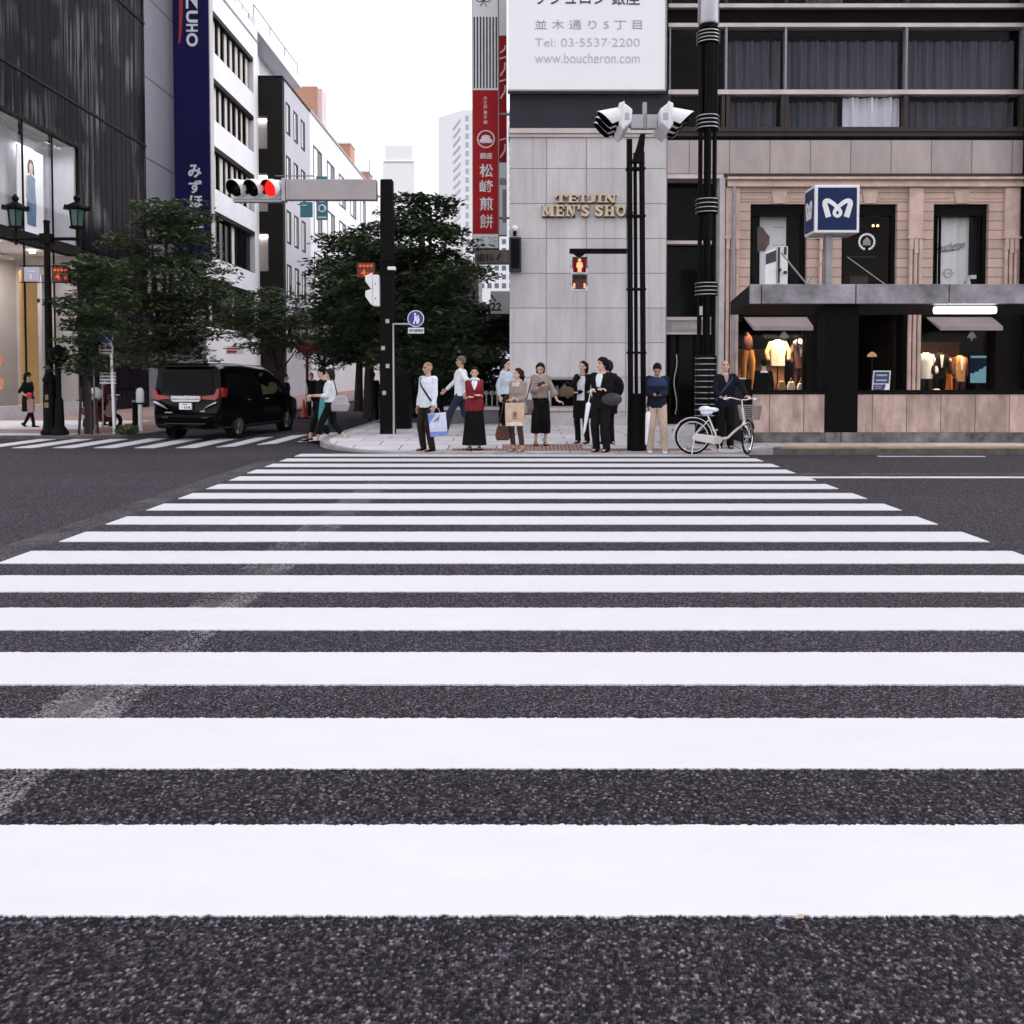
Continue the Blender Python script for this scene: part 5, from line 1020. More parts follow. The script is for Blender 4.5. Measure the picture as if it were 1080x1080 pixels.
def led_sign(Y, px0, px1, py0, py1, label, name='led_street_sign'):
    S = thing(name, label, 'sign', at((px0 + px1) / 2, py1, Y)); X = lambda p: AX(p, Y, (py0 + py1) / 2); Z = lambda p: AZ(p, Y)
    w = MB(); w.box(X(px0), X(px1), Y, Y + .1, Z(py1), Z(py0)); w.build('panel', M['led_bg'], S)
    k = (px1 - px0) / 18
    w = MB(); [w.box(X(px0 + (2.4 + 3.7 * q) * k), X(px0 + (4.8 + 3.7 * q) * k), Y - .009, Y - .003, Z(py0 + 4.4 * k), Z(py0 + 2.2 * k)) for q in range(4)]; put_text(w, '4', (X(px0 + 6.5 * k), Y - .006, Z(py0 + 10.3 * k)), h=Z(0) - Z(7 * k), bold=.02, depth=.006); put_text(w, '丁目', (X(px0 + 12.8 * k), Y - .006, Z(py0 + 11.8 * k)), h=Z(0) - Z(3.4 * k), depth=.006)
    w.build('lettering', M['led'], S); return S
def signal_pole():
    Y = 20.1; xb = AX(409.5, Y, 459); zb = walk_z(xb, Y) - .02
    S = thing('traffic_signal_pole', 'dark brown square signal post with a long grey box arm on the corner pavement', 'traffic signal', (xb, Y, zb))
    w = MB(); h = AZ(190, Y); a, b = .165, .145
    w.loft([[(xb + sx * r, Y + sy * r, z) for sx, sy in ((-1, -1), (1, -1), (1, 1), (-1, 1))] for r, z in ((a, zb), (a * .98, zb + 1.5), (b * .93, h))]); w.build('pole', M['metal_dark'], S, bevel=.02)
    za, zc = AZ(211.5, Y), AZ(190, Y)
    w = MB(); w.box(AX(304, Y), AX(399, Y) - .004, Y - .1, Y + .1, za, zc); w.build('arm', mat('pinkish_grey_arm', (.40, .36, .37), .5, var=.12, scale=1.5), S, bevel=.012)
    w = MB(); w.box(AX(300, Y), AX(303.6, Y), Y - .13, Y + .13, za - .03, zc + .02); w.build('arm_collar', M['sign_grey'], S, bevel=.01)
    w = MB(); w.box(AX(308, Y), AX(308.5, Y) + .001, Y - .104, Y - .1002, za, zc); w.build('arm_seam', M['metal_grey'], S)
    bx_ = thing('traffic_signal', 'three lamp horizontal traffic signal showing red at the end of the grey arm', 'traffic signal', (AX(272, Y), Y, AZ(212, Y)))
    zc_ = AZ(199.3, Y); d = Vector((-.42, -1, -.10))
    w = MB(); w.box(AX(246, Y), AX(299, Y), Y - .02, Y + .22, AZ(211, Y), AZ(189, Y)); w.build('housing', M['white'], bx_, bevel=.08)
    w = MB(); w.box(AX(248, Y), AX(299, Y), Y - .03, Y + .14, AZ(213, Y), AZ(211, Y) - .003); w.build('housing_base', M['sign_grey'], bx_)
    for p, l in ((253.5, None), (271.5, None), (289.5, M['lampred'])): signal_unit(bx_, (AX(p, Y), Y - .10, zc_), d, .20, .21, .12, l)
    # side lit pedestrian head
    p = thing('pedestrian_signal', 'white pedestrian signal box seen edge on, fixed to the dark brown post', 'pedestrian signal', (AX(398, Y), Y, AZ(324, Y)))
    w = MB(); x0, x1 = AX(396, Y), AX(402.5, Y); w.box(x0, x1, Y - .34, Y + .02, AZ(324, Y), AZ(291.5, Y)); w.build('housing', M['white'], p, bevel=.02)
    for zc_ in (AZ(299, Y), AZ(315, Y)):
        w = MB(); w.prism([(x0 - .002, zc_ + .2), (x0 - .16, zc_ + .14), (x0 - .16, zc_ + .02), (x0 - .03, zc_ - .16), (x0 - .002, zc_ - .16)], lambda a_, b_: (a_, Y - .34, b_), lambda a_, b_: (a_, Y - .325, b_)); w.prism([(x0 - .002, zc_ + .2), (x0 - .16, zc_ + .14), (x0 - .16, zc_ + .125), (x0 - .002, zc_ + .185)], lambda a_, b_: (a_, Y - .324, b_), lambda a_, b_: (a_, Y, b_)); w.build('visor', M['white'], p)
    w = MB(); [w.box(x0 + .05, x0 + .08, Y - .345, Y - .341, AZ(q + 2, Y), AZ(q, Y)) for q in (300, 315)]; w.build('latch', M['ink_grey'], p)
    br = MB(); br.box(x1 + .002, AX(404, Y), Y - .1, Y - .04, AZ(308, Y), AZ(305, Y)); br.build('bracket', M['metal_dark'], p)
    L = led_sign(Y - .3, 376.5, 395, 277, 292.5, 'orange lit 4 chome sign on the dark brown signal post')
    w = MB(); w.box(AX(375, Y), AX(424, Y), Y - .22, Y - .19, AZ(276.6, Y), AZ(275.6, Y)); w.box(AX(374, Y), AX(403, Y), Y - .22, Y - .19, AZ(294, Y), AZ(293, Y)); w.build('bracket', M['metal_black'], L)
    w = MB(); w.box(AX(411, Y), AX(419, Y), Y - .26, Y - .1, AZ(286, Y), AZ(282.5, Y)); sl = w.build('spot_lamp', M['white'], L, bevel=.01)
    w = MB(); [w.box(xb + a_, xb + a_ + .08, Y - .185, Y - .166, zb + q, zb + q + .09) for a_, q in ((-.02, 2.5), (-.12, 1.9), (-.02, 1.5), (-.1, .9))]; w.build('sticker', M['sign_grey'], S)
    Yb = 19.9; q = thing('pedestrian_road_sign', 'round blue pedestrian sign with a white plate on a thin bent pole', 'sign', (AX(416.5, Yb, 459), Yb, .09))
    xp = AX(416, Yb, 459); w = MB(); w.tube([(xp, Yb - .1, .09), (xp, Yb - .1, AZ(342, Yb)), (AX(434, Yb), Yb - .1, AZ(342, Yb))], .022, 8); w.build('pole', M['sign_grey'], q)
    c = (AX(439.5, Yb), Yb - .14, AZ(336.5, Yb)); rr = .187
    w = MB(); w.cyl((c[0], c[1] + .012, c[2]), (c[0], c[1], c[2]), rr, 28); w.build('blue_disc', M['blue'], q)
    w = MB(); w.ring((c[0], c[1] - .002, c[2]), (0, 1, 0), rr - .012, .01, 28, 5); y_ = c[1] - .006
    w.ball((c[0] - .015, y_, c[2] + .10), (.025, .004, .028), 8, 5); F0 = lambda a_, b_: (c[0] + a_, y_ - .002, c[2] + b_); F1 = lambda a_, b_: (c[0] + a_, y_ + .003, c[2] + b_)
    w.prism([(-.035, .065), (.02, .065), (.03, -.02), (.05, -.12), (.02, -.12), (-.005, -.03), (-.03, -.12), (-.06, -.12), (-.03, -.01)], F0, F1); w.prism([(.03, .03), (.075, .03), (.085, -.03), (.07, -.11), (.035, -.11), (.04, -.02)], F0, F1); w.ball((c[0] + .05, y_, c[2] + .055), (.02, .004, .022), 8, 5); w.build('pictogram', M['white'], q)
    w = MB(); w.box(AX(431.5, Yb), AX(448, Yb), Yb - .15, Yb - .135, AZ(352, Yb), AZ(346, Yb)); pl = w.build('plate', M['white'], q); w = MB(); put_text(w, '歩行者専用', (AX(439.8, Yb), Yb - .156, AZ(349, Yb)), w=AX(447, Yb) - AX(432.5, Yb), h=AZ(0, Yb) - AZ(3.6, Yb), bold=.005, depth=.006); w.build('lettering', M['ink'], pl)
    uc = thing('utility_cabinet', 'tall dark brown utility cabinet standing behind the signal post', 'cabinet', (AX(425, 22), 22, .12)); w = MB(); w.box(AX(417, 22), AX(433, 22), 21.8, 22.3, .1, AZ(392, 22)); w.build('body', M['metal_dark'], uc, bevel=.02); w = MB(); w.box(AX(418.5, 22), AX(431.5, 22), 21.785, 21.797, .25, AZ(396, 22)); w.build('door', M['metal_black'], uc)
signal_pole()

def right_signal():
    Y = 16.75; zb = walk_z(2, Y); X = lambda p, q=HY: AX(p, Y, q); Z = lambda p: AZ(p, Y)
    xc = X(671.5, 470); S = thing('traffic_signal_pole', 'black triple tube signal post carrying two fin hooded signals before the granite wall', 'traffic signal', (xc, Y, zb))
    w = MB()
    for dx, dy, top in ((-.115, 0, 147), (0, .09, 160), (.115, 0, 160)):
        r = .052 if dx else .035; w.tube([(xc + dx * 1.05, Y + dy, Z(415)), (xc + dx - .045, Y + dy, Z(top))], r, 12)
    w.build('tube', M['metal_black'], S, smooth=50)
    w = MB(); w.lathe([(.185, -.02), (.185, .0), (.178, .5), (.172, Z(415) - zb)], (xc, Y, zb), 20); w.build('base', M['metal_black'], S, smooth=50)
    for p in (178, 228, 305, 372): t = (415 - p) / 255; xo = xc - .045 * t; w = MB(); w.box(xo - .18, xo + .18, Y - .065, Y + .12, Z(p + 1.2), Z(p - 1.2)); w.build('clamp', M['metal_black'], S, bevel=.01)
    w = MB(); xo = xc - .045; w.prism([(X(665), Z(172)), (X(676.5), Z(172)), (X(677.5), Z(160)), (X(679), Z(142)), (X(674), Z(142)), (X(669), Z(160))], lambda a, b: (a, Y - .07, b), lambda a, b: (a, Y + .07, b)); w.build('head_bracket', M['metal_dark'], S)
    w = MB(); w.box(X(676.5), X(680.5), Y - .05, Y + .05, Z(136.5), Z(108.5)); w.build('finial', mat('pinkish_steel', (.36, .31, .31), .5, var=.1), S); w = MB(); w.box(X(664), X(676.5) - .002, Y - .08, Y + .08, Z(136), Z(122)); w.box(X(680.5) + .002, X(691), Y - .08, Y + .08, Z(136), Z(122)); w.build('head_arm', M['sign_grey'], S)
    for sgn, px, side in ((-1, 652, 'left'), (1, 702, 'right')):
        T = thing('traffic_signal', 'white three lamp signal with fin hoods facing %s on top of the triple tube post' % side, 'traffic signal', (X(px), Y, Z(146)))
        d = Vector((sgn, -.10, -.09))
        w = MB(); x = X(px); w.prism([(x - sgn * .20, Z(122)), (x - sgn * .02, Z(114)), (x + sgn * .05, Z(115)), (x + sgn * .05, Z(137)), (x - sgn * .02, Z(143)), (x - sgn * .17, Z(136))], lambda a, b: (a, Y - .42, b), lambda a, b: (a, Y + .55, b)); w.build('housing', M['white'], T, bevel=.03)
        w = MB(); w.box(x - sgn * .14, x - sgn * .03, Y - .435, Y - .424, Z(133), Z(126)); w.build('cover_plate', M['sign_grey'], T); w = MB(); w.box(x - sgn * .05, x - sgn * .02, Y - .45, Y + .5, Z(114), Z(143)); w.build('mounting_band', M['white'], T, bevel=.01)
        for k in range(3): signal_unit(T, (x + sgn * .07, Y - .28 + k * .36, Z(128.5)), d, .175, .36, .05)
    P = thing('pedestrian_signal', 'pedestrian signal with lit standing figure hanging from a black arm', 'pedestrian signal', (X(611), Y, Z(307.5)))
    w = MB(); w.box(X(600.5), X(660.5), Y - .05, Y + .05, Z(267.5), Z(262.5)); w.prism([(X(604), Z(267.5)), (X(617), Z(267.5)), (X(611.5), Z(272)), (X(609.5), Z(272))], lambda a, b: (a, Y - .02, b), lambda a, b: (a, Y + .02, b)); w.build('arm', M['metal_black'], P)
    for p0, p1 in ((271.5, 289), (290, 307)):
        w = MB(); w.box(X(602.5), X(619), Y - .06, Y + .12, Z(p1), Z(p0)); w.build('housing', M['white'], P, bevel=.02)
        w = MB(); w.box(X(604), X(617.5), Y - .064, Y - .061, Z(p1 - 1.5), Z(p0 + 2)); w.build('lens', M['lamp_red_bg'] if p0 < 280 else M['led_bg'], P)
        w = MB(); w.box(X(603), X(618.5), Y - .2, Y - .0655, Z(p0 + 1.8), Z(p0 + .9)); w.box(X(603), X(603) + .01, Y - .16, Y - .0655, Z(p0 + 12), Z(p0 + 1.9)); w.box(X(618.5) - .01, X(618.5), Y - .16, Y - .0655, Z(p0 + 12), Z(p0 + 1.9)); w.build('visor', M['plastic_dark'], P)
        w = MB(); [w.cyl((X(q), Y + .03, Z((p0 + p1) / 2)), (X(q) + .02, Y + .03, Z((p0 + p1) / 2)), .03, 8) for q in (600.8, 619.2)]; w.build('hinge', M['sign_grey'], P)
    w = MB(); F0 = lambda a, b: (X(610.8) + a, Y - .068, Z(280.5) + b); F1 = lambda a, b: (X(610.8) + a, Y - .065, Z(280.5) + b)
    w.ball((X(610.8), Y - .067, Z(275)), (.032, .004, .034), 10, 6); w.prism([(-.05, .06), (.05, .06), (.065, -.03), (.04, -.04), (.035, -.12), (-.035, -.12), (-.04, -.04), (-.065, -.03)], F0, F1); w.build('lit_figure', M['lamporange'], P)
    w = MB(); 
    for a, b in ((604.3, 606.3), (615, 617)): w = MB(); w.box(X(a), X(b), Y - .069, Y - .065, Z(304.5), Z(299)); w.build('lit_bar', M['lamporange'], P)
right_signal()

def lamp_column():
    Y = 17.7; zb = .12; X = lambda p: AX(p, Y); Z = lambda p: AZ(p, Y); xc = X(744.5)
    S = thing('street_lamp', 'black bundled tube lamp column with silver ring bands and grey upper cylinder', 'street lamp', (xc, Y, zb))
    o = .140; rt = .044
    for dx, dy in ((-o, 0), (0, -o), (o, 0), (0, o)):
        w = MB(); w.cyl((xc + dx, Y + dy, zb), (xc + dx, Y + dy, Z(31)), rt, 12); w.build('tube', M['metal_black'], S, smooth=50)
    w = MB(); w.cyl((xc, Y, Z(253)), (xc, Y, Z(226)), .12, 16); w.build('sleeve', M['metal_black'], S, smooth=50)
    for k in range(8): a_ = (k + .5) * math.pi / 4; w = MB(); w.cyl((xc + .145 * math.cos(a_), Y + .145 * math.sin(a_), Z(122)), (xc + .145 * math.cos(a_), Y + .145 * math.sin(a_), Z(48)), .045, 10); w.build('pipe', M['metal_black'], S, smooth=50)
    for a, b in ((34, 47), (122.5, 137), (210, 225.5), (298, 312)):
        w = MB(); w.lathe([(.20, Z(b)), (.215, Z(b)), (.215, Z(a)), (.20, Z(a))], (xc, Y, 0), 24); w.build('band', M['metal_black'], S, smooth=50)
        w = MB()
        for k in range(4): w.ring((xc, Y, Z(a + 1 + (b - a - 2) * k / 3)), (0, 0, 1), .222, .008, 28, 6)
        w.build('ring', M['steel'], S, smooth=60)
    w = MB(); w.lathe([(.20, zb - .03), (.21, zb), (.21, Z(376)), (.17, Z(374))], (xc, Y, 0), 24); w.build('base', M['metal_black'], S, smooth=50)
    w = MB(); [w.ring((xc, Y, Z(378 + k * 6.0)), (0, 0, 1), .215, .008, 28, 6) for k in range(11)]; w.build('ring', M['steel'], S, smooth=60)
    w = MB(); w.lathe([(.19, Z(27)), (.205, Z(25)), (.205, Z(-60)), (.19, Z(-60))], (xc, Y, 0), 24); w.build('upper_cylinder', mat('satin_aluminium', (.42, .42, .46), .35, .7, var=.1), S, smooth=50)
    w = MB(); w.lathe([(.18, Z(31)), (.18, Z(27.2))], (xc, Y, 0), 20); w.build('collar', M['metal_black'], S); w = MB(); w.box(X(735), X(738), Y - .23, Y - .2, Z(333), Z(324)); w.build('junction_box', M['sign_grey'], S)
lamp_column()

def lantern_lamp():
    Y = 23.3; X = lambda p, q=HY: AX(p, Y, q); Z = lambda p: AZ(p, Y); xc = X(59.5, 455); zb = -.12; xt = X(48.5, 250)
    xc = X(52)
    S = thing('street_lamp', 'old fashioned black street lamp with two green glass lanterns on a cross arm', 'street lamp', (xc, Y, zb))
    w = MB(); w.lathe([(.23, 0), (.23, .10), (.19, .14), (.165, .30), (.155, 1.25), (.145, 1.38), (.17, 1.42), (.17, 1.47), (.14, 1.52), (.11, 1.60)], (xc, Y, zb), 20); w.build('base', M['metal_black'], S, smooth=40)
    w = MB(); w.tube([(xc, Y, zb + 1.55), (xc, Y, Z(262)), (xc, Y, Z(235))], [.10, .075, .07], 16); w.ball((xc, Y, Z(234)), (.09, .09, .05)); w.build('pole', M['metal_dark'], S, smooth=40)
    za = Z(252); arm = .80
    w = MB(); w.cyl((xc - arm - .08, Y, za), (xc + arm + .1, Y, za), .045, 10); w.box(xc - .14, xc + .14, Y - .12, Y + .12, za - .13, za + .13); [w.cyl((xc + s * arm, Y, za - .15), (xc + s * arm, Y, za + .26), .04, 8) for s in (-1, 1)]; w.build('cross_arm', M['metal_dark'], S, smooth=40)
    for s in (-1, 1):
        c = (xc + s * arm, Y, za + .26)
        w = MB(); w.lathe([(.16, 0), (.20, .02), (.20, .05), (.155, .07)], c, 12); w.lathe([(.19, .48), (.33, .50), (.31, .56), (.13, .66), (.09, .68), (.05, .70), (.08, .76), (.09, .80), (.06, .84), (.015, .90)], c, 12)
        for k in range(6): a = k * math.pi / 3; w.tube([(c[0] + .155 * math.cos(a), Y + .155 * math.sin(a), c[2] + .06), (c[0] + .20 * math.cos(a), Y + .20 * math.sin(a), c[2] + .49)], .014, 6); w.ball((c[0] + .33 * math.cos(a), Y + .33 * math.sin(a), c[2] + .54), (.035, .035, .05), 6, 5)
        lf = w.build('lantern_frame', M['metal_black'], S, smooth=40); w = MB(); w.lathe([(.14, .07), (.185, .48)], c, 6); w.build('lantern_glass', M['lantern'], lf)
    w = MB(); [w.box(xc - .06 + .03 * i, xc + .05, Y - .175, Y - .158, zb + .72 + .2 * i, zb + .86 + .2 * i) for i in range(2)]; w.build('sticker', mat('faded_stickers', (.22, .13, .07), .7, var=.6, scale=9), S)
    L = led_sign(Y - .1, 54.5, 72, 281.5, 297, 'orange lit 4 chome sign on the old black lantern post')
    w = MB(); w.box(X(23), X(72), Y - .02, Y + .02, Z(281), Z(280)); w.box(X(23), X(72), Y - .02, Y + .02, Z(298.4), Z(297.6)); w.build('bracket', M['metal_black'], L)
    T = thing('street_name_sign', 'small white square sign with a pale mark on the left of the lantern post', 'sign', (X(36), Y, Z(297)))
    w = MB(); w.box(X(28.5), X(45), Y - .06, Y - .021, Z(297), Z(282)); w.build('panel', mat('pale_lilac_sign', (.5, .48, .6), .5, var=.05), T, bevel=.01); w = MB(); w.box(X(35), X(37), Y - .07, Y - .062, Z(294.5), Z(289.5)); w.box(X(34), X(36), Y - .07, Y - .062, Z(290.4), Z(289)); w.box(X(32), X(41), Y - .07, Y - .062, Z(287), Z(286)); w.build('mark', M['white'], T)
    xs_ = X(65, 450); T = thing('post_box_lamp', 'short black post with a flared black head beside the lantern lamp', 'post', (xs_, Y - .1, zb))
    w = MB(); w.lathe([(.23, 0), (.22, .08), (.15, .2), (.12, .24), (.10, .9), (.075, .95), (.06, 1.0), (.055, 1.75), (.09, 1.79), (.09, 1.83)], (xs_, Y - .1, zb), 16); w.build('post', M['metal_black'], T, smooth=40)
    w = MB(); w.lathe([(.09, 1.83), (.22, 1.98), (.24, 2.2), (.26, 2.21), (.10, 2.30), (.02, 2.36)], (xs_, Y - .1, zb), 12); w.build('head', M['metal_black'], T, smooth=40)
lantern_lamp()

def left_small():
    Y = 23.7; X = lambda p, q=430: AX(p, Y, q); Z = lambda p: AZ(p, Y); xp = X(120.5, 455)
    S = thing('no_entry_road_sign', 'round blue road sign over a small white plate on a thin white pole', 'sign', (xp, Y, -.12)); zb = -.12
    w = MB(); w.cyl((xp, Y, zb), (xp - .06, Y, Z(355)), .036, 10); w.build('pole', M['white'], S, smooth=40)
    c = (X(113, 356), Y - .06, Z(356)); w = MB(); w.cyl((c[0], c[1] + .015, c[2]), c, .19, 28); w.build('blue_disc', M['blue'], S); w = MB(); w.ring((c[0], c[1] - .002, c[2]), (0, 1, 0), .175, .012, 28, 5); ribbon(w, [(-.09, .09), (0, 0), (.09, -.09)], .04, lambda a, b: (c[0] + a, c[1] - .006, c[2] + b), lambda a, b: (c[0] + a, c[1] - .002, c[2] + b)); w.build('mark', M['white'], S)
    w = MB(); w.box(X(105.5, 370), X(120.5, 370), Y - .07, Y - .05, Z(373), Z(364)); w.build('plate', mat('cream_plate', (.62, .54, .48), .5), S); w = MB(); [w.box(X(a, 370), X(b, 370), Y - .078, Y - .072, Z(d), Z(c_)) for a, b, c_, d in ((108, 112, 365.5, 368.5), (113, 119, 366, 368.5), (107, 119, 370, 371.5))]; w.build('mark', M['ink'], S)
    Y2 = 23.95; w = MB(); S2 = thing('slatted_sign', 'small sign of four white horizontal slats behind the thin white pole', 'sign', (AX(114, Y2, 400), Y2, -.12))
    [w.box(AX(105, Y2, 400), AX(122, Y2, 400), Y2, Y2 + .02, AZ(392.6 + 3.4 * k + 1.9, Y2), AZ(392.6 + 3.4 * k, Y2)) for k in range(4)]; w.build('slat', M['white'], S2); w = MB(); [w.cyl((AX(a, Y2, 400), Y2 + .05, -.12), (AX(a, Y2, 400), Y2 + .05, AZ(392, Y2)), .02, 8) for a in (107, 120)]; w.build('post', M['metal_grey'], S2)
    Y3 = 24.0; S3 = thing('one_way_sign', 'small blue arrow sign half hidden by leaves beside the round blue sign', 'sign', (AX(98, Y3, 358), Y3, -.12)); w = MB(); w.box(AX(92, Y3), AX(105, Y3), Y3, Y3 + .02, AZ(362, Y3), AZ(354, Y3)); w.build('panel', M['blue'], S3)
    w = MB(); w.prism([(AX(93, Y3), AZ(359, Y3)), (AX(100, Y3), AZ(358.3, Y3)), (AX(100, Y3), AZ(356, Y3)), (AX(104, Y3), AZ(358, Y3)), (AX(100, Y3), AZ(361, Y3)), (AX(100, Y3), AZ(359.8, Y3)), (AX(93, Y3), AZ(360.5, Y3))], lambda a, b: (a, Y3 - .008, b), lambda a, b: (a, Y3 - .002, b)); w.build('arrow', M['white'], S3); w = MB(); w.cyl((AX(98, Y3, 400), Y3 + .06, -.12), (AX(98, Y3, 400), Y3 + .06, AZ(355, Y3)), .025, 8); w.build('pole', M['metal_grey'], S3)
    Y4 = 24.9; xb = AX(148, Y4, 440); S4 = thing('bollard', 'white bollard with a rounded head on the kerb left of the black van', 'bollard', (xb, Y4, -.12))
    w = MB(); w.lathe([(.055, 0), (.055, .75)], (xb, Y4, -.12), 14); w.build('post', M['white'], S4, smooth=40); w = MB(); w.lathe([(.075, .75), (.075, .80)], (xb, Y4, -.12), 14); w.build('collar', M['metal_black'], S4); w = MB(); w.lathe([(.10, .80), (.105, .82), (.105, 1.10), (.08, 1.18), (.03, 1.21)], (xb, Y4, -.12), 16); w.build('head', M['white'], S4, smooth=40)
    xb2 = AX(142.5, 25.2, 440); S5 = thing('bollard', 'plain black bollard close behind the white bollard', 'bollard', (xb2, 25.2, -.12)); w = MB(); w.lathe([(.09, 0), (.075, .06), (.07, .98), (.05, 1.04), (.01, 1.06)], (xb2, 25.2, -.12), 14); w.build('post', M['metal_black'], S5, smooth=40); w = MB(); w.lathe([(.076, .8), (.076, .86)], (xb2, 25.2, -.12), 14); w.build('band', M['metal_grey'], S5)
    # tree guard stakes
    for i, (px, t) in enumerate(((83, 408), (89.5, 402), (96.5, 402), (103, 420))):
        Yq = 23.4 + .35 * (i % 2); x = AX(px, Yq, 440); P = MB(); P.tube([(x, Yq, -.14), (x + (.06 if i < 2 else -.06), Yq + .05, AZ(t, Yq))], .035, 8); s = thing('tree_stake', ('outermost left dark stake of the tree guard by the lantern lamp', 'second dark stake of the tree guard, just left of the trunk', 'third dark stake of the tree guard, just right of the trunk', 'shortest dark stake at the right of the tree guard')[i], 'stake', (x, Yq, -.12), group='stakes round the young tree'); P.build('stake', M['bark'], s); P = MB(); P.ring((x, Yq, AZ(t, Yq) - .35), (0, 0, 1), .05, .012, 12, 5); P.build('tie', M['metal_black'], s)
    c = thing('traffic_cone', 'small red traffic cone at the far kerb of the side street', 'cone', (AX(320.5, 33.5, 440), 33.5, -.2)); w = MB(); w.lathe([(.13, .05), (.12, .08), (.03, .72), (.02, .73)], (c.location.x, 33.5, -.2), 16); w.build('cone_body', mat('cone_red', (.55, .05, .03), .5), c, smooth=40); w = MB(); w.box(c.location.x - .19, c.location.x + .19, 33.31, 33.69, -.2, -.152); w.build('cone_base', M['rubber'], c)
    Y6 = 36; x6 = AX(324, Y6, 400); S6 = thing('red_sign_pole', 'dark red pole with two small red signs on the far kerb before the white shop', 'sign', (x6, Y6, -.12)); w = MB(); w.cyl((x6, Y6, -.12), (x6, Y6, AZ(345, Y6)), .06, 10); w.build('pole', mat('maroon_pole', (.09, .02, .02), .5), S6); w = MB(); w.cyl((x6 - .15, Y6 - .1, AZ(365, Y6)), (x6 - .15, Y6 - .08, AZ(365, Y6)), .28, 16); w.cyl((x6 + .3, Y6 - .1, AZ(364, Y6)), (x6 + .3, Y6 - .08, AZ(364, Y6)), .22, 16); w.build('sign_disc', M['red'], S6)
    pl = thing('stone_planter', 'low grey stone planter bench at the side of the granite building', 'planter', (AX(505, 24.5, 440), 24.5, .12)); w = MB(); w.box(AX(470, 24.5), AX(526, 24.5), 24.2, 24.9, .1, AZ(432, 24.5)); w.build('body', mat('grey_planter', (.15, .14, .145), .8, var=.2), pl); w = MB(); w.box(AX(469, 24.5), AX(527, 24.5), 24.15, 24.95, AZ(432, 24.5) + .003, AZ(428.5, 24.5)); w.build('coping', M['granite_plain'], pl)
    for i, px in enumerate((513, 519, 524.5)):
        Yp = 26; x = AX(px, Yp, 420); b = thing('garden_lamp', ('white globe lamp behind the stone planter, leftmost of three', 'white globe lamp behind the stone planter, middle of three', 'white globe lamp behind the stone planter, next to the granite wall')[i], 'lamp', (x, Yp, .12), group='globe lamps behind the planter'); w = MB(); w.cyl((x, Yp, .12), (x, Yp, AZ(417, Yp)), .025, 8); w.build('post', M['white'], b); w = MB(); w.ball((x, Yp, AZ(414.5, Yp)), .08, 10, 7); w.build('globe', M['white'], b, smooth=True)
    gp_ = thing('weed_plant', 'small bright green weed patch at the kerb by the white pole', 'plant', (AX(133, 23.6, 450), 23.6, -.12)); leaves(gp_, [((AX(133, 23.6, 450), 23.6, .0), (.32, .2, .16))], 260, .09, leaf_mat('weed_leaves', (.05, .10, .03), (.14, .22, .08)), 'foliage')
def leaves(parent, blobs, n, size, m, name, flat=.35, shell=.3, seed=1):
    r = np.random.default_rng(seed); tot = sum(b[1][0] * b[1][1] for b in blobs); V = []; 
    for c, rad in blobs:
        k = max(20, int(n * rad[0] * rad[1] / tot)); d = r.normal(size=(k, 3)); d /= np.linalg.norm(d, axis=1)[:, None]
        q = d * (r.uniform(shell, 1, k) ** .5)[:, None]; P = np.array(c) + q * np.array(rad); V.append(P)
    P = np.concatenate(V); k = len(P)
    a = r.uniform(0, 2 * np.pi, k); t = r.normal(0, flat, k); t2 = r.normal(0, flat, k)
    u = np.stack([np.cos(a), np.sin(a), t], 1); u /= np.linalg.norm(u, axis=1)[:, None]; v = np.stack([-np.sin(a), np.cos(a), t2], 1); v /= np.linalg.norm(v, axis=1)[:, None]
    s = size * r.uniform(.6, 1.3, k)[:, None]
    Q = np.stack([P - u * s, P - v * s * .42, P + u * s, P + v * s * .42], 1).reshape(-1, 3)
    w = WLOC[parent.name]; Q = Q - np.array(w)
    me = bpy.data.meshes.new(name); me.vertices.add(4 * k); me.vertices.foreach_set('co', Q.ravel()); me.loops.add(4 * k); me.loops.foreach_set('vertex_index', np.arange(4 * k)); me.polygons.add(k); me.polygons.foreach_set('loop_start', np.arange(k) * 4); me.polygons.foreach_set('loop_total', np.full(k, 4)); me.update(); me.validate()
    me.materials.append(m); o = bpy.data.objects.new(name, me); link(o); o.parent = parent; return o
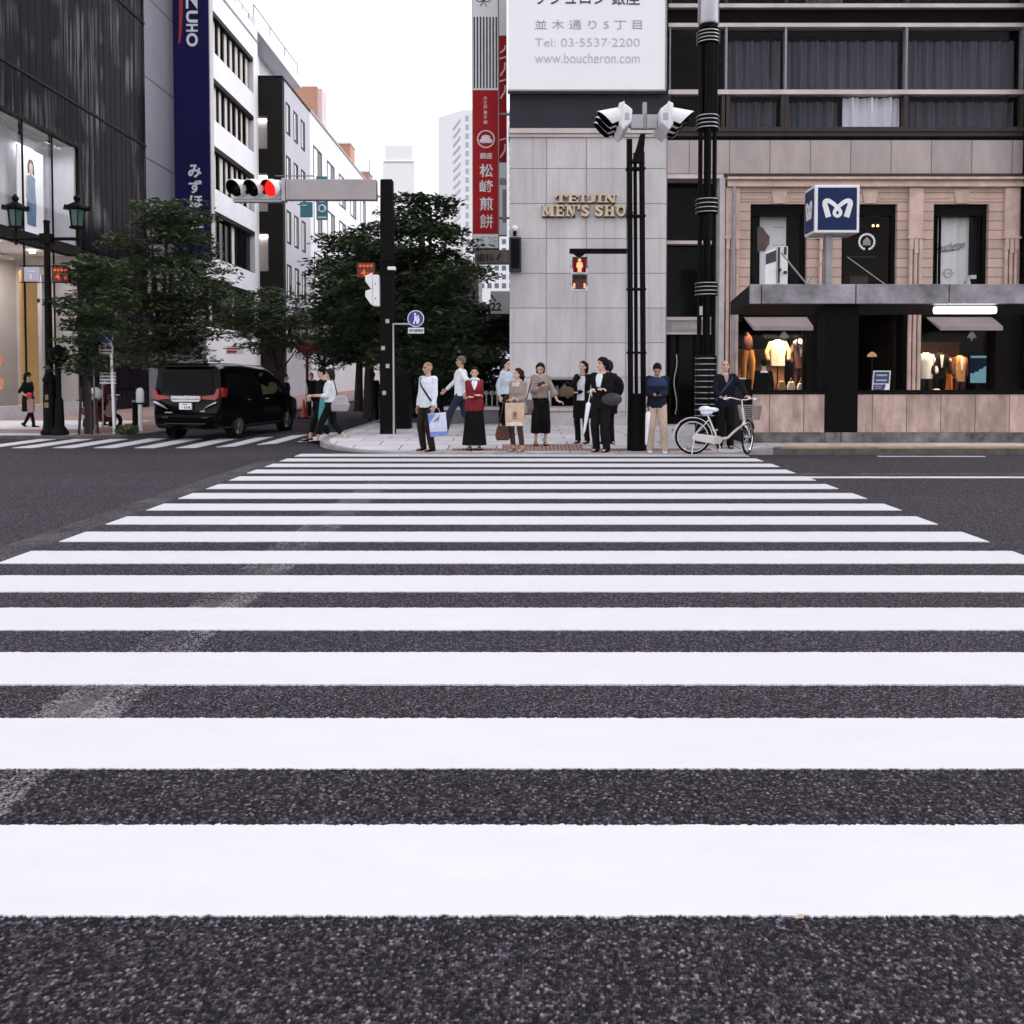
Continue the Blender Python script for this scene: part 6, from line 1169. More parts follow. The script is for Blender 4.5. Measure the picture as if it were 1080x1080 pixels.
def tree(label, base, H, crown, n=14000, leaf=.11, trunk_r=.13, m=None, seed=1, group='street trees along the side street', fork=.35, clump=(.75, .20), nclump=120):
    """crown: ellipsoids (cx, cy, cz, rx, ry, rz) in metres; foliage is many flat sprays spread over them"""
    r = random.Random(seed); bx_, by_, bz = base
    T = thing('street_tree', label, 'tree', base, group=group); w = MB()
    fz_ = bz + H * fork; pts = [(bx_, by_, bz), (bx_ + r.uniform(-.05, .05), by_, bz + H * .2), (bx_ + r.uniform(-.1, .1), by_, fz_)]
    tops = []; w.tube(pts, [trunk_r * 1.25, trunk_r, trunk_r * .8], 10)
    sprays = []
    vol = sum(c[3] * c[5] for c in crown)
    for c in crown:
        k = max(4, int(nclump * c[3] * c[5] / vol))
        for i in range(k):
            z = r.uniform(-1, 1); a = r.uniform(0, 2 * math.pi); q = math.sqrt(1 - z * z) * r.uniform(.55, 1.06); rr = r.uniform(.75, 1.05)
            p = (c[0] + c[3] * q * math.cos(a), c[1] + c[4] * q * math.sin(a), c[2] + c[5] * z * rr); sc = r.uniform(.55, 1.25)
            sprays.append((p, (clump[0] * sc, clump[0] * sc, clump[1] * sc * r.uniform(.7, 1.4))))
    for c in crown:
        for i in range(4):
            a = r.uniform(0, 6.28); e = (c[0] + c[3] * .7 * math.cos(a), c[1] + c[4] * .7 * math.sin(a), c[2] + c[5] * r.uniform(-.4, .7)); mid = ((pts[-1][0] * .45 + e[0] * .55), (pts[-1][1] * .45 + e[1] * .55), pts[-1][2] * .5 + e[2] * .5 + r.uniform(.0, .3)); w.tube([pts[-1], mid, e], [trunk_r * .55, trunk_r * .3, trunk_r * .1], 6)
    w.build('trunk', M['bark'], T, smooth=50); leaves(T, sprays, n, leaf, m or M['leaf'], 'crown', seed=seed); return T
left_small()
def trees():
    P = lambda px, py, Y: (AX(px, Y, py), Y, AZ(py, Y))
    def E(px, py, Y, rx, rz, ry=None): k = Y / FPX; c = P(px, py, Y); return (c[0], c[1], c[2], rx * k, (ry or rx) * k, rz * k)
    Y = 24.6
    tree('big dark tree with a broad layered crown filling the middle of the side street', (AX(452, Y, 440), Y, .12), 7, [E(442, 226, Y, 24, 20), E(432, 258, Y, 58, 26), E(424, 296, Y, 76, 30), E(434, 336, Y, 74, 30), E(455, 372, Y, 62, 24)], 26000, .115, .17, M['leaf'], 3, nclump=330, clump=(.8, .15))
    Y = 27.5
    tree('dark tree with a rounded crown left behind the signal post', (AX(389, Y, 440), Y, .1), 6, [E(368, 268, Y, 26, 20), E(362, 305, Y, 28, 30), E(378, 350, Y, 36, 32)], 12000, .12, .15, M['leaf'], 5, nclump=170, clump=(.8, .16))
    tree('slim tree with dark crown deep under the shade of the side street', (AX(378, 33, 436), 33, .1), 6, [E(392, 350, 33, 45, 34)], 6000, .13, .14, M['leaf'], 6, nclump=60)
    Y = 29
    tree('dense dark tree against the granite building flank', (AX(508, 27, 436), 27, .12), 5, [E(505, 350, 27, 26, 30), E(500, 385, 27, 34, 20)], 8000, .11, .12, M['leaf'], 8, nclump=80)
    Y = 23.7
    tree('young sparse tree between dark stakes beside the lantern lamp', (AX(93, Y, 456), Y, -.12), 5, [E(95, 285, Y, 26, 18), E(100, 320, Y, 33, 20), E(98, 352, Y, 32, 14), E(92, 380, Y, 26, 13)], 6500, .095, .07, M['leaf2'], 9, clump=(.55, .13), nclump=95)
    Y = 27
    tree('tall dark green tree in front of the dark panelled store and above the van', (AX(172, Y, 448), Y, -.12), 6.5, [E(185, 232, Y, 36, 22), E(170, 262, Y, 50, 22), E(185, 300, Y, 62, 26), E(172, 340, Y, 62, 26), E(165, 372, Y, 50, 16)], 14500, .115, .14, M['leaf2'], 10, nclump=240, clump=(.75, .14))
    Y = 34
    tree('small light tree with a thin trunk right of the black van roof', (AX(293, Y, 432), Y, -.12), 4.5, [E(285, 325, Y, 46, 20), E(300, 355, Y, 44, 20), E(262, 340, Y, 24, 15)], 7000, .11, .09, M['leaf2'], 11, clump=(.75, .15), nclump=100)
    Y = 42
    tree('distant tree whose crown fills the gap left of the signal post', (AX(340, Y, 428), Y, -.12), 5.5, [E(335, 350, Y, 30, 26), E(352, 372, Y, 26, 18)], 6000, .12, .11, M['leaf2'], 12, clump=(.85, .2), nclump=70)
    tree('distant dark tree at the end of the shaded pavement under the blue sign', (AX(470, 40, 428), 40, .1), 6, [E(470, 350, 40, 60, 40), E(430, 360, 40, 40, 30)], 9000, .15, .14, M['leaf'], 13, clump=(1, .25), nclump=90)
trees()
h_ = thing('shade_filler', 'added dark leaf mass deepening the shade behind the waiting people', 'shade_filler', (-2.2, 27.6, .12)); leaves(h_, [((-3.9 + .42 * i, 27.6 + .2 * (i % 3), .75), (.5, .55, .75)) for i in range(9)], 9000, .085, M['leaf'], 'foliage', flat=.8); w = MB(); [w.cyl((-3.8 + .6 * i, 27.7, .1), (-3.75 + .6 * i, 27.7, .9), .03, 6) for i in range(7)]; w.build('stems', M['bark'], h_)  # leaf mass added to darken the background under the trees

p_ = gp(843, 968.5, .008); h_ = thing('dry_leaf', 'tiny tan dry leaf lying at the edge of the nearest white stripe', 'leaf', p_); w = MB(); w.add([(-.013, -.002, .002), (-.004, -.009, .006), (.012, -.004, .003), (.009, .006, .009), (-.005, .008, .004), (0, 0, .001)], [(0, 1, 5), (1, 2, 5), (2, 3, 5), (3, 4, 5), (4, 0, 5)]); w.build('leaf_blade', mat('dry_leaf_tan', (.50, .38, .24), .7), h_, local=True); w = MB(); w.tube([(.012, -.004, .003), (.022, -.007, .002)], .0007, 5); w.build('leaf_stalk', M['bark'], h_, local=True)
# ------------------------------------------------------------------ van
def van():
    T = thing('parked_van', 'black people carrier van with red tail lights waiting on the side street crossing', 'van', (-8.35, 22.2, -.2), R(-9.5))
    ST_ = [(0.03, .42, 1.82, .86, .80, .12), (0.10, .30, 1.90, .92, .84, .10), (.5, .26, 1.95, .925, .80, .03), (1.6, .26, 1.96, .925, .79, 0), (2.8, .26, 1.93, .925, .78, 0), (3.35, .26, 1.78, .925, .76, .05), (3.95, .26, 1.28, .92, .80, .1), (4.3, .26, 1.08, .90, .82, 0), (4.75, .28, .98, .86, .78, 0), (4.88, .36, .86, .76, .70, 0)]
    def ring(s):
        y, zf, zr, hw, hr, tl = s; zb = min(1.08, zr - .08); P = []
        for q in ((hw * .86, zf), (hw * .97, zf + .10), (hw, (zf + zb) / 2), (hw * .99, zb), ((hw * .45 + hr * .55), zb + (zr - zb) * .55), (hr, zr - (zr - zb) * .16), (hr - .13, zr - .02), (hr * .5, zr)): P.append(q)
        pts = P + [(-a, b) for a, b in reversed(P)]
        return [(a, y + tl * max(0, (b - .95)) * 1.0, b) for a, b in pts]
    w = MB(); w.loft([ring(s) for s in ST_]); body = w.build('body', M['black_paint'], T, local=True, smooth=38)
    s2 = body.modifiers.new('bevel', 'BEVEL'); s2.width = .03; s2.segments = 3; s2.limit_method = 'ANGLE'; s2.angle_limit = R(38)
    def side(y, z, s, off=.006):
        i = max(k for k in range(len(ST_)) if ST_[k][0] <= y); a, b = ST_[i], ST_[min(i + 1, len(ST_) - 1)]; t = 0 if b is a else (y - a[0]) / (b[0] - a[0])
        hw, hr, zr = [a[k] * (1 - t) + b[k] * t for k in (3, 4, 2)]; zb = min(1.08, zr - .08); zm = zb + (zr - zb) * .55; hm = hw * .45 + hr * .55; zt = zr - (zr - zb) * .16
        if z <= zb: x = hw
        elif z <= zm: x = hw * .99 + (hm - hw * .99) * (z - zb) / (zm - zb)
        else: x = hm + (hr - hm) * min(1, (z - zm) / (zt - zm))
        return (s * (x + off), y, z)
    gl = mat('dark_privacy_glass', (.003, .003, .004), .05, var=.05, spec=.07)
    for s in (-1, 1):
        for a, b, zt2 in ((.42, 1.25, 1.70), (1.32, 2.28, 1.71)):
            w = MB(); G = [[side(a + (b - a) * i / 4, 1.12 + (zt2 - 1.12) * j / 3, s) for i in range(5)] for j in range(4)]; w.add([p for g in G for p in g], [(j * 5 + i, j * 5 + i + 1, j * 5 + i + 6, j * 5 + i + 5) for j in range(3) for i in range(4)]); w.build('side_window', gl, T, local=True)
        w = MB(); w.add([side(2.36, 1.12, s), side(3.55, 1.12, s), side(3.2, 1.62, s), side(2.95, 1.70, s), side(2.36, 1.70, s)], [(0, 1, 2, 3, 4)]); w.build('side_window', gl if s < 0 else mat('olive_lit_glass', (.10, .10, .05), .08, var=.2), T, local=True)
        w = MB(); w.tube([side(3.1, 1.12, s, .0), side(3.12, 1.14, s, .12)], .03, 6); w.ball(side(3.1, 1.18, s, .18), (.10, .05, .11), 10, 7); w.build('wing_mirror', M['black_paint'], T, local=True, smooth=True)
        for y in (1.45, 2.5): w = MB(); w.tube([side(y, 1.0, s, .01), side(y + .06, 1.0, s, .03), side(y + .16, 1.0, s, .03), side(y + .22, 1.0, s, .01)], .014, 6); w.build('door_handle', M['chrome'], T, local=True)
        for y in (1.29, 2.32):
            w = MB(); A = [side(y, .45 + .12 * k, s, .0025) for k in range(6)]; w.tube(A, .004, 4); w.build('door_gap', M['rubber'], T, local=True)
        w = MB(); w.tube([side(.3, .33, s, -.02), side(4.4, .33, s, -.02)], .02, 6); w.build('sill_trim', M['chrome'] if 0 else M['plastic_dark'], T, local=True)
        # tail light
        w = MB(); F = lambda yb: (lambda a, b: (s * a, yb + (.10 * max(0, b - .95)), b))
        w.prism([(.42, 1.05), (.80, 1.02), (.875, 1.10), (.885, 1.30), (.84, 1.32), (.76, 1.16), (.44, 1.125)], F(-.012), F(.10)); w.prism([(.885, 1.08), (.93, 1.10), (.935, 1.33), (.875, 1.33)], F(.10), F(.34)); w.build('tail_light', M['tail_red'], T, local=True, bevel=.008)
        w = MB(); w.tube([(s * .84, -.01, .98), (s * .62, -.012, .88), (s * .48, -.012, .80)], [.03, .035, .01], 6); w.build('chrome_trim', M['chrome'], T, local=True, smooth=True)
        for y in (1.0, 3.95):
            c = (s * .865, y, .345)
            w = MB(); w.lathe([(.225, -.10), (.335, -.10), (.345, -.06), (.345, .06), (.335, .10), (.225, .10)], (0, 0, 0), 32); w.v = [(c[0] + q[2] - s * .06, c[1] + q[0], c[2] + q[1]) for q in w.v]; wh = w.build('wheel', M['rubber'], T, local=True, smooth=40)
            w = MB(); w.lathe([(.05, .0), (.225, .0), (.23, .03), (.20, .02)], (0, 0, 0), 28); [w.obox((.125 * math.cos(k * 2 * math.pi / 10), .125 * math.sin(k * 2 * math.pi / 10), .02), (.19, .035, .03), ((math.cos(k * 2 * math.pi / 10), math.sin(k * 2 * math.pi / 10), 0), (-math.sin(k * 2 * math.pi / 10), math.cos(k * 2 * math.pi / 10), 0), (0, 0, 1))) for k in range(10)]; w.lathe([(.02, .0), (.06, .0), (.06, .045), (.03, .05)], (0, 0, 0), 14)
            w.v = [(c[0] + s * (.02 + q[2] * 1.0), c[1] + q[0], c[2] + q[1]) for q in w.v]; w.build('rim', M['steel'], wh, local=True)
            w = MB(); w.ring((s * .895, y, .345), (1, 0, 0), .385, .028, 32, 6, sx=.9); w.build('wheel_arch', M['metal_black'], T, local=True, smooth=True)
    RB = lambda a, b, o=-.006: (a, .035 + .12 * max(0, b - .95) - .008 + o, b)
    w = MB(); w.prism([(-.72, 1.22), (-.60, 1.20), (.60, 1.20), (.72, 1.22), (.66, 1.70), (.55, 1.74), (-.55, 1.74), (-.66, 1.70)], lambda a, b: RB(a, b), lambda a, b: RB(a, b, .05)); w.build('rear_window', gl, T, local=True)
    w = MB(); w.box(-.40, .40, .0, .09, 1.05, 1.13); w.box(-.38, .38, -.012, .0, 1.07, 1.12); w.prism([(-.42, 1.04), (.42, 1.04), (.34, .98), (-.34, .98)], lambda a, b: (a, .0, b), lambda a, b: (a, .06, b)); w.build('chrome_bar', M['chrome'], T, local=True, bevel=.01)
    w = MB(); w.ring((0, -.02, 1.095), (0, 1, 0), .045, .008, 18, 5); w.box(-.035, .035, -.026, -.016, 1.09, 1.10); w.build('emblem', M['chrome'], T, local=True)
    w = MB(); w.box(-.165, .165, -.02, .03, .79, .955); pl = w.build('number_plate', M['white'], T, local=True, bevel=.004)
    w = MB(); [w.box(a, a + .02, -.024, -.0205, .815, .87) for a in (-.02, .03, .08, .11)]; [w.box(-.10 + .03 * i, -.10 + .03 * i + .008, -.024, -.0205, .84, .848) for i in range(3)]; w.box(-.06, .06, -.024, -.0205, .91, .925); w.build('plate_mark', M['ink'], pl, local=True)
    w = MB(); w.box(-.80, .80, -.045, .10, .40, .66); w.build('bumper', M['black_paint'], T, local=True, bevel=.05); w = MB(); w.box(-.55, .55, -.05, -.04, .43, .45); w.box(-.62, -.45, -.052, -.04, .58, .61); w.box(.45, .62, -.052, -.04, .58, .61); w.build('bumper_trim', M['plastic_dark'], T, local=True)
    w = MB(); w.box(-.56, -.36, -.004, .06, .705, .725); w.box(.40, .52, -.004, .06, .74, .765); w.build('badge', M['chrome'], T, local=True)
    w = MB(); w.prism([(-.66, 1.85), (.66, 1.85), (.60, 1.90), (-.60, 1.90)], lambda a, b: (a, .05, b), lambda a, b: (a, .38, b + .05)); w.build('roof_spoiler', M['black_paint'], T, local=True, bevel=.015)
    w = MB(); w.add([(-.70, 3.42, 1.72), (.70, 3.42, 1.72), (.78, 4.02, 1.24), (-.78, 4.02, 1.24)], [(0, 1, 2, 3)]); w.v = [(a, b + .03, c + .03) for a, b, c in w.v]; w.build('windscreen', gl, T, local=True)
    w = MB(); [w.ball((s * .66, 4.80, .80), (.16, .08, .07), 10, 6) for s in (-1, 1)]; w.build('headlight', M['chrome'], T, local=True)
van()

# ------------------------------------------------------------------ bicycle
def bicycle():
    p = gp(730.5, 479.2, .035); T = thing('bicycle', 'white city bicycle with front wire basket and white covered saddle, front wheel turned', 'bicycle', (p[0], p[1], .035), R(-4))
    fr = mat('pearl_white_frame', (.62, .58, .55), .35, var=.08); r = .318
    def wheel(c, ax, parent_mat=None):
        w = MB(); w.ring(c, ax, r - .018, .018, 40, 8); wh = w.build('wheel', M['rubber'], T, local=True, smooth=True)
        w = MB(); w.ring(c, ax, r - .048, .014, 40, 6, sx=.8); w.build('rim', M['chrome'], wh, local=True, smooth=True)
        w = MB(); ax = Vector(ax).normalized(); u = Vector((0, 0, 1)); v = ax.cross(u).normalized()
        for k in range(20): a = 2 * math.pi * k / 20; d = u * math.cos(a) + v * math.sin(a); w.tube([Vector(c) + ax * (.02 if k % 2 else -.02), Vector(c) + d * (r - .05)], .0022, 4)
        w.build('spokes', M['steel'], wh, local=True); w = MB(); w.cyl(Vector(c) - ax * .05, Vector(c) + ax * .05, .024, 12); w.build('hub', M['steel'], wh, local=True); return wh
    rc = (0, 0, r); wheel(rc, (0, 1, 0))
    an = R(62); hd = Vector((.90, 0, .78)); fc = Vector((1.0, 0, r)) + Vector((-.02, 0, 0)); axf = Vector((-math.sin(an), math.cos(an), 0)).normalized(); fw = Vector((math.cos(an), math.sin(an), 0)); fcc = Vector((.95, 0, r)) + fw * .06; wheel(tuple(fcc), tuple(axf))
    bb = Vector((.44, 0, .27)); st = Vector((.28, 0, .66))
    w = MB(); w.tube([hd - Vector((-.02, 0, .22)), Vector((.74, 0, .42)), Vector((.62, 0, .30)), bb], .022, 10); w.tube([bb, st], .018, 10); w.tube([hd + Vector((-.02, 0, -.28)) + Vector((.04, 0, .0)), hd + Vector((-.03, 0, .06))], .022, 10)
    for s in (-.055, .055): w.tube([(bb.x, s * .6, bb.z), (0, s, r)], .010, 8); w.tube([(st.x, s * .3, st.z - .04), (0, s, r)], .009, 8)
    w.build('frame', fr, T, local=True, smooth=40)
    w = MB(); top = hd + Vector((-.0, 0, -.24)); [w.tube([top, top + axf * s + Vector((0, 0, -.05)), fcc + axf * s], .012, 8) for s in (-.05, .05)]; w.build('fork', M['chrome'], T, local=True, smooth=40)
    w = MB(); w.tube([st - Vector((0, 0, .02)), st + Vector((-.03, 0, .10))], .013, 8); w.build('seat_post', M['chrome'], T, local=True)
    w = MB(); w.ball(st + Vector((-.06, 0, .15)), (.12, .10, .06), 14, 9); w.ball(st + Vector((.06, 0, .14)), (.12, .05, .045), 12, 8); w.ball(st + Vector((-.04, .0, .09)), (.11, .085, .05), 12, 8); w.build('saddle', mat('white_saddle_cover', (.72, .76, .85), .7, var=.2, scale=8, bump=.5), T, local=True, smooth=True)
    w = MB(); A = [R(-10 + 200 * k / 16) for k in range(17)]
    for a, b in zip(A[:-1], A[1:]):
        P = lambda t, s, q=0: (-(r + .022 + q) * math.cos(t) * 1.0, s, r + (r + .022 + q) * math.sin(t)); w.add([P(a, -.026), P(b, -.026), P(b, .026), P(a, .026), P(a, -.02, .012), P(b, -.02, .012), P(b, .02, .012), P(a, .02, .012)], [(0, 3, 2, 1), (4, 5, 6, 7), (0, 1, 5, 4), (2, 3, 7, 6)])
    w.build('mudguard', fr, T, local=True, smooth=60)
    w = MB(); A = [R(20 + 120 * k / 12) for k in range(13)]
    for a, b in zip(A[:-1], A[1:]):
        P = lambda t, s: fcc + fw * ((r + .025) * math.cos(t)) + Vector((0, 0, (r + .025) * math.sin(t))) + axf * s; w.add([P(a, -.026), P(b, -.026), P(b, .026), P(a, .026)], [(0, 1, 2, 3)])
    w.build('mudguard', M['chrome'], T, local=True, smooth=60)
    w = MB(); w.prism([(-.02, r + .02), (.06, r + .06), (.34, .345), (.50, .32), (.52, .25), (.47, .19), (.36, .19), (.05, r - .07), (-.02, r - .04)], lambda a, b: (a, -.07, b), lambda a, b: (a, -.04, b)); w.build('chain_case', fr, T, local=True, bevel=.008)
    w = MB(); w.cyl((bb.x, -.075, bb.z), (bb.x, -.085, bb.z), .07, 18); w.tube([(bb.x, -.095, bb.z), (bb.x + .03, -.095, bb.z - .16)], .010, 6); w.box(bb.x - .02, bb.x + .08, -.19, -.10, bb.z - .18, bb.z - .155); w.tube([(bb.x, .095, bb.z), (bb.x - .03, .095, bb.z + .16)], .010, 6); w.box(bb.x - .08, bb.x + .02, .10, .19, bb.z + .15, bb.z + .175); w.build('crank', M['steel'], T, local=True)
    stem = hd + Vector((-.04, 0, .20)); hdv = Vector((math.cos(an), math.sin(an), 0)); sd = Vector((-hdv.y, hdv.x, 0))
    w = MB(); w.tube([hd + Vector((-.03, 0, .05)), stem], .012, 8); L = [stem + sd * .0, stem + sd * .06 + hdv * .06, stem + sd * .22 + hdv * .02 + Vector((0, 0, .04)), stem + sd * .27 - hdv * .14 + Vector((0, 0, .02))]; Rr = [stem, stem - sd * .06 + hdv * .06, stem - sd * .22 + hdv * .02 + Vector((0, 0, .04)), stem - sd * .27 - hdv * .14 + Vector((0, 0, .02))]; w.tube(L, .011, 8); w.tube(Rr, .011, 8); w.build('handlebar', M['chrome'], T, local=True, smooth=40)
    w = MB(); [w.tube([q[-1] + hdv * .09, q[-1] - hdv * .01], .018, 8) for q in (L, Rr)]; w.build('grip', M['white'], T, local=True, smooth=40)
    w = MB(); [w.tube([q[-2] - Vector((0, 0, .01)), q[-1] + hdv * .05 + Vector((0, 0, -.03)) + hdv * .06], .006, 6) for q in (L, Rr)]; w.build('brake_lever', M['chrome'], T, local=True)
    # basket
    c = hd + hdv * .22 + Vector((.04, 0, .0)); w = MB(); h = .25; t0, t1 = .135, .17
    def cr(t, z, a): k = t / max(abs(math.cos(a)), abs(math.sin(a))); k = t * (1.12 if 0 else 1) / (abs(math.cos(a)) ** 6 + abs(math.sin(a)) ** 6) ** (1 / 6); q = c + hdv * (k * math.cos(a) * .85) + sd * (k * math.sin(a) * 1.15); return Vector((q.x, q.y, c.z - .16 + z))
    for j in range(8): z = h * j / 7; w.tube([cr(t0 + (t1 - t0) * j / 7, z, 2 * math.pi * k / 24) for k in range(25)], .006 if j not in (0, 7) else .009, 5, caps=False)
    for k in range(28): a = 2 * math.pi * k / 28; w.tube([cr(t0, 0, a), cr(t1, h, a)], .005, 4)
    for k in range(5): w.tube([cr(t0 * (k - 2) / 2.2 if 0 else t0, 0, R(40 + 25 * k)), cr(t0, 0, R(320 - 25 * k))], .003, 4)
    w.build('basket', mat('grey_basket_wire', (.26, .24, .24), .4, .2), T, local=True)
    w = MB(); w.tube([(0.02, .06, r), (-.05, .12, .01)], .010, 6); w.tube([(0.02, -.06, r), (-.03, -.12, .01)], .010, 6); w.build('kickstand', M['steel'], T, local=True)
    w = MB(); w.ball((-r - .04, 0, r + .12), (.012, .02, .03), 8, 6); w.build('reflector', M['tail_red'], T, local=True)
bicycle()
# ------------------------------------------------------------------ people
def remesh(mb, voxel, name, smooth_it=2):
    me = bpy.data.meshes.new(name); me.from_pydata(mb.v, [], mb.f)
    bm = bmesh.new(); bm.from_mesh(me); bmesh.ops.recalc_face_normals(bm, faces=bm.faces); bm.to_mesh(me); bm.free()
    o = bpy.data.objects.new(name, me); link(o)
    m = o.modifiers.new('r', 'REMESH'); m.mode = 'VOXEL'; m.voxel_size = voxel; m.use_smooth_shade = True
    if smooth_it: s = o.modifiers.new('s', 'SMOOTH'); s.iterations = smooth_it; s.factor = .5
    dg = bpy.context.evaluated_depsgraph_get(); out = bpy.data.meshes.new_from_object(o.evaluated_get(dg)); bpy.data.objects.remove(o); bpy.data.meshes.remove(me); out.name = name
    return out
def folds(me, amp, seed, vert=True):
    n = len(me.vertices); v = np.zeros(n * 3); me.vertices.foreach_get('co', v); v = v.reshape(-1, 3); nr = np.zeros(n * 3); me.vertices.foreach_get('normal', nr); nr = nr.reshape(-1, 3)
    r = np.random.default_rng(seed); d = np.zeros(n)
    for k in range(9):
        w = r.normal(size=3) * np.array([22, 22, 9 if vert else 22]) * r.uniform(.6, 1.6); d += np.sin(v @ w + r.uniform(0, 6)) * r.uniform(.3, 1)
    v += nr * (amp * d / 3)[:, None]; me.vertices.foreach_set('co', v.ravel()); me.update()
TORSO = {'m': [(.78, .07, .07, 0), (.84, .150, .105, 0), (.92, .168, .118, -.005), (1.02, .158, .112, 0), (1.12, .156, .110, 0), (1.24, .172, .120, .0), (1.33, .178, .116, -.005), (1.39, .160, .095, -.01), (1.425, .105, .075, -.012), (1.46, .058, .056, -.012)],
         'f': [(.78, .07, .07, 0), (.84, .155, .110, 0), (.92, .168, .120, -.005), (1.02, .140, .102, 0), (1.10, .128, .094, 0), (1.22, .146, .112, .012), (1.31, .152, .106, .0), (1.375, .138, .085, -.008), (1.415, .092, .068, -.01), (1.45, .050, .050, -.01)]}
def torso_at(z, sex):
    t = TORSO[sex]; Zs = [q[0] for q in t]; return [float(np.interp(z, Zs, [q[k] for q in t])) for k in (1, 2, 3)]
def ik(a, c, l1, l2, hint):
    a, c, hint = Vector(a), Vector(c), Vector(hint); d = c - a; L = d.length; mx = (l1 + l2) * .995
    if L > mx: d = d * (mx / L); L = mx; c = a + d
    x = (l1 * l1 - l2 * l2 + L * L) / (2 * L); h = math.sqrt(max(0, l1 * l1 - x * x)); u = d.normalized(); q = hint - u * hint.dot(u); q = q.normalized() if q.length > 1e-5 else Vector((0, 1, 0)); return a + u * x + q * h, c
SKIN = mat('skin', (.62, .39, .30), .55, var=.06, scale=20); SKIN2 = mat('tanned_skin', (.46, .26, .18), .5, var=.06, scale=20); HAIR = mat('black_hair', (.004, .003, .003), .6, var=.4, scale=40, spec=.12); HAIRB = mat('brown_hair', (.020, .010, .007), .6, var=.4, scale=40, spec=.12); LIP = mat('lips', (.34, .12, .10), .5); EYE = mat('eyes', (.012, .009, .008), .3)
def person(label, px, py, H, face_deg, sex='m', pose=None, clothes=(), hair='short', hairm=None, skin=None, ground=None, vox=.011, group=None, Y=None, low=False, shoes=(M['metal_black'], 'shoe'), bare_foot=False):
    """face_deg: 0 looks towards the camera, 90 looks to the picture's right, -90 to its left, 180 away. Joints in metres of a 1.72 m figure: +x = own right, +y = ahead."""
    po = dict(lw=(-.23, .06, .86), rw=(.23, .06, .86), le=(-.4, -1, 0), re=(.4, -1, 0), la=(-.10, .0, .085), ra=(.10, .0, .085), lf=0, rf=0, yaw=0, pitch=0, lean=0.0, lh=None, rh=None); po.update(pose or {})
    skin = skin or SKIN; hairm = hairm or HAIR
    if Y is None:
        z = 0.1
        for _ in range(6): g = gp(px, py, z); z = walk_z(g[0], g[1]) if ground is None else ground
        X_, Y_ = g[0], g[1]
    else: X_, Y_, z = AX(px, Y, py), Y, (walk_z(AX(px, Y), Y) if ground is None else ground)
    s = H / 1.72; rz = R(180 + face_deg); T = thing('person', label, 'person', (X_, Y_, z), rz, group); SC = lambda p: (p[0] * s, p[1] * s, p[2] * s)
    ln = lambda p: (p[0], p[1] + po['lean'] * max(0, p[2] - .95), p[2])
    sw = .158 if sex == 'm' else .132
    shL, shR = ln((-sw, -.01, 1.385)), ln((sw, -.01, 1.385)); hipL, hipR = (-.088, 0, .90), (.088, 0, .90)
    elL, wrL = ik(shL, ln(po['lw']), .285, .25, po['le']); elR, wrR = ik(shR, ln(po['rw']), .285, .25, po['re'])
    knL, anL = ik(hipL, po['la'], .43, .41, po.get('lk', (0, 1, 0))); knR, anR = ik(hipR, po['ra'], .43, .41, po.get('rk', (0, 1, 0)))
    th = 1.0 if sex == 'm' else .86
    def torso_rings(mb, z0, z1, inf, flare=0.0, zf=.92, n=20, squash=1.0):
        zs = sorted(set([z0, z1] + [q[0] for q in TORSO[sex] if z0 < q[0] < z1] + [z0 + (z1 - z0) * k / 8 for k in range(9)])); rings = []
        for q in zs:
            rx, ry, cy = torso_at(max(q, zf), sex) if q < zf else torso_at(q, sex); f = 1 + flare * max(0, zf + .15 - q); 
            rings.append([SC(ln((( rx + inf) * f * math.cos(a), cy + (ry + inf) * f * squash * math.sin(a), q))) for a in [2 * math.pi * k / n for k in range(n)]])
        mb.loft(rings)
    # ---- body: one continuous surface
    b = MB(); torso_rings(b, .87, 1.455, -.012)
    tb = lambda P, r, n=10: b.tube([SC(p) for p in P], [q * s for q in r], n, round_ends=True)
    for h_, k_, a_ in ((hipL, knL, anL), (hipR, knR, anR)): tb([h_, k_], [.070 * th, .052 * th]); tb([k_, a_], [.053 * th, .036 * th])
    for S_, e_, w_ in ((shL, elL, wrL), (shR, elR, wrR)): tb([S_, e_], [.050 * th, .038 * th]); tb([e_, w_], [.038 * th, .025 * th])
    foots = []
    for a_, f_ in ((anL, po['lf']), (anR, po['rf'])):
        c_ = Vector(a_); d = Vector((0, math.cos(R(f_)), -math.sin(R(f_)))); up = Vector((0, math.sin(R(f_)), math.cos(R(f_)))); heel = c_ - d * .05 - up * .055; toe = c_ + d * .16 - up * .062; tb([heel, toe], [.034, .026]); foots.append((c_, d, up))
    hc = Vector(ln((0, -.012, 1.50))); Rm = Matrix.Rotation(R(po['yaw']), 3, 'Z') @ Matrix.Rotation(R(po['pitch']), 3, 'X')
    HP = lambda p: hc + Rm @ (Vector(p) * 1.0)
    tb([ln((0, -.012, 1.41)), HP((0, .0, .06))], [.054 * th, .050 * th])
    ball = lambda c, r, m=b: m.ball(SC(HP(c)), tuple(q * s for q in r), 16, 12, rot=Rm)
    ball((0, .005, .125), (.075, .094, .095)); ball((0, .032, .065), (.060, .068, .078)); ball((0, .062, .012), (.030, .032, .026)); ball((0, .07, .07), (.044, .035, .05))
    tb([HP((0, .094, .105)), HP((0, .112, .070))], [.010, .015]); [ball((q, .0, .085), (.012, .022, .032)) for q in (-.076, .076)]
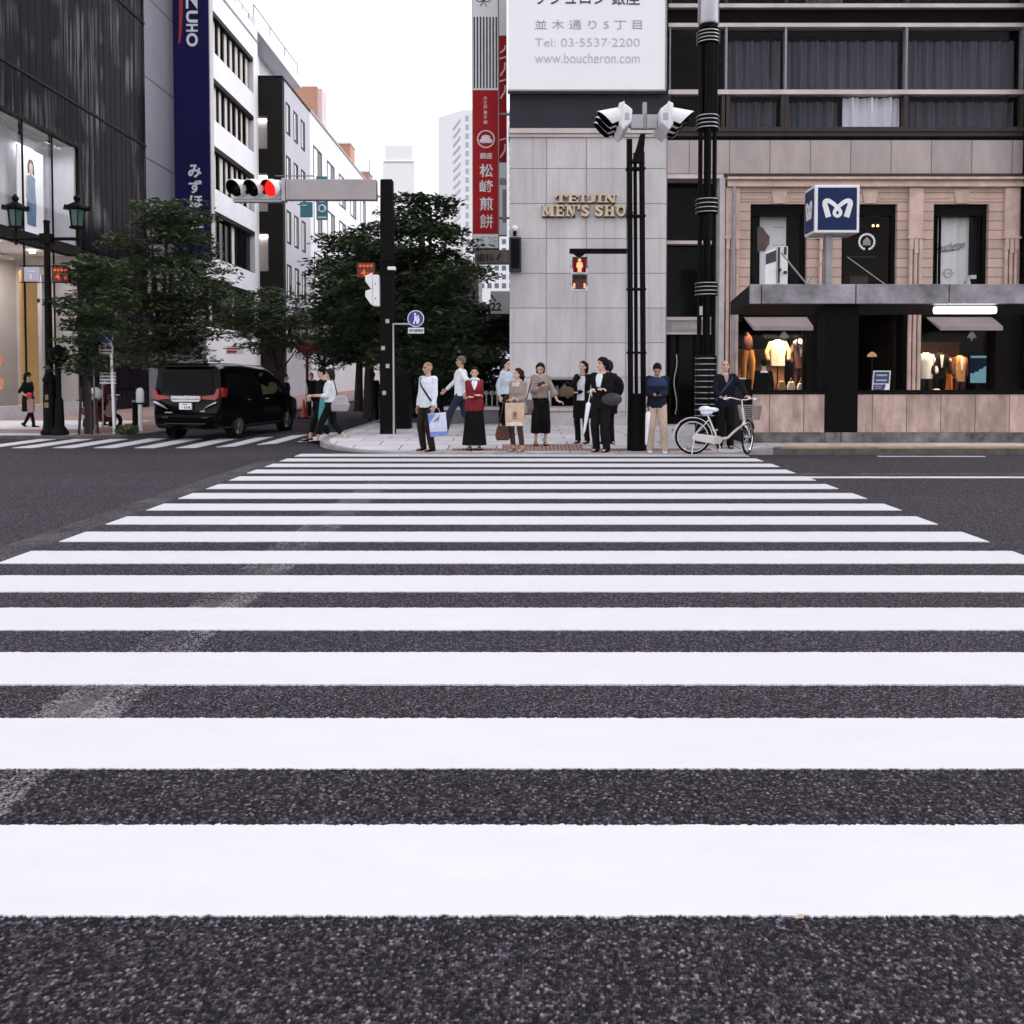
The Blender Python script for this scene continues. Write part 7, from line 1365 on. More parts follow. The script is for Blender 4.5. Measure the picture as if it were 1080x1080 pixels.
    # hands
    for e_, w_, sgn, dh in ((elL, wrL, -1, po['lh']), (elR, wrR, 1, po['rh'])):
        d = (Vector(w_) - Vector(e_)).normalized() if dh is None else Vector(dh).normalized(); side = Vector((0, 1, 0)) - d * d.y
        side = side.normalized() if side.length > .2 else Vector((-sgn, 0, 0)); pn = d.cross(side).normalized()
        if pn.x * sgn > 0: pn = -pn            # palm towards the body
        w0 = Vector(w_); 
        for k, (o_, l1, l2) in enumerate(((.030, .042, .032), (.011, .047, .036), (-.009, .043, .034), (-.028, .034, .026))):
            base = w0 + d * .088 + side * o_; tb([w0 + side * o_ * .5, base], [.017, .014], 8); m_ = base + (d * .9 + pn * .35).normalized() * l1; e2 = m_ + (d * .45 + pn * .9).normalized() * l2; tb([base, m_, e2], [.0095, .009, .008], 8)
        t0 = w0 + d * .03 + side * .026; t1 = t0 + (d * .6 + side * .7 + pn * .3).normalized() * .04; t2 = t1 + (d * .9 + pn * .4).normalized() * .03; tb([t0, t1, t2], [.013, .011, .009], 8)
    me = remesh(b, (vox if not low else .018) * .82 * s, 'body', 1)
    for q in (skin, EYE, LIP, hairm): me.materials.append(q)
    nf = len(me.polygons); cen = np.zeros(nf * 3); me.polygons.foreach_get('center', cen); cen = cen.reshape(-1, 3) / s; loc = (cen - np.array(hc)) @ np.array(Rm); mi = np.zeros(nf, int)
    for q in (-.031, .031):
        mi[(np.abs(loc[:, 0] - q) < .015) & (np.abs(loc[:, 2] - .098) < .0075) & (loc[:, 1] > .05)] = 1
        mi[(np.abs(loc[:, 0] - q) < .020) & (np.abs(loc[:, 2] - .119) < .006) & (loc[:, 1] > .05)] = 3
    mi[(np.abs(loc[:, 0]) < .022) & (np.abs(loc[:, 2] - .038) < .0075) & (loc[:, 1] > .06)] = 2
    if hair == 'shaved': mi[(loc[:, 2] > .135 - .35 * np.minimum(0, loc[:, 1])*0) & (loc[:, 1] < .055) & (loc[:, 2] > .09)] = 4; me.materials.append(mat('shaved_scalp', (.22, .13, .10), .6))
    me.polygons.foreach_set('material_index', mi); body = bpy.data.objects.new('body', me); link(body); body.parent = T
    def child(mesh, name, m, par=None):
        mesh.materials.append(m); o = bpy.data.objects.new(name, mesh); link(o); o.parent = par or T; return o
    # ---- hair
    if hair not in ('none', 'shaved'):
        w = MB(); n, m_ = 28, 18; vs = []
        for i in range(m_ + 1):
            t = math.pi * (i + .01) / (m_ + .02)
            for k in range(n):
                a = 2 * math.pi * k / n; q = Vector((.084 * math.sin(t) * math.cos(a), .104 * math.sin(t) * math.sin(a), .104 * math.cos(t))); face = max(0, q.y / .104); lim = .052 - .13 * (1 - face) if hair != 'receding' else .075 - .16 * (1 - face)
                if q.y < -.03: lim = -.09 if hair in ('short', 'receding') else -.12
                k2 = 1.0 if q.z > lim else .70
                if hair in ('short', 'receding'): k2 *= 1 + .03 * math.sin(a * 7 + t * 9)
                if hair == 'bushy': k2 *= 1.16 if q.z > lim else 1
                vs.append(SC(HP((q.x * k2, q.y * k2 - .002, q.z * k2 + .125))))
        w.add(vs, [(i * n + k, (i + 1) * n + k, (i + 1) * n + (k + 1) % n, i * n + (k + 1) % n) for i in range(m_) for k in range(n)] + [tuple(range(n)), tuple(m_ * n + k for k in range(n - 1, -1, -1))])
        if hair in ('bob', 'long', 'tied'):
            L = {'bob': -.02, 'long': -.17, 'tied': .02}[hair]
            for q, rr in ((-.072, .026), (.072, .026), (-.045, .040), (.045, .040), (0, .046)):
                yb = -.005 if abs(q) > .06 else -.062; w.tube([SC(HP((q, yb, .15))), SC(HP((q * 1.04, yb - .012, .06))), SC(HP((q * .95, yb - .022, L)))], [rr * s, rr * 1.05 * s, rr * .6 * s], 10, round_ends=True)
            if hair == 'tied': w.tube([SC(HP((0, -.09, .10))), SC(HP((0, -.13, .05))), SC(HP((0, -.12, -.06)))], [.03 * s, .034 * s, .014 * s], 10, round_ends=True)
        hm = remesh(w, .009 * s, 'hair', 1); folds(hm, .0025 * s, int(px)); child(hm, 'hair', hairm)
    # ---- clothes
    for c in clothes:
        kind, nm, m = c[0], c[1], c[2]; kw = c[3] if len(c) > 3 else {}; inf = kw.get('inf', .016); w = MB(); tw = lambda P, r, n=14: w.tube([SC(p) for p in P], [q * s for q in r], n)
        if kind == 'top':
            z0 = kw.get('hem', .86); torso_rings(w, z0, kw.get('neck', 1.425), inf, kw.get('flare', .05))
            sl = kw.get('sleeve', 2.0); ra = kw.get('arm', .012)
            for S_, e_, w_ in ((shL, elL, wrL), (shR, elR, wrR)):
                S_, e_, w_ = Vector(S_), Vector(e_), Vector(w_); tin = Vector((S_.x * .55, S_.y, S_.z + .005))
                w.tube([SC(S_), SC(S_ + (e_ - S_) * (min(1, sl) if sl < 1 else 1))], [(.050 * th + ra * .8) * s, (.042 * th + ra * .8) * s], 14, round_ends=sl >= 1)
                w.tube([SC(tin), SC(S_)], [(.050 * th + ra * .6) * s, (.054 * th + ra) * s], 14, round_ends=True)
                if sl > 1: q = e_ + (w_ - e_) * (sl - 1) * .97; tw([e_, q], [.043 * th + ra, (.043 + (.029 - .043) * (sl - 1)) * th + ra * kw.get('cuff', .8)])
            me_ = remesh(w, (vox if not low else .018) * 1.05 * s, nm, 2); folds(me_, kw.get('fold', .006) * s, int(px * 3 + len(nm))); child(me_, nm, m)
        elif kind == 'pants':
            torso_rings(w, .82, kw.get('waist', 1.03), inf * .7); wd = kw.get('wide', .0); hem = kw.get('hem', .05)
            for h_, k_, a_ in ((hipL, knL, anL), (hipR, knR, anR)):
                k_, a_ = Vector(k_), Vector(a_); e = k_ + (a_ - k_) * (1 - max(0, (hem - .0)) / .45) + Vector() if hem > .06 else a_ + Vector((0, -.004, -.04)); w.tube([SC(h_), SC(k_)], [(.088 * th + inf * .5 + wd * .4) * s, (.060 * th + inf * .6 + wd * .8) * s], 16, round_ends=True); tw([k_, e], [.060 * th + inf * .6 + wd * .8, .047 * th + inf * .5 + wd * 1.1])
            me_ = remesh(w, (vox if not low else .018) * 1.1 * s, nm, 2); folds(me_, kw.get('fold', .006) * s, int(px * 5)); child(me_, nm, m)
        elif kind == 'skirt':
            z0, z1 = kw.get('hem', .12), kw.get('waist', 1.04); rings = []; n = 48; cx = (knL + knR) * .5
            for i in range(13):
                q = z0 + (z1 - z0) * i / 12; rx, ry, cy = torso_at(max(q, .90), sex); t = max(0, (.92 - q) / (.92 - z0 + 1e-6)); rx += inf + kw.get('flare', .04) * t; ry += inf + kw.get('flare', .04) * t * 1.2
                rings.append([SC((rx * math.cos(a) * (1 + .05 * t * math.sin(a * 9 + 1)), cy + cx.y * t * .6 + ry * math.sin(a) * (1 + .07 * t * math.sin(a * 9)), q)) for a in [2 * math.pi * k / n for k in range(n)]])
            w.loft(rings); me_ = bpy.data.meshes.new(nm); me_.from_pydata(w.v, [], w.f); bm = bmesh.new(); bm.from_mesh(me_); bmesh.ops.recalc_face_normals(bm, faces=bm.faces); bm.to_mesh(me_); bm.free(); smooth_by_angle(me_, 60); child(me_, nm, m)
        elif kind == 'patch':      # piece of cloth lying on the front of the torso (shirt front, lapel, hood)
            a0, a1, z0, z1 = kw['a0'], kw['a1'], kw['z0'], kw['z1']; n, k_ = 8, 8; off = kw.get('off', .03); vs = []
            for o_ in (off, off - .012):
                for i in range(k_ + 1):
                    q = z0 + (z1 - z0) * i / k_; rx, ry, cy = torso_at(max(q, .9), sex); t = i / k_; A0 = a0[0] + (a0[1] - a0[0]) * t; A1 = a1[0] + (a1[1] - a1[0]) * t
                    for j in range(n + 1): a = R(90 + A0 + (A1 - A0) * j / n); vs.append(SC(ln(((rx + o_) * math.cos(a), cy + (ry + o_) * math.sin(a), q))))
            N = (k_ + 1) * (n + 1); f = []
            for i in range(k_):
                for j in range(n): p = i * (n + 1) + j; f.append((p, p + 1, p + n + 2, p + n + 1)); f.append((N + p, N + p + n + 1, N + p + n + 2, N + p + 1))
            for i in range(k_):
                for j in (0, n): p = i * (n + 1) + j; f.append((p, p + n + 1, N + p + n + 1, N + p))
            for j in range(n):
                for i in (0, k_): p = i * (n + 1) + j; f.append((p, p + 1, N + p + 1, N + p))
            w.add(vs, f); w.build(nm, m, T, local=True, smooth=50)
        elif kind == 'hood':
            w.ring(SC(ln((0, -.02, 1.435))), (0, -.35, 1), .085 * s, .032 * s, 24, 10); w.ball(SC(ln((0, -.12, 1.36))), (.10 * s, .06 * s, .10 * s), 14, 10); w.build(nm, m, T, local=True, smooth=True)
        elif kind == 'strap':      # diagonal strap over the torso
            sg = kw.get('side', 1); off = kw.get('off', .026); P = []
            for t in np.linspace(0, 1, 14): z_ = 1.425 - .50 * t; a = R(90 + sg * (48 - 115 * t)); rx, ry, cy = torso_at(z_, sex); P.append(SC(ln(((rx + off) * math.cos(a) * 1.0, cy + (ry + off) * math.sin(a), z_))))
            Q = []
            for t in np.linspace(0, 1, 14): z_ = 1.425 - .50 * t; a = R(-90 - sg * (48 - 115 * t)); rx, ry, cy = torso_at(z_, sex); Q.append(SC(ln(((rx + off) * math.cos(a), cy + (ry + off) * math.sin(a), z_))))
            for path in (P, Q):
                for i in range(13): p0, p1 = Vector(path[i]), Vector(path[i + 1]); d = (p1 - p0); nrm = Vector((p0.x, p0.y - 0, 0)).normalized(); sd_ = d.normalized().cross(nrm).normalized() * .017 * s; o_ = nrm * .004; w.add([p0 - sd_, p0 + sd_, p1 + sd_, p1 - sd_, p0 - sd_ + o_, p0 + sd_ + o_, p1 + sd_ + o_, p1 - sd_ + o_], [(0, 1, 2, 3), (7, 6, 5, 4), (0, 4, 5, 1), (2, 6, 7, 3), (0, 3, 7, 4), (1, 5, 6, 2)])
            w.build(nm, m, T, local=True)
        elif kind == 'cap':
            ball((0, -.0, .165), (.088, .108, .060), w); w.prism([(-.07, .08), (.07, .08), (.055, .16), (0, .18), (-.055, .16)], lambda a, b_: SC(HP((a, b_, .150))), lambda a, b_: SC(HP((a, b_, .160 - .0)))); w.build(nm, m, T, local=True, smooth=50)
        elif kind == 'hat':
            ball((0, -.0, .19), (.088, .108, .075), w); w.lathe([(.09, 0), (.155, -.012), (.155, -.004), (.09, .012)], SC(HP((0, 0, .165))), 24); w.build(nm, m, T, local=True, smooth=50)
    # ---- shoes
    for (c_, d, up) in foots:
        w = MB(); sd_ = d.cross(up); n = 14
        rings = []
        for t, wd, hh in ((-.075, .018, .05), (-.06, .034, .075), (.0, .038, .072), (.07, .045, .055), (.14, .044, .04), (.185, .026, .03), (.20, .008, .016)):
            ce = c_ + d * t - up * .088; rings.append([SC(ce + sd_ * (wd * math.cos(a)) + up * (hh * .5 + hh * .5 * math.sin(a) if math.sin(a) > -.3 else 0)) for a in [2 * math.pi * k / n for k in range(n)]])
        w.loft(rings); w.build(shoes[1], shoes[0], T, local=True, smooth=50)
    # useful points in world space for things held
    Mw = Matrix.Translation((X_, Y_, z)) @ Matrix.Rotation(rz, 4, 'Z')
    pts = {k: Mw @ Vector(SC(v)) for k, v in dict(lw=wrL, rw=wrR, le=elL, re=elR, ls=shL, rs=shR, head=HP((0, 0, .1))).items()}
    pts['s'] = s; pts['M'] = Mw; pts['z'] = z; return pts
def cloth(name, c, rough=.85): return bpy.data.materials.get(name) or mat(name, c, rough, spec=.15, var=.14, scale=14, bump=.15, bscale=120)
WHITE_SHIRT = cloth('white_shirt_cloth', (.72, .74, .80)); PALEBLUE = cloth('pale_blue_shirt_cloth', (.50, .58, .74)); BLACKC = cloth('black_cloth', (.0045, .0045, .005)); NAVY = cloth('navy_cloth', (.007, .009, .016)); REDC = cloth('crimson_nylon', (.20, .014, .020), .5); DBLUE = cloth('dark_blue_denim', (.022, .030, .055)); KHAKI = cloth('khaki_cotton', (.50, .39, .31)); BEIGEC = cloth('beige_jacket_cloth', (.30, .235, .20)); TAUPE = cloth('taupe_blouse_cloth', (.29, .235, .21)); BROWNP = cloth('brown_trouser_cloth', (.060, .042, .038)); CHAR = cloth('charcoal_suit_cloth', (.007, .0065, .0075)); DBROWN = cloth('dark_brown_trousers', (.020, .014, .011)); BLUESH = cloth('blue_shirt_cloth', (.022, .04, .10)); WHITE_SHOE = M['white']

# bald man, white shirt, blue white bag
A = person('bald man in bluish white shirt with cross strap holding a carrier bag', 451.5, 475.3, 1.66, -38, 'm', dict(lw=(-.24, .10, .84), rw=(.24, .04, .80), yaw=-22, la=(-.13, .02, .085), ra=(.12, .0, .085)),
    [('pants', 'trousers', DBROWN, dict(wide=.008)), ('top', 'shirt', cloth('bluish_white_shirt', (.68, .72, .82)), dict(hem=.84, flare=.12, inf=.022, arm=.016)), ('patch', 'collar', WHITE_SHIRT, dict(a0=(-16, -40), a1=(16, 40), z0=1.36, z1=1.43, off=.026)), ('strap', 'bag_strap', NAVY, dict(side=-1, off=.03))], hair='shaved', skin=SKIN2, shoes=(M['metal_black'], 'shoe'))
def carrier(label, top, w, h, d, rz, m, name='carrier_bag', tilt=0.0, handle=.10, stripe=None, cat='bag'):
    T = thing(name, label, cat, top, rz); k = MB(); z1, z0 = -handle, -handle - h
    k.loft([[(x * w / 2 * f, y * d / 2 * g, z) for x, y in ((-1, -1), (1, -1), (1, 1), (-1, 1))] for f, g, z in ((.97, 1.0, z0), (1.0, 1.05, z0 + h * .4), (1.02, .45, z1))]); b_ = k.build('bag_body', m, T, local=True, bevel=.006)
    k = MB()
    for y in (-.02, .02): k.tube([(-w * .2, y, z1), (-w * .12, y, z1 + handle * .8), (0, y * .4, z1 + handle), (w * .12, y, z1 + handle * .8), (w * .2, y, z1)], .006, 6)
    k.build('bag_handle', m if stripe is None else M['ink_grey'], T, local=True)
    if stripe: 
        for fn, mm in stripe: k = MB(); fn(k, w, h, d, z0, z1); k.build('bag_print', mm, b_, local=True)
    if tilt: T.rotation_euler = (0, tilt, rz)
    return T
def pr(polys): 
    def fn(k, w, h, d, z0, z1):
        for P in polys: k.prism([(a * w, z0 + b * h) for a, b in P], lambda a, b: (a, -d * .535 * (1 - .56 * max(0, ((b - z0) / h - .4) / .6)) - .007, b), lambda a, b: (a, -d * .535 * (1 - .56 * max(0, ((b - z0) / h - .4) / .6)) - .003, b))
    return fn
hx = A['lw']; carrier('white and blue carrier bag hanging from the bald man\'s left hand', (hx.x + .06, hx.y - .10, hx.z - .02), .32, .42, .12, R(4), cloth('white_plastic_bag', (.58, .62, .76), .5), tilt=R(-6), stripe=[(pr([[(-.5, .02), (.5, .02), (.5, .16), (-.5, .22)], [(-.5, .55), (-.5, .98), (-.05, .98)]]), cloth('blue_bag_print', (.16, .26, .62), .5)), (pr([[(-.22, .62), (.1, .78), (.1, .83), (-.22, .67)], [(-.02, .62), (.12, .9), (.15, .9), (.02, .62)]]), M['ink'])])
# man in white shirt walking left
person('grey haired man in white shirt and jeans striding left behind the woman in red', 486, 459.5, 1.74, -95, 'm', dict(lw=(-.20, -.14, .93), rw=(.20, .36, .98), la=(-.09, .34, .10), ra=(.09, -.34, .17), rf=38, lf=-12), [('pants', 'jeans', DBLUE, dict(wide=.006)), ('top', 'shirt', WHITE_SHIRT, dict(hem=.86, inf=.024, arm=.016))], hair='receding', hairm=mat('grey_hair', (.10, .085, .08), .7, var=.3, scale=40), skin=SKIN2)
# woman in red
person('woman in a crimson jacket with white hood and long black skirt, arms folded', 500.5, 474.2, 1.57, 3, 'f', dict(lw=(.02, .20, 1.09), rw=(-.02, .225, 1.13), le=(-.3, -.4, -1), re=(.3, -.4, -1), lh=(1, .1, .1), rh=(-1, .1, .1), pitch=-8), [('skirt', 'skirt', BLACKC, dict(hem=.10, flare=.075, inf=.008, waist=1.0)), ('top', 'jacket', REDC, dict(hem=.80, inf=.035, arm=.020, fold=.009)), ('hood', 'hood', WHITE_SHIRT), ('patch', 'inner_shirt', WHITE_SHIRT, dict(a0=(-3, -26), a1=(3, 26), z0=1.24, z1=1.43, off=.044))], hair='short', shoes=(M['metal_black'], 'shoe'))
# woman in pale blue behind
person('woman in pale blue blouse and black trousers behind the lady with the paper bag', 534, 458.0, 1.68, 62, 'f', dict(lw=(-.16, .16, .95), rw=(.20, -.06, .88), la=(-.08, -.16, .10), ra=(.08, .10, .085), lf=25), [('pants', 'trousers', BLACKC, dict(wide=.02, hem=.12)), ('top', 'blouse', cloth('pale_aqua_blouse', (.52, .60, .68)), dict(hem=.92, inf=.03, arm=.026))], hair='tied', shoes=(cloth('tan_leather', (.30, .17, .11), .5), 'shoe'))
# older woman with paper bag
A = person('older woman in beige jacket and brown trousers holding a paper bag', 546, 476.2, 1.55, -24, 'f', dict(lw=(-.02, .24, 1.07), rw=(.0, .26, 1.10), le=(-.3, -.4, -1), re=(.3, -.4, -1), lh=(1, .2, .1), rh=(-1, .3, 0), yaw=-36, pitch=4), [('pants', 'trousers', BROWNP, dict(wide=.004, hem=.07)), ('top', 'jacket', BEIGEC, dict(hem=.80, inf=.034, arm=.022, fold=.010)), ('patch', 'collar', cloth('pale_collar', (.50, .46, .46)), dict(a0=(-18, -44), a1=(18, 44), z0=1.34, z1=1.425, off=.042))], hair='tied', hairm=HAIRB, shoes=(cloth('taupe_shoes', (.20, .14, .12), .6), 'shoe'))
e_ = (A['lw'] + A['rw']) * .5; carrier('tan paper shopping bag with a brown mark held in front by the older woman', (e_.x + .03, e_.y - .20, e_.z + .04), .34, .42, .12, R(5), cloth('kraft_paper', (.55, .39, .29), .8), stripe=[(pr([[(-.10, .40), (.10, .40), (.12, .56), (.0, .64), (-.12, .56)], [(-.14, .34), (.14, .30), (.14, .33), (-.14, .37)]]), cloth('brown_print', (.22, .13, .085))), (pr([[(-.46, .03), (.46, .03), (.40, .16), (.0, .20), (-.40, .14)]]), cloth('pale_print', (.75, .62, .54)))], name='paper_bag')
T = thing('shoulder_bag', 'brown handbag hanging low at the older woman\'s right side', 'bag', (A['rw'].x - .18, A['rw'].y + .12, .30)); k = MB(); q = T.location; k.loft([[(q.x + a * w_, q.y + b * .06, q.z + z_) for a, b in ((-1, -1), (1, -1), (1, 1), (-1, 1))] for w_, z_ in ((.12, -.05), (.14, .05), (.10, .22))]); k.build('bag_body', cloth('brown_bag', (.09, .04, .03), .6), T, bevel=.03); k = MB(); k.tube([(q.x - .08, q.y, q.z + .2), (q.x - .02, q.y, q.z + .5), (q.x + .06, q.y - .02, q.z + .8)], .012, 6); k.tube([(q.x + .08, q.y, q.z + .2), (q.x + .08, q.y, q.z + .5), (q.x + .07, q.y - .02, q.z + .8)], .012, 6); k.build('bag_handle', BROWNP, T)
# young woman in taupe blouse, black culottes
A = person('young woman in taupe blouse and wide black culottes looking down at her hand', 570, 470.3, 1.62, 2, 'f', dict(lw=(-.34, .16, .92), rw=(.02, .24, 1.22), le=(-.6, -1, -.3), re=(.6, -.3, -1), rh=(-.8, .3, .5), lh=(-.9, .4, -.2), pitch=-22, yaw=-6), [('pants', 'culottes', BLACKC, dict(wide=.052, hem=.20, waist=1.08, fold=.010)), ('top', 'blouse', TAUPE, dict(hem=.98, inf=.035, arm=.034, sleeve=1.55, fold=.010, cuff=1.3))], hair='bob', hairm=HAIRB, shoes=(M['metal_black'], 'shoe'))
q = A['rw'] + Vector((.02, -.04, .05)); T = thing('phone', 'dark phone in the raised hand of the young woman in taupe', 'phone', tuple(q)); k = MB(); k.obox(q, (.15, .012, .075), ((.9, -.2, .35), (.2, 1, 0), (-.35, .0, .9))); k.build('phone_body', M['plastic_dark'], T, bevel=.004); k = MB(); k.obox(q + Vector((0, .009, 0)), (.135, .002, .065), ((.9, -.2, .35), (.2, 1, 0), (-.35, .0, .9))); k.build('screen', M['glass_dark'], T)
q = A['rs'] + Vector((-.10, -.05, -.55)); T = thing('shoulder_bag', 'taupe tote bag on the right shoulder of the young woman in taupe', 'bag', tuple(q)); k = MB(); k.loft([[(q.x + a * w_, q.y + b * d_, q.z + z_) for a, b in ((-1, -1), (1, -1), (1, 1), (-1, 1))] for w_, d_, z_ in ((.10, .05, -.16), (.13, .07, -.04), (.11, .03, .14))]); k.build('bag_body', cloth('grey_taupe_bag', (.17, .14, .135), .7), T, bevel=.03); k = MB(); k.tube([(q.x - .05, q.y, q.z + .13), (q.x + .02, q.y - .02, q.z + .42), (q.x + .08, q.y + .02, q.z + .57)], .012, 6); k.build('bag_handle', BROWNP, T)
# woman in white top and black cardigan, hand on chin
A = person('woman in white top and long black cardigan with her hand at her chin', 614.5, 467.0, 1.63, -22, 'f', dict(lw=(.06, .20, 1.06), rw=(.03, .15, 1.42), le=(-.3, -.4, -1), re=(.7, .2, -1), rh=(-.5, .2, .8), lh=(1, .1, 0), pitch=4, yaw=-14), [('pants', 'trousers', BLACKC, dict(wide=.01, hem=.05)), ('top', 'white_top', cloth('pale_white_top', (.66, .68, .76)), dict(hem=.90, inf=.022, sleeve=.4)), ('top', 'cardigan', BLACKC, dict(hem=.52, inf=.034, arm=.020, flare=.10)), ('patch', 'top_front', cloth('pale_white_top', (.66, .68, .76)), dict(a0=(-24, -22), a1=(24, 30), z0=.90, z1=1.41, off=.046))], hair='bob', shoes=(M['metal_black'], 'shoe'))
T = thing('shoulder_bag', 'dark tan handbag on the arm of the woman in white top', 'bag', (A['lw'].x, A['lw'].y, A['lw'].z)); 
q = A['re'] + Vector((-.12, 0, -.13)); T.location = tuple(q); WLOC[T.name] = Vector(q); k = MB(); k.loft([[(q.x + a * w_, q.y + b * .06, q.z + z_) for a, b in ((-1, -1), (1, -1), (1, 1), (-1, 1))] for w_, z_ in ((.14, -.10), (.15, .0), (.10, .10))]); k.build('bag_body', cloth('olive_tan_bag', (.13, .09, .055), .6), T, bevel=.03); k = MB(); k.tube([(q.x - .06, q.y, q.z + .09), (q.x + .02, q.y, q.z + .2), (q.x + .10, q.y, q.z + .10)], .01, 6); k.build('bag_handle', BROWNP, T)
# person behind the man in black suit
A = person('person in black with a black rucksack almost hidden behind the man in the dark suit', 641, 468.5, 1.66, -168, 'f', dict(), [('pants', 'trousers', BLACKC, dict(hem=.05)), ('top', 'coat', BLACKC, dict(hem=.62, inf=.03, arm=.02))], hair='tied', hairm=HAIRB, shoes=(M['metal_black'], 'shoe'))
q = A['M'] @ Vector((-.05, -.24, 1.13)); T = thing('backpack', 'black rucksack bulging out behind the man in the dark suit', 'backpack', tuple(q)); k = MB(); k.ball((q.x + .10, q.y, q.z), (.19, .15, .23), 18, 12); me_ = remesh(k, .02, 'pack', 1); bo = MB(); bo.ball((q.x + .10, q.y, q.z), (.19, .15, .23), 18, 12); bo.ball((q.x + .12, q.y - .10, q.z - .08), (.13, .08, .11), 14, 9); bo.build('pack_body', BLACKC, T, smooth=True); k = MB(); k.tube([(q.x + .02, q.y, q.z + .20), (q.x - .04, q.y - .02, q.z + .28), (q.x - .10, q.y, q.z + .22)], .02, 6); k.build('strap', M['plastic_dark'], T); bpy.data.meshes.remove(me_)
# man in black suit with umbrella
A = person('bushy haired man in a dark suit with open white shirt, arms folded', 634.5, 476.5, 1.74, -28, 'm', dict(lw=(.04, .20, 1.11), rw=(-.04, .23, 1.15), le=(-.3, -.3, -1), re=(.3, -.3, -1), lh=(1, .1, .15), rh=(-1, .1, .1), yaw=-34, pitch=6), [('pants', 'trousers', CHAR, dict(wide=.014, hem=.04)), ('top', 'suit_jacket', CHAR, dict(hem=.80, inf=.030, arm=.022, fold=.008)), ('patch', 'shirt_front', WHITE_SHIRT, dict(a0=(-5, -20), a1=(5, 22), z0=1.06, z1=1.43, off=.040)), ('patch', 'lapel', CHAR, dict(a0=(5, 22), a1=(30, 44), z0=1.06, z1=1.43, off=.046))], hair='bushy', shoes=(M['metal_black'], 'shoe'))
def umbrella(label, top, bot, m, hm):
    T = thing('folded_umbrella', label, 'umbrella', tuple(bot)); t, b = Vector(top), Vector(bot); d = t - b; k = MB()
    k.tube([b + d * q for q in (.05, .12, .45, .72, .76)], [.010, .022, .036, .046, .020], 12); n = len(k.v); cen = [b + d * .4] * n
    k.build('canopy', m, T, smooth=50); k = MB(); k.tube([b, b + d * .05], .005, 6); k.tube([b + d * .76, t], .008, 8); sdv = Vector((1, 0, 0)); k.tube([t, t + d.normalized() * .04 + sdv * .015, t + d.normalized() * .05 + sdv * .05, t + d.normalized() * .02 + sdv * .075], .010, 8); k.build('handle', hm, T, smooth=50)
UMB = mat('clear_white_vinyl', (.80, .80, .86), .3, var=.08, scale=20)
q = A['M'] @ Vector((.10, .30, 1.12)); umbrella('white folded umbrella hanging from the folded arms of the man in the dark suit', q, q + Vector((-.12, .02, -.80)), UMB, M['white'])
q = A['M'] @ Vector((-.24, .10, .98)); T = thing('shoulder_bag', 'grey leather bag at the hip of the man in the dark suit', 'bag', tuple(q)); k = MB(); k.ball((q.x, q.y, q.z), (.19, .08, .12), 16, 10); k.build('bag_body', cloth('charcoal_leather', (.05, .047, .05), .35), T, smooth=True); k = MB(); k.tube([(q.x - .12, q.y, q.z + .08), (q.x - .06, q.y - .05, q.z + .22), (q.x + .06, q.y - .05, q.z + .22), (q.x + .12, q.y, q.z + .08)], .012, 6); k.build('strap', CHAR, T)
# man with phone
A = person('young man in blue shirt and khaki trousers bending over his phone', 692.5, 476.6, 1.67, -6, 'm', dict(lw=(-.04, .28, 1.10), rw=(.06, .28, 1.10), le=(-.3, -.4, -1), re=(.3, -.4, -1), lh=(.5, .7, .2), rh=(-.5, .7, .2), pitch=-38, la=(-.15, .06, .085), ra=(.13, .0, .085)), [('pants', 'trousers', KHAKI, dict(wide=.010, hem=.05)), ('top', 'shirt', cloth('dark_navy_shirt', (.010, .014, .026)), dict(hem=.84, inf=.022, arm=.016)), ('patch', 'yoke', BLUESH, dict(a0=(-86, -80), a1=(86, 80), z0=1.26, z1=1.42, off=.030))], hair='short', skin=SKIN2, shoes=(WHITE_SHOE, 'trainer'))
q = (A['lw'] + A['rw']) * .5 + Vector((0, -.10, .03)); T = thing('phone', 'dark phone held low in both hands by the young man in blue', 'phone', tuple(q)); k = MB(); k.obox(q, (.085, .16, .012), ((1, 0, 0), (0, .9, .4), (0, -.4, .9))); k.build('phone_body', M['plastic_dark'], T, bevel=.004); k = MB(); k.obox(q + Vector((0, -.003, .0075)), (.072, .14, .002), ((1, 0, 0), (0, .9, .4), (0, -.4, .9))); k.build('screen', M['glass_dark'], T)
q = A['rw'] + Vector((-.10, -.02, -.10)); umbrella('white folded umbrella hanging at the right side of the young man in blue', q + Vector((.0, 0, .0)), q + Vector((-.05, .02, -.86)), UMB, M['metal_black'])
# cyclist
A = person('man with shaved head in dark jacket standing behind the white bicycle', 764.5, 478.0, 1.68, -4, 'm', dict(lw=(-.36, .30, 1.02), rw=(.14, .32, 1.00), le=(-1, -.6, -.3), re=(1, -.6, -.5), lh=(-.2, 1, 0), rh=(-.6, .8, -.1), pitch=14, la=(-.10, 0, .085), ra=(.12, .02, .085)), [('pants', 'trousers', BLACKC, dict(wide=.016)), ('top', 'jacket', NAVY, dict(hem=.80, inf=.03, arm=.02)), ('patch', 'shirt_front', cloth('grey_shirt', (.28, .25, .26)), dict(a0=(-2, -16), a1=(2, 16), z0=1.28, z1=1.43, off=.040)), ('strap', 'bag_strap', cloth('blue_strap', (.05, .07, .14)), dict(side=1, off=.038))], hair='shaved', skin=SKIN, Y=17.05)
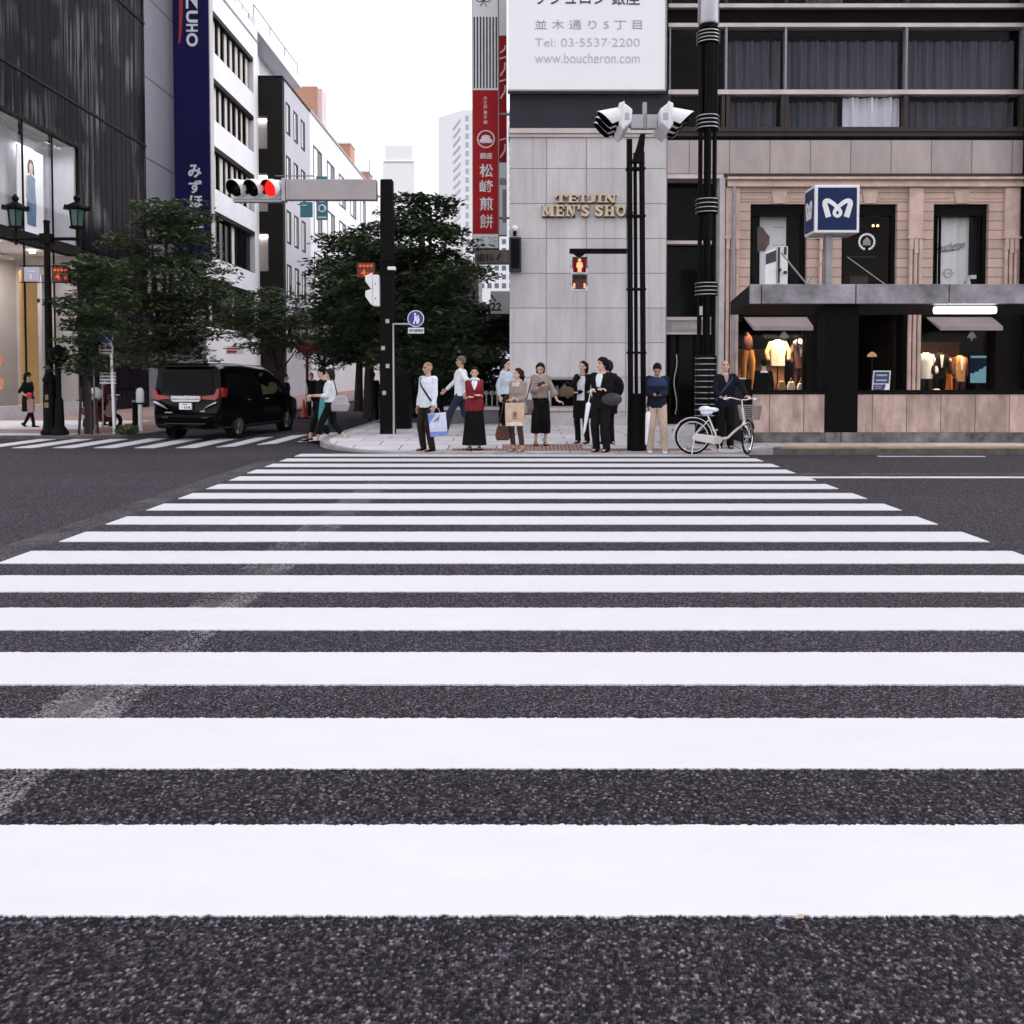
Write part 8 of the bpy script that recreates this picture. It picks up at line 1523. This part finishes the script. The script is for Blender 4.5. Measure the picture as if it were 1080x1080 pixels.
# two women walking left
A = person('woman in white blouse and dark trousers walking left over the side crossing', 349, 469.0, 1.62, -86, 'f', dict(lw=(-.12, .30, 1.10), rw=(.14, .32, 1.12), le=(-.4, -1, -.6), re=(.4, -1, -.6), la=(-.07, .30, .10), ra=(.07, -.32, .16), rf=34, lf=-10, lean=.04), [('pants', 'trousers', BLACKC, dict(wide=.022, hem=.15)), ('top', 'blouse', cloth('white_blouse', (.70, .72, .78)), dict(hem=.96, inf=.028, arm=.026, sleeve=1.5))], hair='bob', hairm=HAIRB, ground=-.03, shoes=(M['metal_black'], 'shoe'))
q = A['M'] @ Vector((.12, .18, .78)); T = thing('scarf', 'turquoise cloth hanging from the arm of the walking woman in white', 'scarf', tuple(q)); k = MB(); n = 10; k.loft([[(q.x + (x_ * w_), q.y + .012 * math.sin(x_ * 7) + b * .012, q.z + z_) for x_, b in [(-1, -1), (-.5, -1), (0, -1), (.5, -1), (1, -1), (1, 1), (.5, 1), (0, 1), (-.5, 1), (-1, 1)]] for w_, z_ in ((.09, -.36), (.10, -.2), (.08, .0), (.05, .28))]); k.build('cloth', cloth('turquoise_cloth', (.12, .42, .44)), T, smooth=50)
q = A['M'] @ Vector((-.0, -.26, .88)); q.y = A['M'].translation.y - .24; T = thing('shoulder_bag', 'large pale grey bag hanging behind the walking woman in white', 'bag', tuple(q)); k = MB(); k.loft([[(q.x + a * w_ + .1 * z_, q.y + b * d_, q.z + z_) for a, b in ((-1, -1), (1, -1), (1, 1), (-1, 1))] for w_, d_, z_ in ((.17, .06, -.16), (.19, .08, -.02), (.10, .03, .18))]); k.build('bag_body', cloth('pale_grey_bag', (.36, .33, .36), .7), T, bevel=.04); k = MB(); k.tube([(q.x - .06, q.y, q.z + .18), (q.x - .13, q.y + .05, q.z + .42), (q.x - .19, q.y + .12, q.z + .60)], .012, 6); k.build('strap', CHAR, T)
person('person in black peaked cap walking left beside the woman in white', 340, 467.0, 1.66, -88, 'm', dict(lw=(-.12, .22, 1.0), rw=(.14, .26, 1.06), la=(-.07, -.22, .12), ra=(.07, .30, .10), lf=20), [('pants', 'trousers', BLACKC, dict(wide=.012, hem=.13)), ('top', 'jacket', BLACKC, dict(hem=.82, inf=.028, arm=.02)), ('cap', 'cap', BLACKC)], hair='short', ground=-.04, shoes=(M['metal_black'], 'shoe'))
# woman in black at far left
A = person('woman in black dress and hat walking right along the lit shop front', 30.5, 450.5, 1.62, 80, 'f', dict(lw=(-.20, -.10, .95), rw=(.20, .10, 1.0), la=(-.07, -.22, .13), ra=(.07, .24, .09), lf=28), [('pants', 'leggings', BLACKC, dict(hem=.04)), ('top', 'dress', BLACKC, dict(hem=.50, inf=.035, arm=.03, sleeve=1.0, flare=.12)), ('hat', 'hat', BLACKC)], hair='bob', ground=-.12, shoes=(M['metal_black'], 'shoe'))
q = A['M'] @ Vector((.20, .14, .95)); T = thing('handbag', 'red bag carried by the woman in black at the far left', 'bag', tuple(q)); k = MB(); k.ball((q.x + .10, q.y - .1, q.z + .02), (.09, .07, .08), 14, 9); k.build('bag_body', cloth('red_bag', (.60, .06, .05), .5), T, smooth=True); k = MB(); k.loft([[(q.x + .12 + a * w_, q.y - .05 + b * .05, q.z + z_) for a, b in ((-1, -1), (1, -1), (1, 1), (-1, 1))] for w_, z_ in ((.09, -.5), (.10, -.1))]); k.build('bag_pouch', cloth('pinkish_bag', (.36, .24, .22), .7), T, bevel=.01)
# silhouettes in the shade
person('dark figure half hidden behind the tall brown utility cabinet', 431.5, 447.0, 1.64, -80, 'm', dict(rw=(.16, .26, 1.1)), [('pants', 'trousers', BLACKC), ('top', 'jacket', BLACKC, dict(inf=.03))], low=True, Y=25.2)
person('dark figure pushing along the far side of the tree shaded street', 393.5, 434.0, 1.70, 170, 'm', dict(la=(-.07, -.15, .12), ra=(.07, .18, .09)), [('pants', 'trousers', BLACKC), ('top', 'jacket', BLACKC, dict(inf=.03))], low=True, Y=29, ground=-.15)
person('man in white shirt and dark vest far off by the white shop wall', 329, 437.0, 1.66, 20, 'm', dict(), [('pants', 'trousers', BLACKC), ('top', 'shirt', WHITE_SHIRT, dict(inf=.02)), ('top', 'vest', BLACKC, dict(inf=.03, sleeve=.2))], low=True, Y=33, ground=-.14)
person('dark figure by the front of the black van', 302, 440.0, 1.66, 100, 'f', dict(), [('skirt', 'skirt', BLACKC, dict(hem=.4)), ('top', 'jacket', BLACKC, dict(inf=.03))], low=True, Y=30.5, ground=-.18)
person('person in dark maroon clothes crouched on a scooter behind the young tree', 107, 447, 1.55, 150, 'm', dict(lw=(-.2, .34, 1.0), rw=(.2, .34, 1.0), la=(-.16, .2, .2), ra=(.16, .2, .2), lean=.25), [('pants', 'trousers', BLACKC), ('top', 'jacket', cloth('maroon_cloth', (.06, .012, .014)), dict(inf=.035))], low=True, Y=25.6, ground=-.12)
# ------------------------------------------------------------------ scooter behind the tree
def scooter():
    Y = 25.2; x = AX(108, Y, 440); T = thing('scooter', 'dark red delivery scooter with a white round box parked behind the young tree', 'scooter', (x, Y, -.12), R(74)); 
    for q in (-.5, .55): k = MB(); k.ring((q, 0, .23), (0, 1, 0), .17, .055, 24, 8); k.build('wheel', M['rubber'], T, local=True, smooth=True)
    k = MB(); k.loft([[(q, s * w_, z_) for s, z_ in ((-1, a), (1, a), (1, b), (-1, b))] for q, w_, a, b in ((-.7, .10, .5, .66), (-.3, .16, .34, .72), (.0, .14, .24, .40), (.25, .13, .24, .36), (.36, .17, .28, .85), (.44, .12, .5, .95))]); k.build('body', mat('maroon_scooter_paint', (.10, .012, .015), .3), T, local=True, bevel=.04)
    k = MB(); k.tube([(.5, 0, .3), (.38, 0, .98)], .03, 8); k.tube([(.36, -.3, 1.0), (.38, 0, .98), (.36, .3, 1.0)], .018, 8); k.build('handlebar', M['steel'], T, local=True); k = MB(); k.ball((-.25, 0, .76), (.34, .14, .07), 14, 8); k.build('seat', M['rubber'], T, local=True, smooth=True)
    q = thing('helmet', 'white round helmet resting on the scooter behind the young tree', 'helmet', (x - .05, Y - .25, .78)); k = MB(); k.ball((x - .05, Y - .3, .92), (.19, .19, .19), 16, 12); k.build('shell', M['white'], q, smooth=True); k = MB(); k.ball((x - .05, Y - .36, .89), (.14, .14, .08), 12, 8); k.build('visor', M['ink_grey'], q, smooth=True)
scooter()

# ------------------------------------------------------------------ shop window displays
def displays():
    Yd = YF + .75; fl = .95; X = lambda p: AX(p, Yd, 390); Z = lambda p: AZ(p, Yd)
    cream = cloth('cream_jacket', (.66, .58, .45)); gold = cloth('gold_jacket', (.50, .34, .16)); orange = cloth('orange_trousers', (.50, .20, .05)); brown = cloth('brown_tweed', (.10, .04, .035)); white = cloth('white_knit', (.78, .74, .68)); tan = cloth('tan_leather_goods', (.38, .22, .10)); dk = BLACKC
    fl_ = thing('display_platform', 'dark platform under the dummies inside the left shop window', 'platform', (X(812), Yd, .12)); k = MB(); k.box(X(779), X(849), YF + .22, YF + 1.6, .1, fl); k.build('top', M['dark2'], fl_)
    fl_ = thing('display_platform', 'dark platform under the suited dummies inside the right shop window', 'platform', (X(1005), Yd, .12)); k = MB(); k.box(X(969), X(1044), YF + .22, YF + 1.6, .1, fl); k.build('top', M['dark2'], fl_)
    def bust(label, px, top, m, m2=None, sleeve=True, w=.20, neck=None, lower=None, gr=None):
        x, zt = X(px), Z(top); T = thing('mannequin', label, 'mannequin', (x, Yd, fl), 0, gr); k = MB(); n = 18
        k.loft([[(x + rx * w / .2 * math.cos(a), Yd + ry * math.sin(a), zt + z) for a in [2 * math.pi * i / n for i in range(n)]] for rx, ry, z in ((.17, .12, -.70), (.165, .115, -.45), (.19, .125, -.22), (.17, .11, -.08), (.06, .06, 0))]); k.build('torso', m, T, smooth=60)
        k = MB(); k.cyl((x, Yd, fl), (x, Yd, zt - .69), .02, 8); k.lathe([(.16, 0), (.15, .02)], (x, Yd, fl), 16); k.cyl((x, Yd, zt - .01), (x, Yd, zt + .06), .035, 8); k.build('stand', M['metal_black'], T)
        if sleeve:
            for s in (-1, 1): k = MB(); k.tube([(x + s * w * .8, Yd, zt - .10), (x + s * w * 1.25, Yd - .02, zt - .32), (x + s * w * 1.15, Yd - .08, zt - .52)], [.065, .058, .05], 10, round_ends=True); k.build('sleeve', m2 or m, T, smooth=60)
        if neck: k = MB(); k.prism([(-.05, 0), (.05, 0), (.015, -.34), (-.015, -.34)], lambda a, b: (x + a, Yd - .135, zt - .06 + b), lambda a, b: (x + a, Yd - .12, zt - .06 + b)); k.build('shirt_front', neck, T)
        if lower:
            for s in (-1, 1): k = MB(); k.tube([(x + s * .085, Yd, zt - .62), (x + s * .09, Yd + .01, zt - 1.05), (x + s * .085, Yd, zt - 1.38)], [.09, .07, .06], 10); k.build('trouser_leg', lower, T, smooth=60)
        return T
    bust('dummy in a cream and gold jacket inside the left shop window', 820, 358.5, cream, gold, w=.24)
    bust('dummy in a brown jacket with white scarf at the right of the left shop window', 843, 361, brown, brown, w=.20, neck=white, lower=brown)
    s = thing('scarf', 'white striped scarf round the shoulders of the brown jacketed dummy', 'scarf', (X(843), Yd, Z(368))); k = MB(); k.ball((X(843), Yd - .02, Z(362)), (.19, .16, .11), 14, 9); k.build('wrap', white, s, smooth=True); k = MB(); k.box(X(838), X(839.5), Yd - .19, Yd - .165, Z(372), Z(357)); k.tube([(X(836), Yd - .17, Z(360)), (X(846), Yd - .19, Z(368))], .02, 6); k.build('stripe', dk, s)
    T = thing('mannequin', 'dummy legs in orange trousers at the left of the left shop window', 'mannequin', (X(788), Yd, fl)); x = X(788); k = MB(); k.tube([(x - .03, Yd, Z(370)), (x - .09, Yd, Z(382)), (x - .09, Yd, Z(399))], [.12, .095, .06], 12); k.tube([(x + .05, Yd, Z(370)), (x + .13, Yd, Z(382)), (x + .13, Yd + .05, Z(401))], [.12, .095, .06], 12); me_ = k; k.build('trousers', orange, T, smooth=60); k = MB(); k.ball((x, Yd, Z(362)), (.15, .11, .26), 12, 9); k.ball((x - .02, Yd, Z(353)), (.07, .08, .1)); k.build('torso', brown, T, smooth=True); k = MB(); k.cyl((x, Yd, fl), (x, Yd, Z(372)), .02, 8); k.build('stand', M['metal_black'], T)
    for i, (px, a) in enumerate(((821, 11), (831, 10), (841.5, 8))):
        T = thing('shop_bag', ('larger tan leather bag on the left window floor', 'cream leather bag in the middle of the left window floor', 'small cream bag at the right of the left window floor')[i], 'bag', (X(px), Yd - .3, fl), group='bags on the left shop window floor'); k = MB(); x = X(px); k.loft([[(x + q * w_, Yd - .3 + b * .05, z_) for q, b in ((-1, -1), (1, -1), (1, 1), (-1, 1))] for w_, z_ in ((.09 + .01 * a / 10, fl + .02), (.11, fl + .16), (.07, fl + .12 + .02 * a))]); k.build('bag_body', (tan, cream, cream)[i], T, bevel=.02); k = MB(); k.tube([(x - .05, Yd - .3, fl + .3), (x, Yd - .3, fl + .42), (x + .05, Yd - .3, fl + .3)], .01, 6); k.build('bag_handle', tan, T)
    bust('dummy in a white polo shirt at the left of the right shop window', 976.5, 372, white, white, w=.22, lower=cloth('grey_trousers', (.04, .035, .035)))
    bust('dummy in a dark suit with white shirt front in the right shop window', 991, 372, CHAR, CHAR, w=.20, neck=white, lower=CHAR)
    bust('dummy in a tan waistcoat deeper in the right shop window', 1012, 375, tan, brown, w=.17, neck=white, lower=brown)
    T = thing('hat', 'small white hat on the floor of the right shop window', 'hat', (X(982.5), Yd - .3, fl)); k = MB(); k.lathe([(.16, 0), (.16, .015), (.10, .02), (.09, .11), (.05, .13)], (X(982.5), Yd - .3, fl + .001), 18); k.build('crown', white, T, smooth=40); k = MB(); k.ring((X(982.5), Yd - .3, fl + .035), (0, 0, 1), .10, .008, 20, 5); k.build('band', tan, T)
    T = thing('display_table', 'warm wooden table with tan goods inside the right shop window', 'table', (X(1006), Yd + .6, fl)); k = MB(); k.box(X(992), X(1013), Yd + .4, Yd + .9, Z(382), Z(380.5)); k.build('table_top', mat('golden_wood', (.50, .27, .08), .5), T); k = MB(); [k.box(X(a), X(a) + .05, Yd + b, Yd + b + .05, .12, Z(382) - .002) for a in (993, 1011) for b in (.42, .82)]; k.build('leg', M['wood'], T); 
    for i, px in enumerate((995, 1008)): q = thing('folded_clothes', ('folded tan garment at the left end of the wooden display table', 'folded cream garment at the right end of the wooden display table')[i], 'clothes', (X(px), Yd + .6, Z(380)), group='folded clothes on the display table'); k = MB(); k.box(X(px) - .14, X(px) + .14, Yd + .45, Yd + .8, Z(380.3), Z(378)); k.build('fold', (tan, cream)[i], q, bevel=.02); k = MB(); k.box(X(px) - .12, X(px) + .12, Yd + .47, Yd + .78, Z(378) + .003, Z(376.2)); k.build('fold', (cream, tan)[i], q, bevel=.02)
    Ys = YF - .7; T = thing('screen_stand', 'tall black framed screen showing a pale blue mountain picture before the right shop window', 'screen', (AX(1031, Ys), Ys, .12)); xa, xb, za, zb = AX(1022, Ys), AX(1041, Ys), AZ(405, Ys), AZ(374, Ys)
    k = MB(); k.box(xa, xb, Ys, Ys + .08, za, zb); k.box((xa + xb) / 2 - .04, (xa + xb) / 2 + .04, Ys + .01, Ys + .07, .12, za - .002); k.box(xa, xb, Ys - .1, Ys + .2, .12, .15); k.build('frame', M['metal_black'], T)
    k = MB(); k.box(xa + .03, xb - .03, Ys - .006, Ys - .001, za + .03, zb - .03); k.build('screen', emit_mat('screen_dark', (.012, .02, .04), .4), T)
    W, Hh = xb - xa - .06, zb - za - .06; F0 = lambda a, b: (xa + .03 + a * W, Ys - .010, za + .03 + b * Hh); F1 = lambda a, b: (xa + .03 + a * W, Ys - .0065, za + .03 + b * Hh); k = MB(); k.prism([(0, 0), (1, 0), (1, .62), (.86, .58), (.72, .5), (.6, .52), (.5, .40), (.34, .42), (.2, .34), (0, .36)], F0, F1); k.prism([(0, .92), (1, .92), (1, 1), (0, 1)], F0, F1); k.build('lit_picture', emit_mat('screen_blue', (.22, .42, .52), .32), T)
    Yb = YF - .9; T = thing('easel_sign', 'tilted white framed sign with dark blue text blocks before the shop door', 'sign', (AX(933, Yb), Yb, .12)); P = lambda a, b: (AX(922 + 21 * a + 4 * b - 2, Yb), Yb - .0 + .15 * b, AZ(415, Yb) + (AZ(391, Yb) - AZ(415, Yb)) * b)
    k = MB(); k.prism([(0, 0), (.86, 0), (.86, 1), (.0, 1)], lambda a, b: P(a, b), lambda a, b: (P(a, b)[0], P(a, b)[1] + .04, P(a, b)[2])); k.tube([(P(.4, 0)[0], Yb + .3, .12), P(.4, .6)], .02, 6); k.tube([(P(.1, 0)[0], Yb, .12), P(.1, .02)], .02, 6); k.tube([(P(.7, 0)[0], Yb, .12), P(.7, .02)], .02, 6); k.build('board', M['white'], T)
    k = MB(); off = lambda d: (lambda a, b: (P(a, b)[0], P(a, b)[1] - d, P(a, b)[2])); [k.prism(q, off(.008), off(.002)) for q in ([(.04, .44), (.80, .44), (.80, .96), (.04, .96)], [(.04, .04), (.50, .04), (.60, .2), (.66, .40), (.04, .40)])]; k.build('blue_panel', mat('easel_blue', (.02, .04, .12), .5), T); k = MB(); [k.prism([(.14, b), (.68, b), (.68, b + .08), (.14, b + .08)], off(.014), off(.009)) for b in (.76, .54)]; [k.prism([(.12, b), (.45, b), (.45, b + .03), (.12, b + .03)], off(.014), off(.009)) for b in (.30, .22, .12)]; k.build('text_bar', mat('easel_grey', (.35, .37, .45), .6), T)
    Yp = YF - 1.4; T = thing('poster_stand', 'white poster stand with a red spot left of the subway end panel', 'sign', (AX(783.5, Yp), Yp, .12)); k = MB(); k.box(AX(780, Yp), AX(787, Yp), Yp, Yp + .04, .12, AZ(398.5, Yp)); k.build('board', M['white'], T); k = MB(); k.cyl((AX(783.4, Yp), Yp - .008, AZ(404.5, Yp)), (AX(783.4, Yp), Yp - .002, AZ(404.5, Yp)), .085, 20); k.box(AX(780.6, Yp), AX(786.4, Yp), Yp - .006, Yp - .002, AZ(413, Yp), AZ(411.8, Yp)); k.build('print', mat('poster_red', (.50, .03, .03), .5), T)
    for lab, px, top, w_, h_, m in (('small red lamp glowing inside the dark middle shop doorway', 938.5, 361, .10, .19, emit_mat('red_lamp_glow', (1, .05, .03), .4)), ('small domed table lamp inside the dark middle shop doorway', 919.5, 371, .13, .14, emit_mat('warm_lamp_glow', (1, .55, .28), .25))):
        Yq = YF + 1.6; T = thing('table_lamp', lab, 'lamp', (AX(px, Yq), Yq, .9)); k = MB(); c = (AX(px, Yq), Yq, AZ(top, Yq) - h_); k.lathe([(w_, 0), (w_ * .9, h_ * .45), (w_ * .5, h_ * .8), (.02, h_)], c, 16); k.build('lamp_shade', m, T, smooth=50); k = MB(); k.cyl((c[0], c[1], .9), (c[0], c[1], c[2]), .02, 8); k.lathe([(.1, 0), (.09, .03)], (c[0], c[1], .9), 14); k.build('stand', M['metal_brown'], T)
    Yq = YF + 1.6; T = thing('counter', 'dark counter carrying two small lamps inside the middle shop doorway', 'counter', (AX(930, Yq), Yq, .12)); k = MB(); k.box(AX(908, Yq), AX(947, Yq), Yq - .3, Yq + .3, .1, .86); k.build('body', M['dark2'], T); k = MB(); k.box(AX(907, Yq), AX(948, Yq), Yq - .32, Yq + .32, .863, .898); k.build('counter_top', M['metal_brown'], T)
    # lit lamps of the shop: ceiling spots (visible fittings, each with its own light)
    lz = AZ(331, YF) - .12
    for i, (px, e, tgt, colr) in enumerate(((795, 90, 790, (1, .72, .42)), (818, 150, 818, (1, .82, .58)), (842, 160, 842, (1, .82, .6)), (978, 80, 978, (1, .8, .6)), (1000, 130, 1003, (1, .66, .36)), (1030, 170, 1030, (1, .55, .28)))):
        x = X(px); T = thing('ceiling_spot', 'small ceiling spotlight, %s' % ('leftmost in the left shop window', 'middle one in the left shop window', 'rightmost in the left shop window', 'leftmost in the right shop window', 'middle one in the right shop window', 'rightmost in the right shop window')[i], 'spotlight', (x, YF + .45, lz), group='shop window spotlights'); k = MB(); k.cyl((x, YF + .45, lz + .1), (x, YF + .45, lz), .04, 12); k.build('housing', M['metal_black'], T); k = MB(); k.cyl((x, YF + .45, lz - .002), (x, YF + .45, lz - .008), .032, 12); k.build('bulb', emit_mat('spot_bulb', (1, .85, .65), 4) if i == 0 else bpy.data.materials['spot_bulb'], T)
        ld = bpy.data.lights.new('spot_light', 'SPOT'); ld.energy = e; ld.color = colr; ld.spot_size = R(75); ld.spot_blend = .6; ld.shadow_soft_size = .04; lo = bpy.data.objects.new('spot_light', ld); link(lo); lo.parent = T; lo.location = (0, -.02, -.02); d = Vector((X(tgt) - x, .32, -1.5)); lo.rotation_euler = d.to_track_quat('-Z', 'Y').to_euler()
displays()
person('person in black with their back turned, looking into the left shop window', 805, 440, 1.72, 172, 'm', dict(), [('pants', 'trousers', BLACKC), ('top', 'coat', BLACKC, dict(hem=.7, inf=.03)), ('patch', 'collar', WHITE_SHIRT, dict(a0=(150, 150), a1=(210, 210), z0=1.39, z1=1.43, off=.036))], low=True, Y=21.9, ground=.12)
